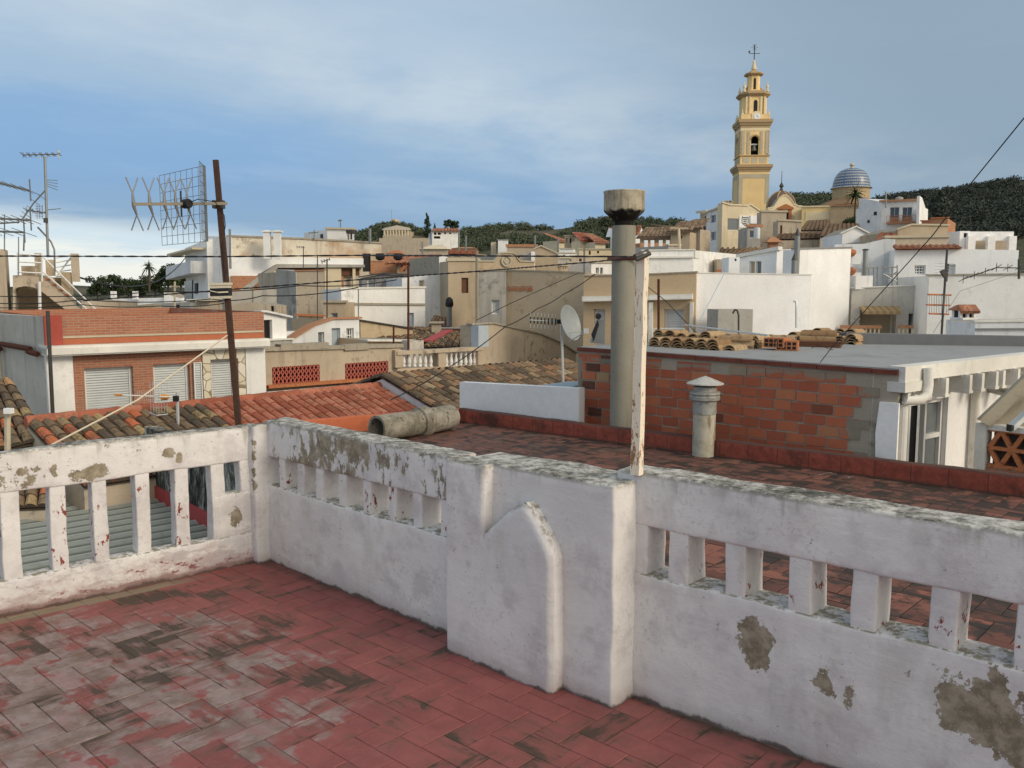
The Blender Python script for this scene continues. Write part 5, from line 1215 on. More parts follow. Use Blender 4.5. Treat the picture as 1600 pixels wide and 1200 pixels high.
o = mb.build('ground', material('hill scrub', hillm, .95, .1), smooth=True); tag(o, kind='structure')

# ------------------------------------------------------------------ foliage
def leafmat(name, dark, light):
    def fn(n, P):
        at = n.new('ShaderNodeAttribute', attribute_name='tc').outputs['Fac']; return n.mix(at, dark, light), None
    return material(name, fn, .8, .2)
L_pine = leafmat('pine foliage', (.018, .032, .014), (.060, .085, .030)); L_far = leafmat('far pine foliage', (.050, .068, .040), (.120, .138, .082)); L_far2 = leafmat('darker far foliage', (.036, .046, .038), (.066, .076, .058))  # far pine green is lightened in the colour itself in place of haze
L_lite = leafmat('garden foliage', (.04, .06, .02), (.11, .14, .045)); M_trunk = plain('bark', (.10, .075, .05), .95)
def clump(mb, c, rx, rz, n, s):
    c = V(c); b0 = random.random()*.35
    for _ in range(n):
        d = V((random.gauss(0, 1), random.gauss(0, 1), random.gauss(0, 1))).normalized()*(random.random()**.45)
        p = c+V((d.x*rx, d.y*rx, d.z*rz)); nn = (d+V((random.gauss(0, .5), random.gauss(0, .5), random.gauss(0, .5)))).normalized()
        e = nn.orthogonal().normalized(); g = nn.cross(e); a = random.random()*pi; e, g = e*cos(a)+g*sin(a), g*cos(a)-e*sin(a)
        k = s*random.uniform(.6, 1.3); i = len(mb.v)
        mb.v += [p-e*k-g*k*.5, p+e*k-g*k*.3, p+e*k*.5+g*k, p-e*k*.6+g*k*.6]; mb.f.append((i, i+1, i+2, i+3)); mb.c.append(min(1, b0+random.random()*.65))
def tree(name, label, cat, base, h, r, mat=None, kind='round', n=700, group=None, s=None, trunk=.3):
    n = int(n*2.2); s = (s or r*.10)*.62
    base = V(base); root = thing(name, label, cat, base, group); s = s or r*.10
    q = MB(); q.tube([base-V((0, 0, .5)), base+V((r*.03, 0, h*trunk)), base+V((0, 0, h*.85))], [h*.03, h*.022, h*.006], 7)
    for k in range(4):
        a = k*1.7; q.tube([base+V((0, 0, h*(trunk+.05*k))), base+V((cos(a)*r*.6, sin(a)*r*.6, h*(trunk+.2+.08*k)))], [h*.012, h*.004], 5)
    q.build('trunk', M_trunk, root)
    q = MB()
    if kind == 'round':
        for k in range(14):
            a = random.random()*6.28; rr = random.random()**.5*r*.68; z = h*random.uniform(trunk+.1, .88); clump(q, base+V((cos(a)*rr, sin(a)*rr, z)), r*random.uniform(.28, .45), r*random.uniform(.25, .38), n//14, s)
    elif kind == 'cypress':
        for k in range(16):
            t = k/15; w = r*(sin(min(1, t*1.5+.15)*pi/2) if t < .5 else (1-(t-.5)*1.9)*1.0); clump(q, base+V((random.uniform(-.2, .2)*r, random.uniform(-.2, .2)*r, h*(.08+.9*t))), max(.15*r, w), h*.06, n//16, s)
    elif kind == 'palm':
        c = base+V((0, 0, h*.80))
        for k in range(46):
            a = random.random()*6.28; el = random.uniform(-.7, 1.3); L = r*random.uniform(.8, 1.1); d = V((cos(a)*cos(el), sin(a)*cos(el), sin(el))); pv = c
            sd = V((-sin(a), cos(a), 0))
            for m in range(5):
                p = c+d*L*(m+1)/5-V((0, 0, 1))*L*.45*((m+1)/5)**2; w = r*.11*(1-m/6); q.poly([pv-sd*w, pv+sd*w*.1, p+sd*w*.1, p-sd*w-V((0, 0, w))]); q.poly([pv-sd*w*.1, pv+sd*w, p+sd*w-V((0, 0, w)), p-sd*w*.1]); pv = p
    q.build('crown', mat or L_pine, root, recalc=False); return root

# forest on the hills: one mass
random.seed(11); q = MB(); q2 = MB(); cnt = 0
def scatter(n, u0, u1, y0, y1, dens, hmin, hmax, leaf, nl, mb, mask=None):
    for _ in range(n):
        u = random.uniform(u0, u1); y = random.uniform(y0, y1); x = (u-800)/F*y
        if mask and not mask(u, y): continue
        if noise.noise(V((x*.018, y*.018, 7))) < dens: continue
        z = ground_z(x, y); h = random.uniform(hmin, hmax); clump(mb, (x, y, z+h*.45), h*.55, h*.5, int(nl*2.6), leaf*.52)
scatter(3200, 690, 1130, 330, 640, -.30, 2.0, 5.0, .85, 18, q)
scatter(420, 690, 1120, 590, 630, -.25, 2.5, 6.5, .95, 22, q)
scatter(500, 560, 745, 290, 420, -.05, 1.5, 3, .7, 22, q, lambda u, y: not (585 < u < 650 and y < 345))
scatter(900, 570, 700, 312, 420, -1, 1.2, 2.8, .5, 18, q)
scatter(200, 560, 600, 270, 330, -1, 1.5, 3, .5, 18, q)
scatter(420, 660, 880, 230, 330, .0, 2.5, 5, .8, 22, q)
scatter(260, 1225, 1310, 560, 640, -.6, 4, 8, 1.1, 26, q)
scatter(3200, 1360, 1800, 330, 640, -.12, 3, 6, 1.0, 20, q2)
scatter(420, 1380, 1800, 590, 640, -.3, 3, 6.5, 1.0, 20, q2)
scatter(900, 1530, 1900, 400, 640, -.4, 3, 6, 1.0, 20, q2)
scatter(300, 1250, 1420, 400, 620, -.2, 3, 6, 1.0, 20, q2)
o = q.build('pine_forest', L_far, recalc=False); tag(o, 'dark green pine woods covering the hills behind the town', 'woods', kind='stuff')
o = q2.build('pine_forest', L_far2, recalc=False); tag(o, 'darker pine woods on the long slope at the right', 'woods', kind='stuff')  # same leaf clumps in a darker green
random.seed(5)

# ------------------------------------------------------------------ villas on the knoll
def zg(u, Y): return ground_z((u-800)/F*Y, Y)
P, r, bk = house('hill_villa', 'long villa with colonnade and pyramid roof on the left knoll', 'villa', (599, 300), (640, 300), [(599, 360), (640, 360)], 12, M_tan, [(603+k*4.6, 362, 606+k*4.6, 367, 'dark') for k in range(7)], zb=0, dep=1.5)
q = MB(); a = T(596, 359.5, 299); b = T(643, 359.5, 299); m = T(620, 352, 305); c = T(640, 356, 312); d = T(600, 356, 312); q.poly([a, b, m]); q.poly([b, c, m]); q.poly([c, d, m]); q.poly([d, a, m]); q.build('pyramid_roof', M_tan3, r)
q = MB()
for k in range(9): q.cbox(T(601+k*4.6, 368, 297.5), .5, .5, T(600, 360, 297.5).z-T(600, 368, 297.5).z)
q.build('columns', M_cream, r); q = MB(); q.box(T(598, 368, 297), T(641, 368, 297)-T(598, 368, 297), (0, 3, 0), (0, 0, -1.2)); q.build('terrace', M_tan3, r)
q = MB(); c0 = T(617, 349, 340); q.lathe(c0-V((0, 0, 2)), [(2.2, 0), (2.2, 2.6), (1.5, 3.4), (.3, 3.8)], 10); centre_obj('water_tank', q, M_tan3, 'little round tank on the top of the left knoll', 'tank')
q = MB(); q.tube([T(612, 349, 340), T(612, 327, 340)], .09, 5); centre_obj('radio_mast', q, M_metal, 'hair-thin radio mast on top of the left knoll', 'mast')
P, r, bk = house('hill_villa', 'white two-storey villa with reddish roof beside the tall cypress', 'villa', (675, 260), (717, 262), [(675, 361), (717, 361)], 10, M_white, [(678, 363, 682, 367, 'dark'), (684, 363, 689, 367, 'dark'), (678, 369, 688, 373, 'dark'), (694, 363, 697, 366, 'dark'), (702, 363, 705, 366, 'dark')], zb=-3, dep=.8)
q = MB(); a = T(673, 361, 259); b = T(719, 361, 261); c = T(716, 357, 270); d = T(678, 357, 270); tile_quad(q, d, c, b, a, 1, 1.5, .2, 3); q.build('roof', T_red, r, recalc=False)
tree('cypress_tree', 'tall dark cypress left of the white hill villa', 'tree', T(668, 374, 262), 7.6, 1.3, L_pine, 'cypress', 700, s=.28, trunk=.05)
tree('cypress_tree', 'short pointed cypress between tall cypress and the white hill villa', 'tree', T(679, 366, 268), 3.2, .6, L_pine, 'cypress', 250, s=.2, trunk=.05)
tree('pine_tree', 'round dark pine at the left, behind the roof of the white hill villa', 'tree', T(700, 366, 275), 5.0, 1.7, L_pine, 'round', 500, s=.28, trunk=.2)
tree('pine_tree', 'round dark pine at the right, behind the roof of the white hill villa', 'tree', T(710, 366, 276), 4.8, 1.7, L_pine, 'round', 500, s=.28, trunk=.2)
tree('pine_tree', 'bushy pine rising behind the concrete flue on the ridge', 'tree', T(952, 376, 420), 11.5, 5.5, L_far, 'round', 700, s=.75, trunk=.1)
# retaining walls on the knoll
q = MB(); a = T(592, 372, 250); b = T(668, 372, 250); q.box(a, b-a, (0, 6, 0), (0, 0, -3.2)); centre_obj('terrace_wall', q, M_tan3, 'long earth-coloured retaining wall below the colonnade villa', 'wall')
q = MB(); a = T(592, 382, 235); b = T(680, 384, 235); q.box(a, b-a, (0, 6, 0), (0, 0, -3.6)); centre_obj('terrace_wall', q, M_tan3, 'lower earth-coloured retaining wall of the knoll', 'wall')
def hip(name, label, u0, u1, ve, vt, Y, wall, roof, vb=None, dep=10, group=None, wins=()):
    P, r, bk = house(name, label, 'house', (u0, Y), (u1, Y), [(u0, ve), (u1, ve)], dep, wall, wins, zb=-9, dep=.5, group=group)
    q = MB(); w = .04*(u1-u0)
    a = T(u0-w, ve, Y-.4); b = T(u1+w, ve, Y-.4); um = (u0+u1)/2; zt = T(um, vt, Y+dep/2).z
    m1 = V((a.x+(b.x-a.x)*.3, Y+dep/2, zt)); m2 = V((a.x+(b.x-a.x)*.7, Y+dep/2, zt)); c = b+V((0, dep+.8, 0)); d = a+V((0, dep+.8, 0))
    for pts in ((a, b, m2, m1), (b, c, m2), (c, d, m1, m2), (d, a, m1)): q.poly(pts)
    q.poly([a, b, c, d]); q.build('roof', roof, r); return r
hip('hip_roof_house', 'low house with pale cream hipped roof below the knoll', 656, 700, 389, 383, 130, M_tan3, M_cream, dep=8)
hip('hip_roof_house', 'low tan house with small orange roof right of the cream hipped one', 706, 745, 388, 386, 132, M_tan, M_terra, dep=8)
hip('hip_roof_house', 'little house with orange hipped roof and white shutters left of the cream hipped one', 603, 627, 396, 391, 110, M_white, M_terrat, dep=5, wins=[(611, 399, 616, 403, 'dark')])
house('hill_house', 'tiny white house alone among trees on the ridge slope', 'house', (778, 330), (794, 330), [(778, 375), (794, 375)], 6, M_whitec, zb=0, coping=(.3, .3, M_greyb))
house('hill_house', 'tiny pale green-roofed shed beside the lone white ridge house', 'house', (767, 335), (775, 335), [(767, 379), (775, 378)], 5, M_cream, zb=0)

# ------------------------------------------------------------------ white long block on the left
P, r, bk = house('apartment_block', 'long white block with brown-stained parapet and roof chimneys', 'house', (356, 58), (596, 62), [(356, 370), (470, 374), (596, 381)], 9, M_whites,
    [], zb=6.0-5.0, coping=(.12, .08, M_coping))
BK = P
z1 = P.sz(480, 404)[1]
# remove lower part: the block floats over a storey whose shade is a dark panel
P2, r2, _ = P, r, None
q = MB(); s0, za = P.sz(356, 402); s1, zb_ = P.sz(566, 404); q.prism([P.pt(s0, za, .35), P.pt(s1, zb_, .35), P.pt(s1, P.sz(566, 415)[1], .35), P.pt(P.sz(428, 415)[0], P.sz(428, 414)[1], .35), P.pt(P.sz(372, 454)[0], P.sz(372, 448)[1], .35), P.pt(s0, P.sz(356, 460)[1], .35)], -P.n*.3); q.build('stair_wall', M_whitec, r)
q = MB(); pts = [(566, 414), (430, 413), (426, 415), (380, 448), (362, 462), (376, 462), (388, 452), (432, 419), (566, 418)]
q.prism([P.px(u, v, .8) for u, v in pts], -P.n*1.0); q.build('stair_soffit', M_grey, r)
q = MB(); s0, za = P.sz(360, 431); s1, zb_ = P.sz(535, 462); q.pbox(P, s0, s1, zb_, za, .38, .5); q.build('orange_brick_wall', M_orange, r)
q = MB(); s0, za = P.sz(434, 419); s1, zb_ = P.sz(560, 431); q.pbox(P, s0, s1, zb_, za, .3, .36); q.build('storey_shade', M_brownw, r)  # flat panel whose dark colour stands in for the shade of a recess
for (u0, u1) in ((504, 531), (548, 553), (424, 432)):
    s0, za = P.sz(u0, 419); s1, zb_ = P.sz(u1, 455); q = MB(); q.pbox(P, s0, s1, zb_, za, .37, .62); q.build('pillar', M_cream, r)
s0, za = P.sz(567, 396); s1, zb_ = P.sz(578, 424); q = MB(); q.pbox(P, s0, s1, zb_, za, .005, .05); q.build('dark_bay', M_dark, r)
s0, za = P.sz(578, 400); s1, zb_ = P.sz(622, 428); q = MB(); q.pbox(P, s0, s1, zb_, za, .0, .15); q.build('brick_wing', M_orange, r)
s0, za = P.sz(578, 396); s1, zb_ = P.sz(598, 408); q = MB(); q.pbox(P, s0, s1, zb_, za, .0, .20); q.build('sand_strip', M_tan, r)
P2 = plY(322, 59.5, 357, 58); s0, zt = P2.sz(322, 376); s1, zt1 = P2.sz(356, 370)
q = MB(); q.prism([P2.pt(0, -9), P2.pt(P2.L, -9), P2.px(357, 370), P2.px(322, 369)], -P2.n*5); q.build('left_wing', M_white, r)
P3 = plY(289, 70, 323, 59.5); q = MB(); q.prism([P3.pt(0, -9), P3.pt(P3.L, -9), P3.px(323, 374), P3.px(289, 388)], -P3.n*4); lw = q.build('side_wing', M_white, r)
q = MB(); q.prism([P3.px(278, 400, .9), P3.px(322, 390, .9), P3.px(322, 387, .9), P3.px(279, 397, .9)], -P3.n*1.2); q.build('eave', M_cream, r)
q = MB(); q.prism([P3.px(279, 417, 1.0), P3.px(322, 408, 1.0), P3.px(322, 427, 1.0), P3.px(279, 437, 1.0)], -P3.n*1.0); q.build('balcony', M_whiteb, r)
q = MB(); q.prism([P3.px(290, 440, .05), P3.px(302, 437, .05), P3.px(302, 470, .05), P3.px(290, 470, .05)], P3.n*.05); q.build('window_bay', M_glassg, r)
q = MB(); q.prism([P3.px(306, 443, .05), P3.px(310, 442, .05), P3.px(310, 458, .05), P3.px(306, 459, .05)], P3.n*.05); q.build('window', M_dark, r)
for u in (417.5, 433.5):
    c0 = T(u, 376, 57.6); q = MB(); q.cbox(c0-V((0, 0, 1.2)), .42, .4, T(u, 363, 57.6).z-c0.z+1.2); q.cbox(T(u, 363, 57.6), .62, .55, .09); q.cbox(T(u, 361.3, 57.6), .3, .3, .06)
    q.build('chimney', M_white, r)
q = MB(); a = T(360, 420, 57.2); q.cyl(a, T(359, 358, 57.2), .08, n=8); q.build('vent_pipe', M_metal, r)
P, r, bk = house('roof_cube', 'white rooftop stair room on the long stained white block', 'room', (511, 62), (553, 62), [(511, 358), (553, 359)], 4, M_white, [(542, 366, 546, 375, 'tanp')], zb=2, coping=(.12, .15, M_stone), skew=-2.6, left=[(502, 366, 505, 372, 'dark')])
c0 = T(549, 362, 61); q = MB(); q.lathe(c0-V((0, 0, .5)), [(.35, .35), (.4, .6), (.1, .62)], 10); q.tube([T(549, 374, 61.2), c0], .07, 5); centre_obj('roof_cowl', q, M_darkm, 'dark cowl standing at the right corner of the rooftop stair room', 'cowl')
P, r, bk = house('tower_block', 'two-tone grey and beige windowless block below the long white block', 'house', (462, 45), (506, 45), [(462, 424), (506, 423)], 5, M_tan3, zb=-9, skew=-3.4, coping=(.06, .06, M_terra))
P2 = plY(431, 46.5, 462, 45); q = MB(); q.prism([P2.pt(0, -9), P2.pt(P2.L, -9), P2.px(462, 424), P2.px(431, 421)], -P2.n*1); q.build('grey_side', M_grey, r)
house('grey_parapet', 'weathered grey parapet behind the brick house and pole box', 'wall', (358, 40), (432, 41), [(358, 457), (400, 452), (432, 452)], 2, M_grey, zb=-9)
house('cream_block', 'cream low wall with rounded top behind the dark pole', 'wall', (360, 36), (433, 36), [(360, 478), (378, 473), (400, 472), (433, 478)], 1.5, M_tan3, [(423, 478, 428, 488, 'dark')], zb=-9)
P, r, bk = house('small_house', 'small sand house with grey window and cornice right of the two-tone block', 'house', (505, 38), (539, 38), [(505, 473), (539, 473)], 4, M_tan, [(517, 489, 528, 502, 'grey')], zb=-9, coping=(.1, .1, M_tan3))
P, r, bk = house('small_house', 'sand lean-to with red roof strip at the foot of the two-tone block', 'house', (466, 34), (503, 34), [(466, 493), (503, 495)], 2, M_tan3, [(471, 498, 478, 516, 'grey'), (487, 500, 497, 507, 'grey')], zb=-9, coping=(.07, .12, M_terrat))
P, r, bk = house('brown_roof_house', 'house end with red posts under a sagging brown tiled roof', 'house', (620, 58), (690, 58), [(620, 410), (690, 407)], 8, M_tan3, [(627, 414, 633, 424, 'dark'), (640, 414, 660, 424, 'brown'), (672, 412, 686, 424, 'grey')], zb=-9)
q = MB(); tile_quad(q, T(640, 400, 64), T(690, 399, 64), T(692, 408, 57.5), T(600, 413, 57.5), .4, .7, .1, 3, .02); q.build('roof', T_red, r, recalc=False)
q = MB()
for (a, b) in (((625, 425), (636, 413)), ((637, 425), (650, 414)), ((640, 419), (658, 423)), ((658, 425), (660, 410))): q.tube([T(*a, 57.2), T(*b, 57.2)], .12, 5)
q.build('red_props', M_terrat, r)
for (u, lab) in ((594, 'black round pot on the orange brick wing, leftmost'), (622, 'black round pot on the orange brick wing, rightmost')):
    q = MB(); c0 = T(u, 407, 56); q.lathe(c0, [(.12, 0), (.28, .1), (.33, .35), (.25, .45), (.05, .46)], 12); centre_obj('pot', q, M_black, lab, 'pot', smooth=True)
house('gable_house', 'plain tan gable wall between curved gable house and hillside houses', 'house', (836, 62), (872, 62), [(836, 390), (845, 385), (872, 398)], 8, M_tan, zb=-9, coping=(.1, .1, M_stone))
house('gable_house', 'brownish low house with red-brown side behind the curved gable', 'house', (792, 66), (838, 66), [(792, 386), (838, 386)], 6, M_tan3, [(803, 399, 812, 403, 'dark')], zb=-9, coping=(.2, .1, M_terra))
house('roof_cube', 'small grey cube on the tan roofs left of the gable wall', 'room', (816, 60), (831, 60), [(816, 395), (831, 395)], 2, M_grey, zb=-9)
house('roof_cube', 'small white cube on the tan roofs touching the gable wall', 'room', (830, 59.5), (836, 59.5), [(830, 393), (836, 393)], 1.5, M_whitec, zb=-9)
house('tan_house', 'tan low house with raised end pieces left of the curved gable', 'house', (748, 60), (778, 60), [(748, 397), (760, 398), (770, 405), (778, 407)], 6, M_tan, zb=-9)
tiled_house('reddish roofs left of the curved gable house, below the woods', [(700, 391, 70), (748, 392, 70), (748, 398, 64), (700, 397, 64)], T_red, cw=.5)

# ------------------------------------------------------------------ hillside town between the flue and the church
HT = [  # u0,u1,vtop,Y,mat,label,roofstyle,wins
 (873, 884, 376, 150, M_cream, 'pale narrow house with reddish side roof at the left end of the hillside houses', 'red', []),
 (882, 900, 369, 140, M_tan, 'sand house with two tall pale openings on its upper floor, left of the orange roof', 'flat', [(884, 372, 887, 380, 'grey'), (890, 372, 893, 380, 'dark')]),
 (898, 908, 373, 138, M_cream, 'narrow cream house wedged left of the orange-roofed house', 'flat', []),
 (908, 932, 376, 135, M_yellow2, 'ochre house with bright orange roof and small white door', 'orange', [(911, 379, 917, 383, 'shutterw'), (924, 374, 928, 380, 'grey')]),
 (930, 946, 378, 132, M_cream, 'pale house with brown roof just left of the concrete flue', 'red', []),
 (875, 896, 389, 110, M_whitec, 'white long low house under the hillside cluster', 'flat', []),
 (872, 912, 396, 100, M_whitec, 'second white low house in front of the first', 'flat', [(880, 398, 883, 402, 'dark')]),
 (905, 956, 390, 96, M_yellow2, 'long ochre wall house left of the concrete flue', 'flat', [(920, 392, 923, 398, 'brown'), (933, 392, 936, 396, 'dark')]),
 (893, 935, 401, 84, M_tan3, 'weathered stone-grey house under the ochre wall house', 'flat', [(905, 404, 909, 409, 'dark')]),
 (888, 935, 411, 70, M_grey, 'rough grey-brown yard wall house with tiny pots', 'flat', []),
 (924, 956, 411, 66, M_white, 'shabby white house with two dark doors left of the concrete flue', 'flat', [(931, 418, 936, 428, 'grey'), (938, 418, 942, 428, 'dark')]),
 (866, 890, 404, 74, M_grey, 'flat grey capped block right of the tan gable wall', 'flat', []),
 (877, 887, 416, 62, M_tan, 'tiny brick chimney house with two dark vents', 'flat', [(879, 418, 881, 421, 'dark'), (883, 418, 885, 421, 'dark')]),
 (988, 1006, 366, 120, M_whitec, 'white gabled house with red roof right of the concrete flue', 'gable', [(991, 371, 994, 373, 'dark')]),
 (1018, 1036, 360, 150, M_terra, 'reddish small house below the ridge wood', 'flat', []),
 (1034, 1046, 358, 145, M_tan, 'tan house wing between reddish and white ridge houses', 'flat', []),
 (1038, 1060, 354, 160, M_whitec, 'white long house with dark flat roof on the ridge', 'dark', []),
 (1065, 1094, 349, 165, M_white, 'white ridge house left of the beige church-side houses', 'flat', [(1080, 351, 1083, 354, 'dark')]),
 (1075, 1095, 352, 150, M_greyw, 'grey-white stepped house under the white ridge house', 'flat', []),
 (1000, 1050, 371, 108, M_tan3, 'brown shadowy house with flat roof and small white lamp dome', 'brown', []),
 (1000, 1044, 380, 90, M_terra, 'house terrace with brown screens between white posts', 'posts', []),
 (1048, 1078, 362, 105, M_tan, 'beige house with brown pitched roof in the hillside cluster', 'brown', [(1064, 368, 1066, 373, 'dark')]),
 (1062, 1094, 358, 112, M_tan3, 'greyish house with rising brown roof left of the white two-window house', 'brown', [(1070, 370, 1073, 382, 'brown')]),
 (1044, 1062, 384, 70, M_grey, 'grey gabled shed in front of the beige hillside house', 'flat', []),
]
for k, (u0, u1, vt, Y, m, lab, st, wins) in enumerate(HT):
    P, r, bk = house('hillside_house', lab, 'house', (u0, Y), (u1, Y+random.uniform(-2, 2)), [(u0, vt), (u1, vt)], 4, m, wins, zb=-9, dep=.3, coping=(.12, .12, M_stone) if st == 'flat' else None)
    if st in ('red', 'orange', 'brown', 'dark'):
        mt = {'red': T_red, 'orange': T_orange, 'brown': T_brown, 'dark': T_brown}[st]; q = MB(); lift = {'dark': .6}.get(st, 1.5)
        a = P.pt(-.4, 0, .5); a.z = T(u0, vt, Y).z; b = P.pt(P.L+.4, 0, .5); b.z = a.z; c = b-P.n*5+V((-.6, 0, lift)); d = a-P.n*5+V((.6, 0, lift))
        tile_quad(q, d, c, b, a, .5, .8, .1, 3, .01); dn_ = V((0, 0, -.2)); q.poly([a, b, b+dn_, a+dn_], .1); q.build('roof_tiles', mt, r, recalc=False)
    if st == 'gable':
        q = MB(); a = P.pt(P.L*.45, 0, .05); z = T(u0, vt, Y).z; L = P.L; pk_ = P.pt(L*.75, z+1.3); q.prism([P.pt(L*.5, z-.05), P.pt(L, z-.05), pk_], -P.n*6); q.build('gable', m, r)
        q = MB(); tile_quad(q, pk_-P.n*5+V((-1, 0, 0)), pk_+P.n*.2, P.pt(L*.45, z, .3), P.pt(-.3, z, .3), .45, .7, .1, 3, .01); q.build('roof_tiles', T_red, r, recalc=False)
    if st == 'posts':
        q = MB()
        for u in (1009, 1019, 1032, 1043): q.cbox(T(u, 391, Y-1), .35, .35, 1.0)
        q.build('white_posts', M_whitec, r)
q = MB(); q.tube([T(1062, 395, 60), T(1060.5, 356, 60)], .09, 6); q.cbox(T(1060.5, 357, 60), 1.2, .1, .05); centre_obj('lamp_post', q, M_cream, 'pale thin post rising over the hillside roofs', 'post')

# ------------------------------------------------------------------ church quarter
P, r, bk = house('corner_house', 'tall white house with two blue windows below the bell tower, left', 'house', (1104, 128), (1129, 122), [(1104, 333), (1118, 328), (1129, 322)], 4, M_whiteb, [(1110.6, 337, 1118.5, 347, 'glass'), (1110.8, 363, 1118.5, 375, 'glass')], zb=-5, dep=.3, coping=(.2, .3, M_cream))
house('corner_house', 'tan strip house with small balcony left of the two-window white house', 'house', (1094, 131), (1105, 129), [(1094, 333), (1105, 332)], 8, M_tan, [(1101, 338, 1103, 341, 'dark'), (1099, 354, 1103, 362, 'brown')], zb=-5, coping=(.3, .5, M_cream))
P, r, bk = house('cream_house', 'broad cream house with grey shop-like panel and sign below the bell tower', 'house', (1129, 120), (1191, 122), [(1129, 317), (1140, 321), (1168, 322), (1172, 320), (1191, 334)], 1.2, M_cream, [(1137, 341, 1154, 360, 'grey')], zb=-5, dep=.2, coping=(.2, .15, M_cream))
q = MB(); s0, za = P.sz(1155, 337); s1, zb_ = P.sz(1171, 356); q.pbox(P, s0, s1, zb_, za, .02, .10); so_ = q.build('sign_panel', M_whitec, r)
s0, za = P.sz(1163.5, 344); q = MB()
for k in range(4): q.pbox(P, s0-.36+.05*k, s0+.36-.05*k, za+.35-.27*k-.09, za+.35-.27*k+.06, .10, .12)
q.tube([P.pt(s0-.45, za+.5, .12), P.pt(s0-.5, za-.3, .12), P.pt(s0, za-.75, .12), P.pt(s0+.5, za-.3, .12), P.pt(s0+.45, za+.5, .12)], .05, 5); q.build('round_emblem', M_darkm, so_)
q = MB(); s0, za = P.sz(1171, 337); s1, zb_ = P.sz(1191, 350); q.pbox(P, s0, s1, zb_, za, .0, .3); q.build('white_parapet', M_whitec, r)
for (u0, u1) in ((1131, 1134), (1137, 1140), (1141, 1143)):
    c0 = T(u0+1, 322, 123); q = MB(); q.cbox(c0-V((0, 0, .3)), .4, .4, .9); q.cbox(c0+V((0, 0, .6)), .6, .6, .12); q.build('chimney', M_tan, r)
house('lift_room', 'grey glazed rooftop lift room in front of the cream house', 'room', (1168, 100), (1189, 100), [(1168, 355), (1189, 355)], 4, M_grey, [(1171, 360, 1179, 372, 'glass')], zb=-9, coping=(.3, .2, M_terra))
q = MB(); c0 = T(1182.5, 373, 98); q.lathe(c0, [(.38, 0), (.38, T(1182, 356, 98).z-c0.z), (.1, T(1182, 355, 98).z-c0.z)], 12); centre_obj('steel_tank', q, M_alu, 'shiny upright steel cylinder beside the grey lift room', 'tank', smooth=True)
house('tan_block', 'flat tan-grey block right of the cream house', 'house', (1190, 108), (1229, 108), [(1190, 331), (1229, 332)], 2, M_tan3, zb=-9, coping=(.2, .15, M_stone))
house('tan_block', 'lower tan block with brown drainpipe marks under the yellow gable', 'house', (1216, 104), (1252, 104), [(1216, 345), (1252, 347)], 2, M_tan3, [(1219, 352, 1222, 368, 'brown')], zb=-9, coping=(.2, .15, M_stone))
tiled_house('broad brown roofs in front of the yellow church wing', [(1262, 345, 130), (1296, 343, 130), (1300, 360, 118), (1249, 360, 118)], T_brown, wall=M_tan, cw=.6)
r = tiled_house('long brown eave above small square windows right of the pointed flues', [(1216, 366, 95), (1305, 362, 95), (1305, 372, 86), (1212, 374, 86)], T_brown, wall=M_tan3, cw=.5)
house('tan_block', 'low tan house front with small square windows under the long brown eave', 'house', (1212, 86.5), (1305, 86.5), [(1212, 375), (1305, 372)], 3, M_tan3, [(1233, 380, 1239, 386, 'shutterw'), (1266.5, 380, 1275, 386, 'grey'), (1289, 379, 1297, 385, 'grey')], zb=-9)
q = MB(); c0 = T(1207, 388, 60); q.cbox(c0, .55, .55, T(1207, 379, 60).z-c0.z); q.lathe(T(1207, 379, 60), [(.75, 0), (.7, .08), (.1, .4)], 4, rot=pi/4); centre_obj('chimney', q, M_terra, 'small chimney with pyramid tile hat between the roofs left of the pointed flues', 'chimney')
P, r, bk = house('white_gable_house', 'small white gabled house with brown roof left of the upper white house', 'house', (1316, 62), (1355, 62), [(1316, 366), (1337, 355), (1355, 366)], 4, M_whitec, zb=-9, coping=(.1, .15, M_whitetrim))
tiled_house('dark old roof behind the small white gabled house', [(1290, 350, 90), (1342, 350, 90), (1348, 366, 80), (1280, 370, 80)], T_brown, cw=.5)
P, r, bk = house('upper_white_house', 'white house with two balcony doors and red balcony fronts, upper right', 'house', (1378, 110), (1437, 108), [(1378, 316), (1437, 314)], 9, M_white, [(1390.5, 324, 1404.5, 346, 'slide'), (1410, 324, 1424.5, 346, 'slide')], zb=-9, coping=(.25, .3, M_terra), dep=.3, skew=-4)
q = MB(); s0, za = P.sz(1391, 340); s1, zb_ = P.sz(1404, 347); q.pbox(P, s0, s1, zb_, za, .25, .3); s0 = P.sz(1410, 340)[0]; s1 = P.sz(1425, 340)[0]; q.pbox(P, s0, s1, zb_, za, .25, .3); q.build('balcony_fronts', M_terra, r)
q = MB(); s0 = P.sz(1386, 347)[0]; s1 = P.sz(1431, 347)[0]; q.pbox(P, s0, s1, zb_-.25, zb_, .0, .9)
for k in range(12): q.pbox(P, s0+(s1-s0)*k/11-.02, s0+(s1-s0)*k/11+.02, zb_, za+.15, .84, .88)
q.pbox(P, s0, s1, za+.12, za+.17, .84, .88); q.build('balcony', M_terra, r)
P2 = plY(1342, 114, 1379, 110); q = MB(); q.prism([P2.pt(0, -9), P2.pt(P2.L, -9), P2.px(1379, 316), P2.px(1355, 311), P2.px(1342, 310)], -P2.n*6); q.build('left_wing', M_whiteb, r)
for (a, b) in (((1366, 331), (1370, 336)), ((1356, 344), (1359, 348))):
    s0, za = P2.sz(*a); s1, zb_ = P2.sz(*b); window(r, P2, s0, s1, zb_, za, 'dark', proud=True)
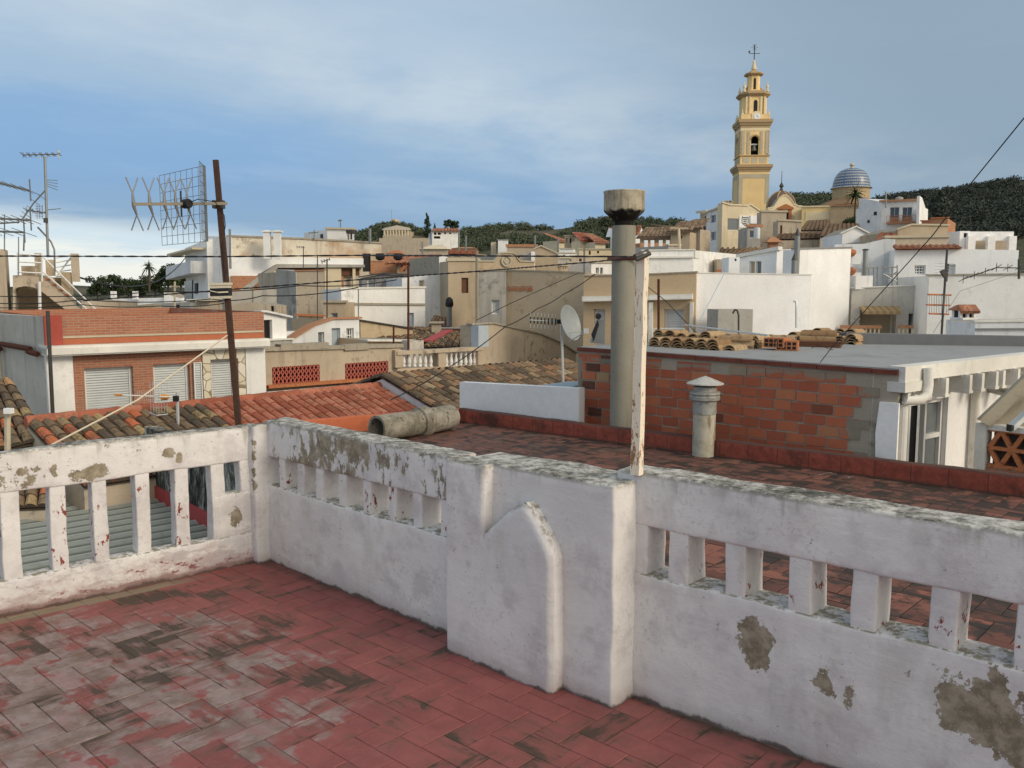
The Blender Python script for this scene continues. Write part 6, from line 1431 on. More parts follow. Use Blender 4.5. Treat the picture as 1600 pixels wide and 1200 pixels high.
P3 = plY(1437, 107, 1450, 112); q = MB(); q.prism([P3.pt(0, -9), P3.pt(P3.L, -9), P3.px(1450, 327), P3.px(1446, 325), P3.px(1441, 309), P3.px(1437, 306)], -P3.n*.3); q.build('right_wing', M_whitec, r)
q = MB(); q.tube([T(1384, 325, 108), T(1384, 300, 108)], .1, 5); q.tube([T(1379, 303, 108), T(1393, 300, 108)], .05, 4); q.tube([T(1381, 298, 108), T(1391, 305, 108)], .04, 4); centre_obj('tv_antenna', q, M_metal, 'pale television antenna on the upper white balcony house', 'antenna')
q = MB(); q.lathe(T(1405, 313.5, 111)-V((0, 0, .5)), [(.45, 0), (.45, .9), (.1, 1.0)], 12); centre_obj('roof_drum', q, M_grey, 'small dark drum on the roof of the upper white balcony house', 'drum')
tree('fir_tree', 'dark conifer between upper white house and the hillside', 'tree', T(1466, 352, 150), 5.6, 2.3, L_far2, 'cypress', 900, s=.3, trunk=.1)
tree('palm_tree', 'palm with drooping fronds in front of the blue dome', 'tree', T(1335, 344, 150), 5.6, 1.9, L_pine, 'palm', trunk=.8)
tree('garden_shrub', 'dark garden bushes at the foot of the palm', 'shrub', T(1330, 352, 149), 1.6, 1.7, L_pine, 'round', 500, s=.2, trunk=.1)

# bell tower
TY = 200.0; tc_ = T(1171, 320, TY); th = radians(-3)
td = V((cos(th), sin(th), 0)); te = V((-sin(th), cos(th), 0))      # front runs along td, te points away
W = 6.85
def tz(v): return T(1171, v, TY).z
# front face spans u 1153.5..1199
fl0 = T(1153.8, 300, TY+.2); tcen = V((fl0.x, fl0.y, 0))+td*W/2+te*W/2
tw = thing('bell_tower', 'slender ochre baroque bell tower with clock and weathervane', 'tower', (tcen.x, tcen.y, 0))
def sq(mb, w, z0, z1, w2=None):
    w2 = w if w2 is None else w2; pts = []
    for (ww, z) in ((w, z0), (w2, z1)):
        for (a, b) in ((-1, -1), (1, -1), (1, 1), (-1, 1)): pts.append(V((tcen.x, tcen.y, z))+td*(a*ww/2)+te*(b*ww/2))
    i = len(mb.v); mb.v += pts
    for f in ((0, 1, 2, 3), (4, 5, 6, 7), (0, 1, 5, 4), (1, 2, 6, 5), (2, 3, 7, 6), (3, 0, 4, 7)): mb.f.append(tuple(i+k for k in f)); mb.c.append(.5)
FR = Plane(tcen-td*W/2-te*W/2, tcen+td*W/2-te*W/2); LF = Plane(tcen-td*W/2+te*W/2, tcen-td*W/2-te*W/2)
q = MB(); sq(q, W, -5, tz(268)); q.build('shaft', M_yellow, tw)
def frame_trim(P, w, z0, z1, t, o=.06):
    q = MB(); q.pbox(P, .02, t, z0, z1, .003, o); q.pbox(P, w-t, w-.02, z0, z1, .003, o); q.pbox(P, t+.003, w-t-.003, z1-t, z1, .003, o); return q
for P in (FR, LF): frame_trim(P, W, tz(318), tz(272), .9).build('stone_trim', M_stone, tw); 
def cornice(w, vb, vt, over):
    q = MB(); z0, z1 = tz(vb), tz(vt); h = z1-z0
    sq(q, w+.25, z0, z0+h*.25); sq(q, w+over*.9, z0+h*.25+.01, z0+h*.6, w+over*1.6); sq(q, w+over*2, z0+h*.6+.01, z1); q.build('cornice', M_ochretrim, tw)
cornice(W, 268, 257, .62)
w2 = W*.93
q = MB(); sq(q, w2, tz(257), tz(243)); q.build('pedestal', M_yellow, tw)
q = MB(); sq(q, w2+.5, tz(243.6), tz(242)); q.build('belt', M_ochretrim, tw)
FP = Plane(tcen-td*w2/2-te*w2/2, tcen+td*w2/2-te*w2/2); LP2 = Plane(tcen-td*w2/2+te*w2/2, tcen-td*w2/2-te*w2/2); RP2 = Plane(tcen+td*w2/2-te*w2/2, tcen+td*w2/2+te*w2/2)
for P in (FP, LP2):
    for (a, b) in ((.5, 2.1), (2.5, 3.9), (4.3, 5.9)):
        q = MB(); q.pbox(P, a, b, tz(254.5), tz(246), .003, .05); q.build('stone_panel', M_stone, tw)
def arched(P, w, z0, z1, aw, az0, az1, mat, name, deep=1.2):
    """wall panel with a round-headed opening"""
    q = MB(); c = w/2; r_ = aw/2; zs = az1-r_; n = 10
    q.pbox(P, 0, c-r_, z0, z1, -.6, 0); q.pbox(P, c+r_, w, z0, z1, -.6, 0); q.pbox(P, c-r_, c+r_, z0, az0, -.6, 0)
    for k in range(n):
        a0, a1 = pi*k/n, pi*(k+1)/n; x0, x1 = c-cos(a0)*r_, c-cos(a1)*r_; y0, y1 = zs+sin(a0)*r_, zs+sin(a1)*r_
        q.prism([P.pt(x0, y0, 0), P.pt(x1, y1, 0), P.pt(x1, z1, 0), P.pt(x0, z1, 0)], -P.n*.6)
    return q.build(name, mat, tw)
for P in (FP, LP2, RP2): arched(P, w2, tz(242), tz(199), 1.75, tz(241.5), tz(212), M_yellow, 'belfry_wall')
q = MB(); q.pbox(FP, .6, w2-.6, tz(242), tz(199), -w2+.3, -w2+.5); q.build('belfry_back', M_dark, tw)
for P in (FP, LP2):
    q = MB()
    for a in (.25, 1.45, w2-2.05, w2-.85): q.pbox(P, a, a+.6, tz(240), tz(205), .003, .12)
    q.build('pilasters', M_stone, tw)
    q = MB(); zs = tz(212)-.87
    for k in range(10):
        a0, a1 = pi*k/10, pi*(k+1)/10
        q.prism([P.pt(w2/2-cos(a)*rr, zs+sin(a)*rr, .003) for a, rr in ((a0, .9), (a1, .9), (a1, 1.2), (a0, 1.2))], P.n*.18)
    q.build('arch_trim', M_ochretrim, tw)
c0 = V((tcen.x, tcen.y, 0))-te*(w2/2-.9)
for (zb_, k) in ((tz(226), 1.0),):
    q = MB(); q.lathe(V((c0.x, c0.y, zb_-1.2)), [(.72, 0), (.62, .2), (.45, .8), (.35, 1.15), (.1, 1.25)], 14); b = q.build('bell', plain('bronze bell', (.12, .14, .12), .4, .5, .6), tw, smooth=True)
    q = MB(); q.box(V((c0.x, c0.y, zb_+.1))-td*.8, td*1.6, te*.2, (0, 0, .3)); q.box(V((c0.x, c0.y, zb_-2.6))-td*.8, td*1.6, te*.12, (0, 0, .12)); q.build('bell_yoke', M_alu, b)
q = MB(); sq(q, w2+.15, tz(204), tz(199)); q.build('frieze', M_yellow2, tw)
cornice(w2, 199, 186, .62)
w3 = w2*.87
q = MB(); sq(q, w3+.9, tz(186), tz(178)); q.build('upper_pedestal', M_yellow, tw)
CP = Plane(tcen-td*(w3+.9)/2-te*(w3+.9)/2, tcen+td*(w3+.9)/2-te*(w3+.9)/2)
q = MB(); cc = CP.pt((w3+.9)/2+.25, tz(182.3), .08); q.prism([CP.pt((w3+.9)/2+.25+a, tz(182.3)+b, .003) for a, b in ((-1.15, -1.1), (1.15, -1.1), (1.15, .7), (.5, 1.25), (-.5, 1.25), (-1.15, .7))], CP.n*.15); q.build('clock_frame', M_yellow2, tw)
q = MB(); q.lathe(cc+CP.n*.08, [(.72, 0), (.72, .06), (.6, .07)], 20, axis=CP.n); ck = q.build('clock_face', M_whitec, tw)
q = MB(); q.box(cc+CP.n*.16-td*.03, td*.06, -te*.02, (0, 0, .5)); q.box(cc+CP.n*.16, td*.36-V((0, 0, .12)), -te*.02, (0, 0, .07)); q.build('clock_hands', M_black, ck)
# octagonal clock stage
def octa(mb, w, z0, z1, w2_=None, c=.29):
    w2_ = w if w2_ is None else w2_; i = len(mb.v)
    for (ww, z) in ((w, z0), (w2_, z1)):
        h = ww/2; k = h*(1-c*1.6)
        for a, b in ((-h, -k), (-k, -h), (k, -h), (h, -k), (h, k), (k, h), (-k, h), (-h, k)): mb.v.append(V((tcen.x, tcen.y, z))+td*a+te*b)
    mb.f.append(tuple(i+k for k in range(8))); mb.f.append(tuple(i+8+k for k in range(8))); mb.c += [.5, .5]
    for k in range(8): mb.f.append((i+k, i+(k+1) % 8, i+8+(k+1) % 8, i+8+k)); mb.c.append(.5)
q = MB(); octa(q, w3, tz(178), tz(149)); q.build('upper_stage', M_yellow, tw)
UP = Plane(tcen-td*w3/2-te*w3/2, tcen+td*w3/2-te*w3/2)
q = MB(); c = w3/2; pts = [(c-.42, tz(174)), (c+.42, tz(174)), (c+.42, tz(158))]+[(c+.42*cos(a), tz(158)+.42*sin(a)) for a in (.5, 1.1, 1.57, 2.0, 2.6)]+[(c-.42, tz(158))]
q.prism([UP.pt(a, b, .003) for a, b in pts], UP.n*.03); q.build('opening', M_dark, tw)
for s in (.55, 1.35, w3-1.75, w3-.95):
    q = MB(); q.pbox(UP, s, s+.38, tz(177), tz(150), .003-(.5 if s in (.55, w3-.95) else 0), .22); q.build('pilaster', M_yellow2, tw)
q = MB(); octa(q, w3+.5, tz(149), tz(146), w3+1.3); octa(q, w3+1.5, tz(145.8), tz(143)); octa(q, w3+.6, tz(142.8), tz(139), w3-.8); q.build('upper_cornice', M_ochretrim, tw)
w4 = w3*.47
q = MB(); octa(q, w4+.6, tz(139), tz(137)); octa(q, w4, tz(136.9), tz(114)); q.build('lantern', M_yellow, tw)
LPn = Plane(tcen-td*w4/2-te*w4/2, tcen+td*w4/2-te*w4/2)
q = MB(); c = w4/2; q.prism([LPn.pt(a, b, .003) for a, b in ((c-.28, tz(136)), (c+.28, tz(136)), (c+.28, tz(120)), (c+.18, tz(118.2)), (c-.18, tz(118.2)), (c-.28, tz(120)))], LPn.n*.03); q.build('opening', M_dark, tw)
for sg in (-1, 1):
    q = MB(); b0 = tcen+td*sg*w4/2-te*.1; q.prism([V((b0.x, b0.y, tz(138))), V((b0.x, b0.y, tz(138)))+td*sg*1.2, V((b0.x, b0.y, tz(135)))+td*sg*1.0, V((b0.x, b0.y, tz(132)))+td*sg*.35, V((b0.x, b0.y, tz(128)))], te*.3); q.build('scroll_buttress', M_ochretrim, tw)
q = MB(); octa(q, w4+.3, tz(114), tz(112), w4+1.2); octa(q, w4+1.4, tz(111.9), tz(110)); octa(q, w4+1.1, tz(109.9), tz(104), 1.0); octa(q, .9, tz(103.9), tz(96), .55); q.build('lantern_roof', M_ochretrim, tw)
q = MB(); q.lathe(V((tcen.x, tcen.y, tz(103))), [(.55, 0), (.62, .3), (.4, .8), (.3, 1.6), (.12, 2.2)], 10); q.build('finial', M_yellow2, tw, smooth=True)
q = MB(); q.tube([V((tcen.x, tcen.y, tz(92))), V((tcen.x, tcen.y, tz(63)))], .11, 6); q.tube([V((tcen.x, tcen.y, tz(77)))-td*1.1, V((tcen.x, tcen.y, tz(77)))+td*1.3], .07, 5)
q.prism([V((tcen.x, tcen.y, tz(76)))-td*1.35, V((tcen.x, tcen.y, tz(76)))-td*.95, V((tcen.x, tcen.y, tz(72)))-td*.95, V((tcen.x, tcen.y, tz(73)))-td*1.35], te*.05)
for a in range(6): q.tube([V((tcen.x, tcen.y, tz(67))), V((tcen.x, tcen.y, tz(67)))+td*cos(a*pi/3)*.8+V((0, 0, sin(a*pi/3)*.8))], .04, 4)
q.build('weathervane', M_darkm, tw)
for (a, b, v0, ww) in ((-1, -1, 186, w2), (1, -1, 186, w2), (-1, 1, 186, w2), (1, 1, 186, w2), (-1, -1, 142, w3), (1, -1, 142, w3), (-1, 1, 142, w3), (1, 1, 142, w3)):
    q = MB(); p = V((tcen.x, tcen.y, tz(v0)))+td*a*ww*.46+te*b*ww*.46; q.lathe(p, [(.34, 0), (.34, .5), (.16, .6), (.36, 1.0), (.30, 1.3), (.1, 1.7), (.15, 1.9), (.03, 2.2)], 8); q.build('pinnacle', M_yellow2, tw, smooth=True)

# church front, brown dome, blue tiled dome
P, r, bk = house('church', 'yellow church front with curved gable and reddish pedimented portal', 'church', (1200, 170), (1254, 170), [(1200, 327), (1208, 325), (1213, 318), (1218, 310), (1224, 306), (1230, 307), (1236, 313), (1241, 320), (1247, 323), (1254, 324)], 3, M_yellow2, zb=0, dep=.2, coping=(.3, .1, M_cream))
q = MB(); s0, za = P.sz(1219, 338); s1 = P.sz(1234, 338)[0]
for s in (s0, s1): q.pbox(P, s-.28, s+.28, P.sz(0, 350)[1], P.sz(1219, 327)[1], .02, .25)
zz_ = P.sz(1219, 327)[1]; q.prism([P.pt(s0-.6, zz_, .02), P.pt(s1+.6, zz_, .02), P.pt(s1+.6, zz_+.3, .02), P.pt((s0+s1)/2, zz_+1.0, .02), P.pt(s0-.6, zz_+.3, .02)], P.n*.4); q.build('portal', plain('red stone', (.38, .15, .06), .8), r)
q = MB(); q.pbox(P, s0+.3, s1-.3, P.sz(0, 350)[1], zz_-.5, .01, .05); q.build('portal_doors', M_dark, r)
s, z = P.sz(1238, 340); q = MB(); q.lathe(P.pt(s, z, .01), [(.45, 0), (.45, .08), (.3, .09)], 14, axis=P.n); q.build('oculus', M_stone, r)
house('church', 'bright ochre church wing with cream panel right of the curved gable', 'church', (1253, 168), (1303, 166), [(1253, 324), (1303, 323)], 10, M_yellow, zb=0, bands=[(1259, 331, 1297, 331, 2.1, .08, M_yellow2, 'panel')], coping=(.25, .2, M_yellow2))
dm = thing('brown_dome', 'brown ribbed dome with dark finial behind the yellow church gable', 'dome', T(1220, 330, 182)); c0 = T(1220, 324, 182)
def dz_(v, Y, u=1220): return T(u, v, Y).z
R = 22*182/F; hD = dz_(299, 182)-dz_(324, 182)
q = MB(); q.lathe(V((c0.x, c0.y, dz_(324, 182))), [(R*cos(a*pi/18*1)+.0, hD*sin(a*pi/18)) for a in range(0, 9)]+[(.3, hD)], 16); q.build('cupola', plain('brown glazed tiles', (.16, .10, .065), .5, .4, 0, .4, 3), dm, smooth=True)
q = MB(); q.lathe(V((c0.x, c0.y, dz_(334, 182))), [(R*1.0, 0), (R*1.0, dz_(324.5, 182)-dz_(334, 182))], 16); q.build('drum', M_yellow2, dm)
q = MB(); q.lathe(V((c0.x, c0.y, dz_(299.5, 182))), [(.5, 0), (.35, .4), (.22, .8), (.5, 1.1), (.3, 1.5), (.08, 1.9), (.05, 4.2)], 10); q.build('finial', M_darkm, dm)
for k in range(8):
    q = MB(); a = k*pi/4+.2; q.tube([V((c0.x, c0.y, dz_(324, 182)))+V((cos(a)*R*cos(t)*1.01, sin(a)*R*cos(t)*1.01, hD*sin(t)*1.01)) for t in [j*pi/20 for j in range(10)]], .13, 5); q.build('rib', M_ochretrim, dm)
DY = 190; dm = thing('blue_dome', 'blue and white tiled dome with stone ball finial, right of the bell tower', 'dome', T(1330, 330, DY)); c0 = T(1330, 294, DY)
R = 27.5*DY/F; hD = T(1330, 263, DY).z-T(1330, 293, DY).z
def bluem(n, Pp):
    z = n.m('SUBTRACT', n.sep(Pp)[2], T(1330, 293, DY).z); x, y, _ = n.sep(n.vm('SUBTRACT', Pp, (c0.x, c0.y, 0)))[:3]
    f = n.m('FRACT', n.m('MULTIPLY', z, 1/.62)); an = n.m('FRACT', n.m('MULTIPLY', n.m('ARCTAN2', y, x), 60/6.2832)); w = n.m('MULTIPLY', n.m('GREATER_THAN', f, .55), n.m('GREATER_THAN', an, .25))
    c = n.mix(n.noise(Pp, 2, 4, .6), (.05, .085, .16), (.10, .15, .25)); c = n.mix(w, c, (.40, .43, .43))
    an8 = n.m('FRACT', n.m('MULTIPLY', n.m('ADD', n.m('ARCTAN2', y, x), pi/2+pi/8*0+.39), 8/6.2832)); rib = n.m('LESS_THAN', n.m('ABSOLUTE', n.m('SUBTRACT', an8, .5)), .035)
    return n.mix(rib, c, (.12, .17, .27)), None
q = MB(); pr = [(R*cos(t)**.75 if cos(t) > 0 else 0, hD*sin(t)) for t in [j*pi/2/12 for j in range(12)]]+[(.15, hD)]
q.lathe(V((c0.x, c0.y, T(1330, 293, DY).z)), [(R*1.12, -.25), (R*1.04, .1)]+pr, 24); q.build('cupola', material('blue and white glazed tiles', bluem, .35, .5), dm, smooth=True)
q = MB(); q.lathe(V((c0.x, c0.y, T(1330, 312, DY).z)), [(R*.99, 0), (R*.99, T(1330, 296, DY).z-T(1330, 312, DY).z), (R*1.06, T(1330, 295, DY).z-T(1330, 312, DY).z), (R*1.06, T(1330, 294, DY).z-T(1330, 312, DY).z)], 24); q.build('drum', stucco('sandstone drum', (.46, .36, .22), (.2, .15, .1), .6, .5, .4), dm)
q = MB(); q.lathe(V((c0.x, c0.y, T(1330, 263, DY).z)), [(.5, 0), (.35, .2), (.3, .35), (.55, .7), (.35, 1.0), (.1, 1.15)], 10); q.build('finial', M_stone, dm, smooth=True)
z0 = T(1330, 323, DY).z
q = MB(); q.lathe(V((c0.x, c0.y, z0)), [(R*1.95, 0), (R*1.9, .12), (R*1.02, T(1330, 311, DY).z-z0)], 8, rot=pi/8); q.build('octagon_roof', plain('brown roof tiles', (.26, .17, .10), .9, .15, 0, .4, 2), dm)
q = MB(); q.lathe(V((c0.x, c0.y, -5)), [(R*1.8, 0), (R*1.8, z0+5-.01)], 8, rot=pi/8); q.build('octagon_wall', stucco('church stone', (.40, .31, .20), (.2, .15, .1), .6, .4, .5), dm)
house('church', 'brown stone church wall left of the palm', 'church', (1298, 165), (1345, 163), [(1298, 322), (1345, 321)], 5, stucco('church stone', (.40, .31, .20)), zb=0, coping=(.2, .3, M_terra))

# ------------------------------------------------------------------ low far left: trees and white roofs
random.seed(21)
for k, (u, v, Y, h, r_, kd, lab) in enumerate([(152, 470, 120, 3.3, 1.8, 'round', 'round dark tree, leftmost above the brick house'), (177, 468, 118, 3.4, 1.8, 'round', 'round dark tree, second from the left above the brick house'), (200, 468, 118, 3.1, 1.7, 'round', 'round dark tree, third from the left above the brick house'),
    (242, 466, 112, 3.6, 2.0, 'round', 'dark leafy tree behind the thin palm'), (262, 462, 108, 3.8, 1.9, 'round', 'dark leafy tree right of the thin palm'), (282, 456, 106, 3.5, 2.0, 'round', 'dark leafy tree touching the long white block'), (222, 468, 114, 2.6, 1.5, 'round', 'low pale-leaved tree left of the thin palm')]):
    tree('dark_tree', lab, 'tree', T(u, v, Y), h, r_, L_pine, kd, 800, s=.2, trunk=.15)
tree('palm_tree', 'thin palm standing above the dark trees at the left', 'tree', T(234, 470, 105), 5.2, 1.0, L_pine, 'palm')
q = MB(); q.tube([T(234, 440, 105), T(232.5, 406, 105)], [.22, .03], 6); centre_obj('palm_spike', q, M_darkm, 'bare spike rising from the thin palm', 'spike')
house('far_wall', 'long low white wall with two square posts in front of the trees', 'wall', (174, 100), (302, 98), [(174, 467), (302, 464)], 3, M_whitec, zb=-12)
for (u, lab) in ((178, 'left square white gate post on the long low wall'), (212, 'right square white gate post on the long low wall')):
    q = MB(); q.cbox(T(u, 468, 99), .5, .5, T(u, 455, 99).z-T(u, 468, 99).z); centre_obj('gate_post', q, M_whitec, lab, 'post')
house('gable_shed', 'small white gabled end at the right of the far low wall', 'house', (256, 97), (282, 97), [(256, 457), (264, 461), (282, 466)], 4, M_whitec, zb=-12)
house('far_flat_house', 'sand flat roofed house beyond the stair rails', 'house', (128, 70), (215, 72), [(128, 470), (180, 469), (215, 472)], 6, M_tan3, zb=-12, bands=[(128, 483, 200, 484, .35, .2, M_terrat)])
house('far_flat_house', 'pale low cabin with red door patch beyond the brick house roof', 'house', (252, 64), (300, 64), [(252, 474), (300, 471)], 4, M_greyw, [(275, 476, 281, 483, 'brown')], zb=-12)
house('far_flat_house', 'grey low shed in front of the long white block entrance', 'house', (296, 55), (332, 55), [(296, 470), (332, 469)], 4, M_grey, [(310, 477, 315, 482, 'dark')], zb=-12, coping=(.1, .15, M_whitetrim))
house('far_flat_house', 'white low roof left of the grey low shed', 'house', (215, 75), (256, 75), [(215, 477), (240, 474), (256, 476)], 4, M_cream, zb=-12)
hip('small_pavilion', 'tiny pavilion with dark rounded roof behind the brick house', 305, 328, 470, 465, 52, M_tan3, M_tan3, dep=3)
# ------------------------------------------------------------------ main antenna on its brown mast
random.seed(3)
m0 = T(373, 668, 6.6); m1 = T(337, 250, 6.6); 
am = thing('tv_antenna', 'big aerial with X elements and mesh reflector on a leaning rusty mast', 'antenna', (m0.x, m0.y, m0.z-.8))
def mp(v): t = (v-668)/(250-668); return m0+(m1-m0)*t
q = MB(); low = m0-(m1-m0).normalized()*.8; q.tube([low, mp(530), mp(440), m1], [.028, .028, .027, .025], 4); q.build('mast', plain('brown mast paint', (.075, .042, .030), .85, .2, 0, .35, 18, (.035, .022, .017)), am)
bo0 = T(354, 318, 6.52); bo1 = T(207, 319, 5.9); bd = (bo1-bo0).normalized(); bn = bd.cross(V((0, 0, 1))).normalized()
q = MB(); q.box(bo0-V((0, 0, .010))-bn*.010, (bo1-bo0), bn*.02, (0, 0, .02)); q.build('boom', plain('weathered alloy', (.26, .23, .18), .6, .4, .3), am)
q = MB()
for w in (-.03, .03): q.cbox(mp(318)+V((w, -.02, -.03)), .02, .06, .06)
q.build('clamp', M_darkm, am)
for u in (208.5, 232, 254, 271, 289.5):
    t = (354-u)/(354-207); c = bo0+(bo1-bo0)*t; el = MB()
    for sg in (1, -1):
        sk = V((0, 0, 1))*sg; mid = c+sk*.072+bd*(.004 if sg > 0 else -.02)
        el.cyl(c+sk*.01, mid, .013, .007, 8)
        for sd_ in (1, -1):
            for sy in (1,):
                tip = mid+sk*.105+(V((.032*sd_, .02*sd_, 0))); el.tube([mid, tip], .0045, 5)
    el.build('bow_element', M_metal, am)
c = bo0+(bo1-bo0)*((354-287)/147); q = MB(); q.lathe(c-bn*.04, [(.03, 0), (.034, .01), (.034, .06), (.03, .07)], 12, axis=bn); q.tube([c+V((.0, 0, -.09))-bd*-.04, c+V((0, 0, .09))-bd*-.04], .006, 5); q.build('dipole_box', M_black, am)
# mesh reflector: two wings
rc = bo0+(bo1-bo0)*((354-318)/147); q = MB()
H = .27
for (dd, wd, nx) in ((T(248, 318, 6.9)-T(318, 318, 6.35), None, 8),):
    e = V((dd.x, dd.y, 0)); 
    for i in range(nx+1): q.tube([rc+e*i/nx+V((0, 0, -H*1.0-.0*i)), rc+e*i/nx+V((0, 0, H))], .0022, 4)
    for j in range(9): q.tube([rc+V((0, 0, -H+2*H*j/8)), rc+e+V((0, 0, -H+2*H*j/8))], .0022, 4)
e2_ = V((.045, -.22, 0))
for i in range(1, 5): q.tube([rc+e2_*i/4+V((0, 0, -H)), rc+e2_*i/4+V((0, 0, H))], .0022, 4)
for j in range(9): q.tube([rc+V((0, 0, -H+2*H*j/8)), rc+e2_+V((0, 0, -H+2*H*j/8))], .0022, 4)
q.build('mesh_reflector', M_metal, am)
q = MB(); q.box(rc+V((-.006, 0, -H)), V((.012, 0, 0)), V((0, .02, 0)), (0, 0, 2*H)); q.build('reflector_spine', M_metal, am)
q = MB(); q.tube([c, c+V((.1, -.03, .03)), rc+V((.08, -.02, .01)), mp(335)+V((.035, -.02, 0)), mp(350)+V((.03, 0, 0)), mp(380)+V((0, -.02, 0)), mp(435)+V((0, -.02, 0))], .0035, 5); q.build('lead', M_cable, am)
# wrapped amplifier box
bx = mp(452); q = MB(); q.lathe(bx+V((-.07, -.03, -.058)), [(.001, 0), (.055, 0), (.058, .01), (.060, .09), (.064, .095), (.064, .105), (.05, .11)], 4, rot=pi/4)
q = MB(); q.box(bx+V((-.10, -.075, -.055)), (.135, 0, .004), (0, .075, 0), (0, 0, .105)); q.box(bx+V((-.107, -.082, .045)), (.15, 0, .004), (0, .088, 0), (0, 0, .018)); q.build('box', plain('yellowed plastic', (.62, .55, .42), .6), am)
q = MB(); q.box(bx+V((-.103, -.078, -.035)), (.141, 0, .004), (0, .08, 0), (0, 0, .058)); q.build('black_tape', M_black, am)
q = MB(); q.box(bx+V((-.10, -.0805, .002)), (.06, 0, -.012), (0, .002, 0), (0, 0, .006)); q.box(bx+V((-.045, -.0805, -.012)), (.08, 0, .004), (0, .002, 0), (0, 0, .010)); q.build('torn_label', M_cream, am)

def cable(name, label, pts, r, mat, sag=0.0, n=14, cat='cable'):
    P_ = [T(*p) for p in pts]; out = []
    for a, b in zip(P_, P_[1:]):
        for k in range(n): t = k/n; p = a+(b-a)*t; out.append(p-V((0, 0, sag*4*t*(1-t))))
    out.append(P_[-1]); q = MB(); q.tube(out, r, 5); return centre_obj(name, q, mat, label, cat, smooth=True)
cable('rope', 'pale rope from the rusty mast down to the left parapet', [(355, 524, 6.55), (215, 625, 5.6), (73, 699, 4.75)], .006, M_rope, .0, cat='rope')
q = MB()
for k in range(40):
    pass
a = T(-40, 400, 14); b = T(1003, 401, 3.5)
def twisted(name, label, pts, r, sag):
    P_ = [T(*p) for p in pts]; q = MB()
    for ph in (0, pi):
        out = []; rad = []; tot = 0
        for a, b in zip(P_, P_[1:]):
            L = (b-a).length; m = max(20, int(L/.09))
            for k in range(m):
                t = k/m; p = a+(b-a)*t-V((0, 0, sag*4*t*(1-t))); ang = (tot+L*t)*11+ph; rr = r*p.y/17; out.append(p+V((0, cos(ang)*rr*.8, sin(ang)*rr*.8))); rad.append(rr)
            tot += L
        q.tube(out, rad, 4)
    return centre_obj(name, q, M_cable, label, 'cable')
twisted('power_cable', 'thick twisted black cable running level across the left half of the view', [(-30, 400, 14), (345, 401, 12), (560, 399, 11), (995, 401, 3.6)], .012, .0)
twisted('power_cable', 'twisted black cable rising from the middle roofs to the top of the stake', [(130, 470, 22), (560, 437, 18), (760, 423, 12), (940, 408, 5), (1000, 399, 3.5)], .010, .0)
cable('phone_wire', 'slack wire from the stair tower up to the balcony of the long white block', [(126, 434, 26.5), (290, 402, 57)], .03, M_cable, .9)
cable('phone_wire', 'upper of three thin wires crossing in front of the stair tower', [(-30, 462, 16), (250, 455, 15), (470, 446, 15), (620, 437, 15)], .009, M_cable, .05)
cable('phone_wire', 'middle of three thin wires crossing in front of the stair tower', [(-30, 472, 16), (128, 468, 15), (330, 467, 15), (410, 462, 15), (560, 449, 15)], .009, M_cable, .05)
cable('phone_wire', 'lowest of three thin wires crossing in front of the stair tower', [(-30, 480, 16), (128, 476, 15), (250, 478, 15), (350, 474, 15)], .008, M_cable, .03)
cable('phone_wire', 'thin brown wire drooping from the blank sand wall to the lattice parapet', [(930, 428, 20), (880, 460, 20), (840, 482, 19), (790, 510, 18), (700, 575, 17), (610, 625, 16)], .011, M_cable, .03)
cable('phone_wire', 'thin straight wire over the grey house side, above the drooping brown one', [(905, 426, 21), (800, 473, 20), (745, 500, 20)], .009, M_cable, .0)
cable('guy_wire', 'long dark wire slanting down from the upper right to the flat roof', [(2400, -800, 3.2), (1620, 160, 5.2), (1520, 283, 5.8), (1458, 367, 6.4), (1370, 465, 7.3), (1298, 545, 8.3), (1262, 592, 8.6)], .004, M_cable, .0, 6)
cable('phone_wire', 'faint wire crossing the wide white wall at the right', [(1620, 415, 22), (1500, 455, 22), (1458, 520, 22)], .006, M_metal, .0)
cable('phone_wire', 'thin wire from the stake across the tan house to the fallen aerial', [(1008, 445, 12), (1040, 470, 12), (1088, 520, 12)], .006, M_cable, .0)
cable('phone_wire', 'pale wire slanting down the long blank white wall', [(1133, 425, 24), (1094, 500, 16)], .01, M_alu, .0)
# old service poles and mast antennas (thin)
def mast(label, u, v0, v1, Y, r=.03, mat=None, arms=(), name='roof_mast', cat='mast', du=0):
    root = thing(name, label, cat, T(u+du, v1, Y)); q = MB(); q.tube([T(u+du, v1, Y), T(u, v0, Y)], r, 6); q.build('pole', mat or M_metal, root)
    for i, (ua, va, ub, vb) in enumerate(arms):
        q = MB(); A = T(ua, va, Y); B = T(ub, vb, Y); q.tube([A, B], r*.5, 5)
        L = (B-A).length; k = max(3, int(L/.16))
        for j in range(k+1):
            c = A+(B-A)*j/k; h = .10+.05*(1-j/k)
            q.tube([c+V((0, -h, h*.3)), c+V((0, h, -h*.3))], r*.3, 4); q.tube([c+V((0, 0, -h*.5)), c+V((0, 0, h*.5))], r*.3, 4)
        q.build('aerial_boom', mat or M_metal, root)
    return root
mast('grey pole standing before the brown-shuttered sand house', 745, 392, 505, 34, .055, M_flue, name='pole', cat='pole')
mast('dark rusty mast in front of the long white block with cornice', 638, 414, 560, 25, .035, M_rust, [(620, 414, 640, 413)])
mast('thin short mast left of the rusty one before the sand wall', 615, 508, 546, 25, .03, M_rust)
mast('tall thin mast with small aerial, left of the two-tone block centre', 511, 405, 505, 30, .028, M_darkm, [(503, 409, 515, 405)])
mast('thin mast over the two-tone block', 496, 398, 500, 31, .02, M_darkm)
mast('thin mast at left of the stair soffit in the middle', 474, 385, 420, 40, .022, M_darkm, [(464, 386, 475, 386)])
mast('thin mast by the white shed corner, taller', 560, 452, 500, 31, .022, M_metal)
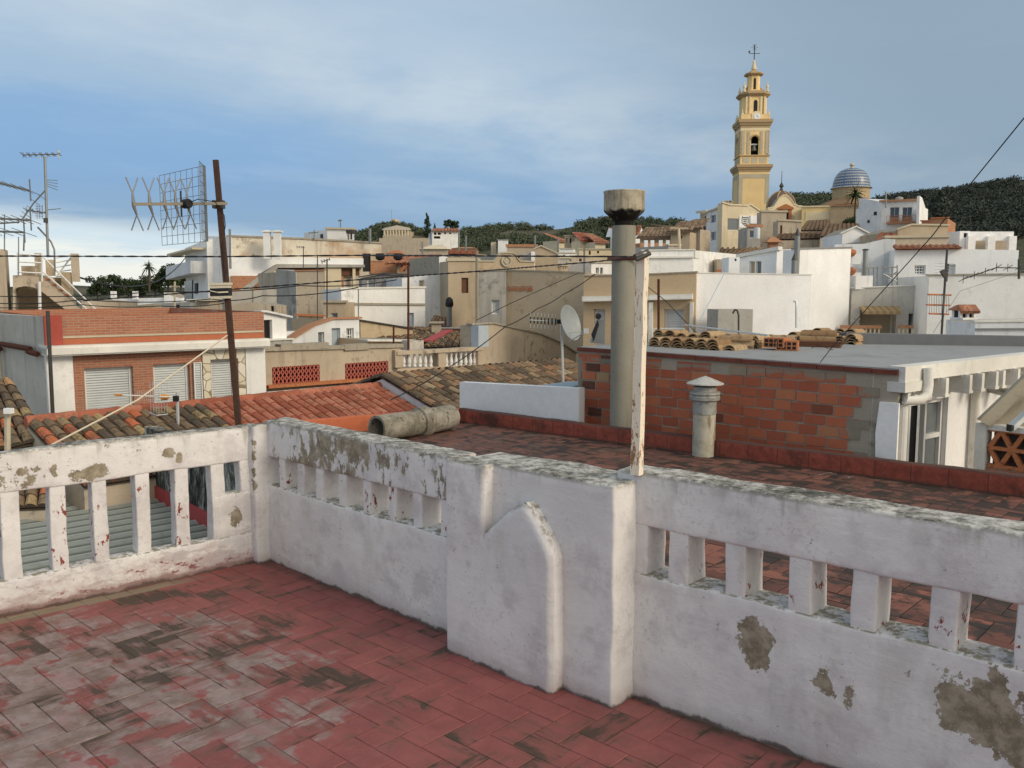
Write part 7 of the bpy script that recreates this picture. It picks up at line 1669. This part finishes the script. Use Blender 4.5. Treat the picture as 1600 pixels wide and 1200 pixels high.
mast('pale post in front of the orange wall on the long white block', 395, 447, 487, 38, .05, M_flue, name='pole', cat='pole')
mast('short post with cross arm above the brick parapet', 273, 440, 488, 40, .05, M_stone, [(268, 448, 280, 448)], name='pole', cat='pole')
mast('pipe on the roof at the right end of the long white block', 578, 357, 381, 61, .1, M_metal, name='pole', cat='pole')
mast('thin aerial on the rooftop stair room', 532, 343, 361, 63, .05, M_metal, [(529, 345, 534, 344)])
mast('thin aerial left of the rooftop stair room', 491, 359, 374, 60, .05, M_metal, [(483, 364, 497, 363)])
for (u, v0, v1) in ((836, 368, 388), (872, 372, 396), (913, 388, 430), (957, 372, 412), (728, 368, 392), (717, 362, 392), (660, 378, 402)):
    mast({836: 'pale thin pole above the tan gable wall', 872: 'thin pole left of the hillside houses', 913: 'thin pale pole above the grey-brown yard wall', 957: 'thin dark pole just left of the concrete flue', 728: 'thin pole at right of the cream hipped roof', 717: 'thin pole behind the white hill villa', 660: 'thin pole above the sagging brown roof'}[u], u, v0, v1, 64, .07, M_metal, name='pole', cat='pole')
mast('thin rusty rod antenna in front of the tan balcony house', 1029, 436, 545, 15, .022, M_rust)
mast('dark rusty mast with camera-like box before the wide white wall', 1481, 412, 440, 19, .03, M_darkm, du=-3)
r = mast('dark leaning mast with red wire aerials before the wide white wall', 1480, 388, 540, 17, .022, M_darkm, du=-10)
q = MB(); a = T(1470, 424, 16.9); b = T(1476, 434, 16.9); q.box(a, b-a, (.08, .02, .04), (.0, .06, 0)); q.build('amplifier', M_black, r)
for (v, u0, u1) in ((460, 1450, 1486), (476, 1448, 1484), (490, 1452, 1482)):
    q = MB(); q.tube([T(u0, v, 16.8), T(u1, v+1, 17.2)], .018, 5); q.build('red_arm', M_terrat, r)
q = MB()
for k in range(9): q.tube([T(1452+k*3.8, 460, 16.9), T(1452+k*3.8, 491, 16.9)], .005, 4)
for k in range(6): q.tube([T(1460, 412+k*4.5, 17), T(1490, 412+k*4.5, 17.2)], .004, 4)
q.build('wire_grid', M_metal, r)
mast('horizontal thin aerial reaching in from the right edge', 1592, 405, 436, 15, .02, M_darkm, [(1557, 418, 1610, 419), (1505, 436, 1557, 418)], name='tv_antenna', cat='antenna')
# antennas at the far left
r = mast('tall thin mast with stacked television aerials above the stair tower', 70, 245, 402, 24, .035, M_metal, [(36, 242, 93, 241), (41, 328, 72, 333)], name='tv_antenna', cat='antenna', du=5)
q = MB(); q.tube([T(33, 345, 24), T(52, 318, 24), T(71, 297, 24)], .02, 5)
for t in (0, .2, .4, .6, .8): c = T(33+38*t, 345-48*t, 24); q.tube([c+V((-.16, .1, .09)), c+V((.16, -.1, -.09))], .009, 4)
for k in range(4): q.tube([T(72, 290-k*3, 24), T(90, 297-k*5, 24)], .012, 4)
for k in range(5): q.tube([T(55, 322+k*3.8, 24), T(67, 323+k*3.8, 24)], .008, 4)
for k in range(3): q.tube([T(58+k*4, 320, 24), T(58+k*4, 342, 24)], .008, 4)
q.tube([T(73, 328, 24), T(95, 326, 24)], .014, 4); q.build('slanting_aerial', M_metal, r)
q = MB(); q.lathe(T(71.5, 345, 23.95)-V((0, 0, .05)), [(.06, 0), (.06, .12), (.02, .13)], 8); q.build('joint_box', M_darkm, r)
q = MB(); q.tube([T(91, 235, 24), T(92, 247, 24)], .03, 5); q.tube([T(58, 244, 24), T(66, 247, 24), T(80, 244, 24)], .014, 4); q.build('dipole', M_alu, r)
cable('bent_pipe', 'thin bent pipe arching beside the tall antenna mast', [(59, 355, 24.2), (73, 370, 24.2), (80, 378, 24.2), (85, 390, 24.2), (86, 425, 24.2)], .025, M_metal, 0, 4, cat='pipe')
def yagi(label, A, B, Y, stick=None, n=7):
    root = thing('tv_antenna', label, 'antenna', T(*A, Y)); q = MB(); a, b = T(*A, Y), T(*B, Y); q.tube([a, b], .02, 6); q.build('boom', M_metal, root)
    q = MB()
    for k in range(n): c = a+(b-a)*k/(n-1); q.tube([c+V((-.05, -.4+.02*k, .06)), c+V((.05, .4-.02*k, -.06))], .007, 4)
    e = b; q.tube([e+V((0, 0, -.2)), e+V((0, 0, .22))], .014, 4); q.build('elements', M_metal, root)
    if stick: q = MB(); q.tube([T(*stick[0], Y), T(*stick[1], Y)], .016, 5); q.build('stick', M_metal, root)
    return root
yagi('aerial slanting in from the left edge, highest of the three there', (-30, 278), (47, 298), 17)
yagi('aerial level in from the left edge, middle of the three there', (-30, 340), (48, 344), 17, ((0, 349), (30, 347)))
yagi('short aerial with black knob low at the left edge', (-20, 361), (38, 363), 17, ((38, 363), (37, 392)), 4)
mast('thin stick pole left of the stair tower pillar', 29, 370, 432, 24, .015, M_metal)
mast('thin stick pole carrying the short aerial at the left edge', 7, 335, 392, 17.1, .012, M_metal)
# little aerial on the mossy roof
r = thing('tv_antenna', 'small aerial with orange cone on the mossy tiled roof', 'antenna', T(279, 690, 15.6)); Y = 15.6
q = MB(); q.tube([T(279, 690, Y), T(277, 612, Y)], .03, 6); q.build('mast', M_alu, r)
q = MB(); q.tube([T(180, 617, 14.9), T(280, 621, Y)], .012, 5)
for k in range(12): c = T(215+k*3.4, 618.5, Y-.3); q.tube([c-V((0, 0, .09)), c+V((0, 0, .09))], .004, 4)
q.build('boom', M_alu, r)
q = MB(); q.lathe(T(252, 620.5, Y-.02), [(.055, 0), (.05, .10), (.012, .16)], 10, axis=(1, 0, 0)); q.lathe(T(178, 617, 14.9), [(.01, 0), (.018, .06), (.018, .14)], 8, axis=(1, 0, 0)); q.build('orange_cone', plain('orange plastic', (.62, .25, .04), .5), r)
q = MB()
for k in range(7): q.tube([T(234+k*4.5, 596, Y), T(236+k*4.2, 645, Y)], .004, 4)
for k in range(5): q.tube([T(234, 600+k*9, Y), T(262, 600+k*9, Y)], .004, 4)
q.tube([T(234, 645, Y), T(245, 649, Y-.2), T(262, 647, Y)], .012, 5); q.build('mesh_reflector', M_alu, r)
q = MB(); q.cbox(T(275, 627, Y-.05), .09, .07, .10); q.build('clamp', M_black, r)
r = mast('crooked stump mast with white box on the far left tiled roof', 12, 640, 740, 11.5, .04, M_stone)
q = MB(); q.cbox(T(14, 646, 11.4), .10, .08, .07); q.build('junction_box', M_whitec, r)
# satellite dish with aerial
DY_ = 18.0; r = thing('satellite_dish', 'pale satellite dish with white aerial on a thin pole', 'dish', T(880, 600, DY_))
q = MB(); q.tube([T(880, 606, DY_), T(877, 500, DY_)], .028, 7); q.build('pole', M_alu, r)
dc = T(889, 505, DY_-.1); ax = V((.80, -.55, .28)).normalized(); q = MB(); R = .37
q.lathe(dc-ax*.05, [(.02, -.0), (R*.35, .012), (R*.7, .045), (R*.92, .08), (R, .10), (R*1.02, .10), (R*1.0, .09), (R*.9, .065), (R*.7, .03), (R*.35, -.008), (.02, -.02)], 28, axis=ax); q.build('dish', plain('dish paint', (.26, .285, .29), .4, .4), r, smooth=True)
q = MB(); f = T(916, 518, DY_-.6); q.tube([dc-V((0, 0, .38)), f], .012, 5); q.tube([dc-V((0, 0, .2)), f], .006, 4); q.cbox(f-V((0, 0, .04)), .10, .07, .10); q.build('receiver_arm', M_alu, r)
q = MB(); a, b = T(877, 503, DY_-.1), T(828, 500, DY_-.2); q.tube([a, b], .012, 5); q.build('aerial_boom', M_alu, r)
for k in range(8):
    u = 829+k*5.6 if k else 829; q = MB(); c = T(u, 500+k*.4, DY_-.16); q.tube([c-V((0, 0, .16)), c+V((0, 0, .16))], .006, 4); q.build('aerial_rod', M_alu, r)
    q = MB(); q.tube([c-V((0, 0, .07)), c+V((0, 0, .07))], .014, 5); q.build('rod_clip', M_black, r)
q = MB(); q.cbox(T(874, 506, DY_-.2), .10, .08, .09); q.build('junction_box', M_black, r)
# two-face vent cowl behind flue
r = thing('wind_cowl', 'open grey metal wind cowl on the brick house edge, left of the concrete flue', 'cowl', T(933, 536, 13)); Y = 10.6
q = MB(); A = [T(924, 536, Y), T(944, 537, Y), T(944, 500, Y), T(935, 498, Y)]; q.prism(A, (0, .22, 0)); q.build('hood', M_metal, r)
q = MB(); q.prism([T(924, 523, Y-.02), T(934, 500, Y-.02), T(936, 507, Y-.02), T(928, 533, Y-.02)], (0, .05, 0)); q.lathe(T(935, 494, Y), [(.03, -.05), (.04, 0), (.02, .05)], 8, axis=(0, 1, 0)); q.build('vane', M_black, r)
r = thing('vent_pipe', 'black-topped vent pipe with round hood before the brown-shuttered house', 'pipe', T(702, 508, 40)); q = MB(); q.tube([T(702, 510, 40), T(702, 474, 40)], .12, 8); q.build('pipe', M_metal, r); q = MB(); q.lathe(T(702, 476, 40), [(.16, -.1), (.2, 0), (.16, .25), (.05, .35)], 10); q.build('hood', M_black, r, smooth=True)
# fallen aerial pole and bent pipe before the white wall
cable('fallen_aerial', 'long pale aerial boom lying slantwise over the tile stacks', [(1070, 508, 10.6), (1200, 524, 9.6)], .012, M_alu, 0, 4, cat='antenna')
cable('bent_pipe', 'small dark swan-neck pipe before the long blank white wall', [(1154, 522, 16), (1154, 492, 16), (1152, 485, 16), (1148, 484, 16), (1145, 490, 16)], .018, M_darkm, 0, 4, cat='pipe')
cable('bent_pipe', 'thin pipe with valve on the long blank white wall at its right', [(1244, 512, 25), (1244, 472, 25), (1240, 470, 25)], .03, M_alu, 0, 4, cat='pipe')

# ------------------------------------------------------------------ tile stacks on the brick house
TL = MB(); Lt = .42
for k in range(8):
    a0, a1 = pi*k/8, pi*(k+1)/8
    for (ra, rb, ya, yb) in ((.075, .06, 0, Lt),):
        o = [V((-cos(a0)*ra, ya, sin(a0)*ra*.9)), V((-cos(a1)*ra, ya, sin(a1)*ra*.9)), V((-cos(a1)*rb, yb, sin(a1)*rb*.9)), V((-cos(a0)*rb, yb, sin(a0)*rb*.9))]
        i_ = [V((p.x*.82, p.y, p.z*.82)) for p in o]
        TL.poly(o, .5); TL.poly(i_, .5); TL.poly([o[0], o[1], i_[1], i_[0]], .5); TL.poly([o[3], o[2], i_[2], i_[3]], .5)
for sg in (-1, 1): TL.poly([V((sg*.075, 0, 0)), V((sg*.0615, 0, 0)), V((sg*.049, Lt, 0)), V((sg*.06, Lt, 0))], .5)
def stackm(n, P):
    ob = n.new('ShaderNodeObjectInfo').outputs['Random']; b = n.noise(P, 20, 5, .7)
    c = n.ramp(ob, [(0, (.28, .17, .09)), (.5, (.40, .27, .15)), (1, (.48, .36, .22))]); return n.mix(n.m('MULTIPLY', n.step(b, .48, .66), .6), c, (.13, .09, .06)), (b, .4, .006)
M_stack = material('old loose tiles', stackm, .92, .1)
me_src = TL.build('roof_tile', M_stack); me_src['label'] = ''; me_tile = me_src.data; bpy.data.objects.remove(me_src)
roofz = zr+.006
def put_tile(p, rot, pitch, lab, grp):
    o = bpy.data.objects.new('roof_tile', me_tile); COL.objects.link(o); o.location = p; o.rotation_euler = (pitch, 0, rot); tag(o, lab, 'roof tile', grp)
def stack(u, v, Y0, rot, cols, high, lab, grp, sp=.155, lean=0):
    base = T(u, v, Y0); base = V((base.x, base.y, roofz)); ex = V((cos(rot), sin(rot), 0))
    for c in range(cols):
        hc = high-random.choice((0, 0, 1))
        for h in range(hc):
            put_tile(base+ex*(sp*c+random.uniform(-.012, .012))+V((0, 0, h*.032))+V((-sin(rot), cos(rot), 0))*random.uniform(-.02, .02), rot+random.uniform(-.05, .05), 0.0, lab, grp)
def Yr(v): return (EYE-roofz)*F/(v-455)      # depth of a roof point seen at height v
KA = KB.d; ka = atan2(KA.y, KA.x)
for (u, v, rot, cols, high, lab, grp) in (
    (1022, 547, ka, 6, 4, 'old curved roof tile in the nested stack along the left brick edge', 'tiles stacked at the left brick edge'),
    (1080, 549, ka, 4, 3, 'old curved roof tile in the low middle row of the left stacks', 'tiles in the low row'),
    (1258, 533, ka, 5, 5, 'old curved roof tile in the far row nearest the grey felt upstand', 'tiles in the far row'),
    (1150, 541, ka, 5, 4, 'old curved roof tile in the row just left of the hollow bricks', 'tiles left of the hollow bricks'),
    (1030, 543, ka, 5, 6, 'old curved roof tile in the tall rear stack beside the thin rusty rod', 'tiles in the tall rear stack'),
    (1100, 545, ka, 5, 5, 'old curved roof tile in the centre rear stack', 'tiles in the centre rear stack'),
    (1238, 537, ka, 6, 4, 'old curved roof tile in the nested row right of the hollow bricks', 'tiles right of the hollow bricks')):
    stack(u, v, Yr(v), rot, cols, high, lab, grp)
# stacks seen from the side
for (u, v, rot, cols, high, lab, grp) in ((1178, 549, ka+pi/2+.25, 3, 5, 'old curved roof tile in the sideways stack left of the plank pile', 'tiles in the sideways stack'), (1305, 544, ka+pi/2+.4, 2, 6, 'old curved roof tile in the small square pile on the grey roof, rightmost', 'tiles in the rightmost pile'), (1232, 547, ka+pi/2+.2, 4, 4, 'old curved roof tile in the sideways brown pile behind the rusty bar', 'tiles in the brown pile')):
    stack(u, v, Yr(v), rot, cols, high, lab, grp)
cable('rusty_bar', 'long rusty iron bar lying on the flat grey roof', [(1128, 553, Yr(553)), (1345, 536, Yr(536))], .018, M_rust, 0, 2, cat='bar')
def hollow(u, v, Y, z, rot, lab):
    c = T(u, v, Y); c = V((c.x, c.y, z)); r = thing('hollow_brick', lab, 'brick', c); d = V((cos(rot), sin(rot), 0)); e = V((-sin(rot), cos(rot), 0)); q = MB(); L, Wd, H_ = .24, .20, .11
    q.box(c, d*L, e*Wd, (0, 0, H_)); q.build('block', M_terrat, r)
    q = MB()
    for i in range(4):
        for j in range(2): q.box(c+d*(.015+i*.056)-e*.002+V((0, 0, .014+j*.047)), d*.04, e*.004, (0, 0, .034))
    q.build('holes', M_dark, r)
hollow(1193, 538, 10.0, roofz+.06, ka, 'orange hollow brick resting on the tile stacks, left one')
hollow(1212, 539, 9.9, roofz+.03, ka+.3, 'orange hollow brick resting on the tile stacks, right one')
q = MB()
for k in range(5):
    a = T(1185, 549, Yr(549)+.5); a = V((a.x, a.y, roofz+k*.02)); q.box(a+V((.02*k, .01*k, 0)), V((.9, -.25, 0)), (0, .25, 0), (0, 0, .016))
centre_obj('plank_pile', q, M_brownw, 'weathered brown plank pile between the tile stacks', 'planks')
q = MB(); a = T(1238, 549, Yr(549)); a = V((a.x, a.y, roofz)); q.cbox(a, .12, .06, .03, .4); q.cbox(a+V((.06, .03, .02)), .05, .04, .03, 1)
centre_obj('clamp', q, M_black, 'small black clamp lying on the flat grey roof', 'clamp')
pts = []
for k in range(24): t = k/23; c = G(1262+42*t, 551-3*sin(t*6)-4*t, roofz); pts.append(V((c.x, c.y, roofz+.008+.05*sin(t*3))))
q = MB(); q.tube(pts, .004, 4); centre_obj('wire_curl', q, M_cable, 'curl of black wire lying on the flat grey roof', 'wire')
# stray wire on the neighbour terrace
pts = []
for k in range(30): t = k/29; c = G(1266+66*t, 741+6*t+3*sin(t*9), 0.01); pts.append(V((c.x, c.y, .012+.02*abs(sin(t*5)))))
q = MB(); q.tube(pts, .003, 4); centre_obj('wire_curl', q, M_metal, 'thin pale wire curl lying along the red kerb', 'wire')
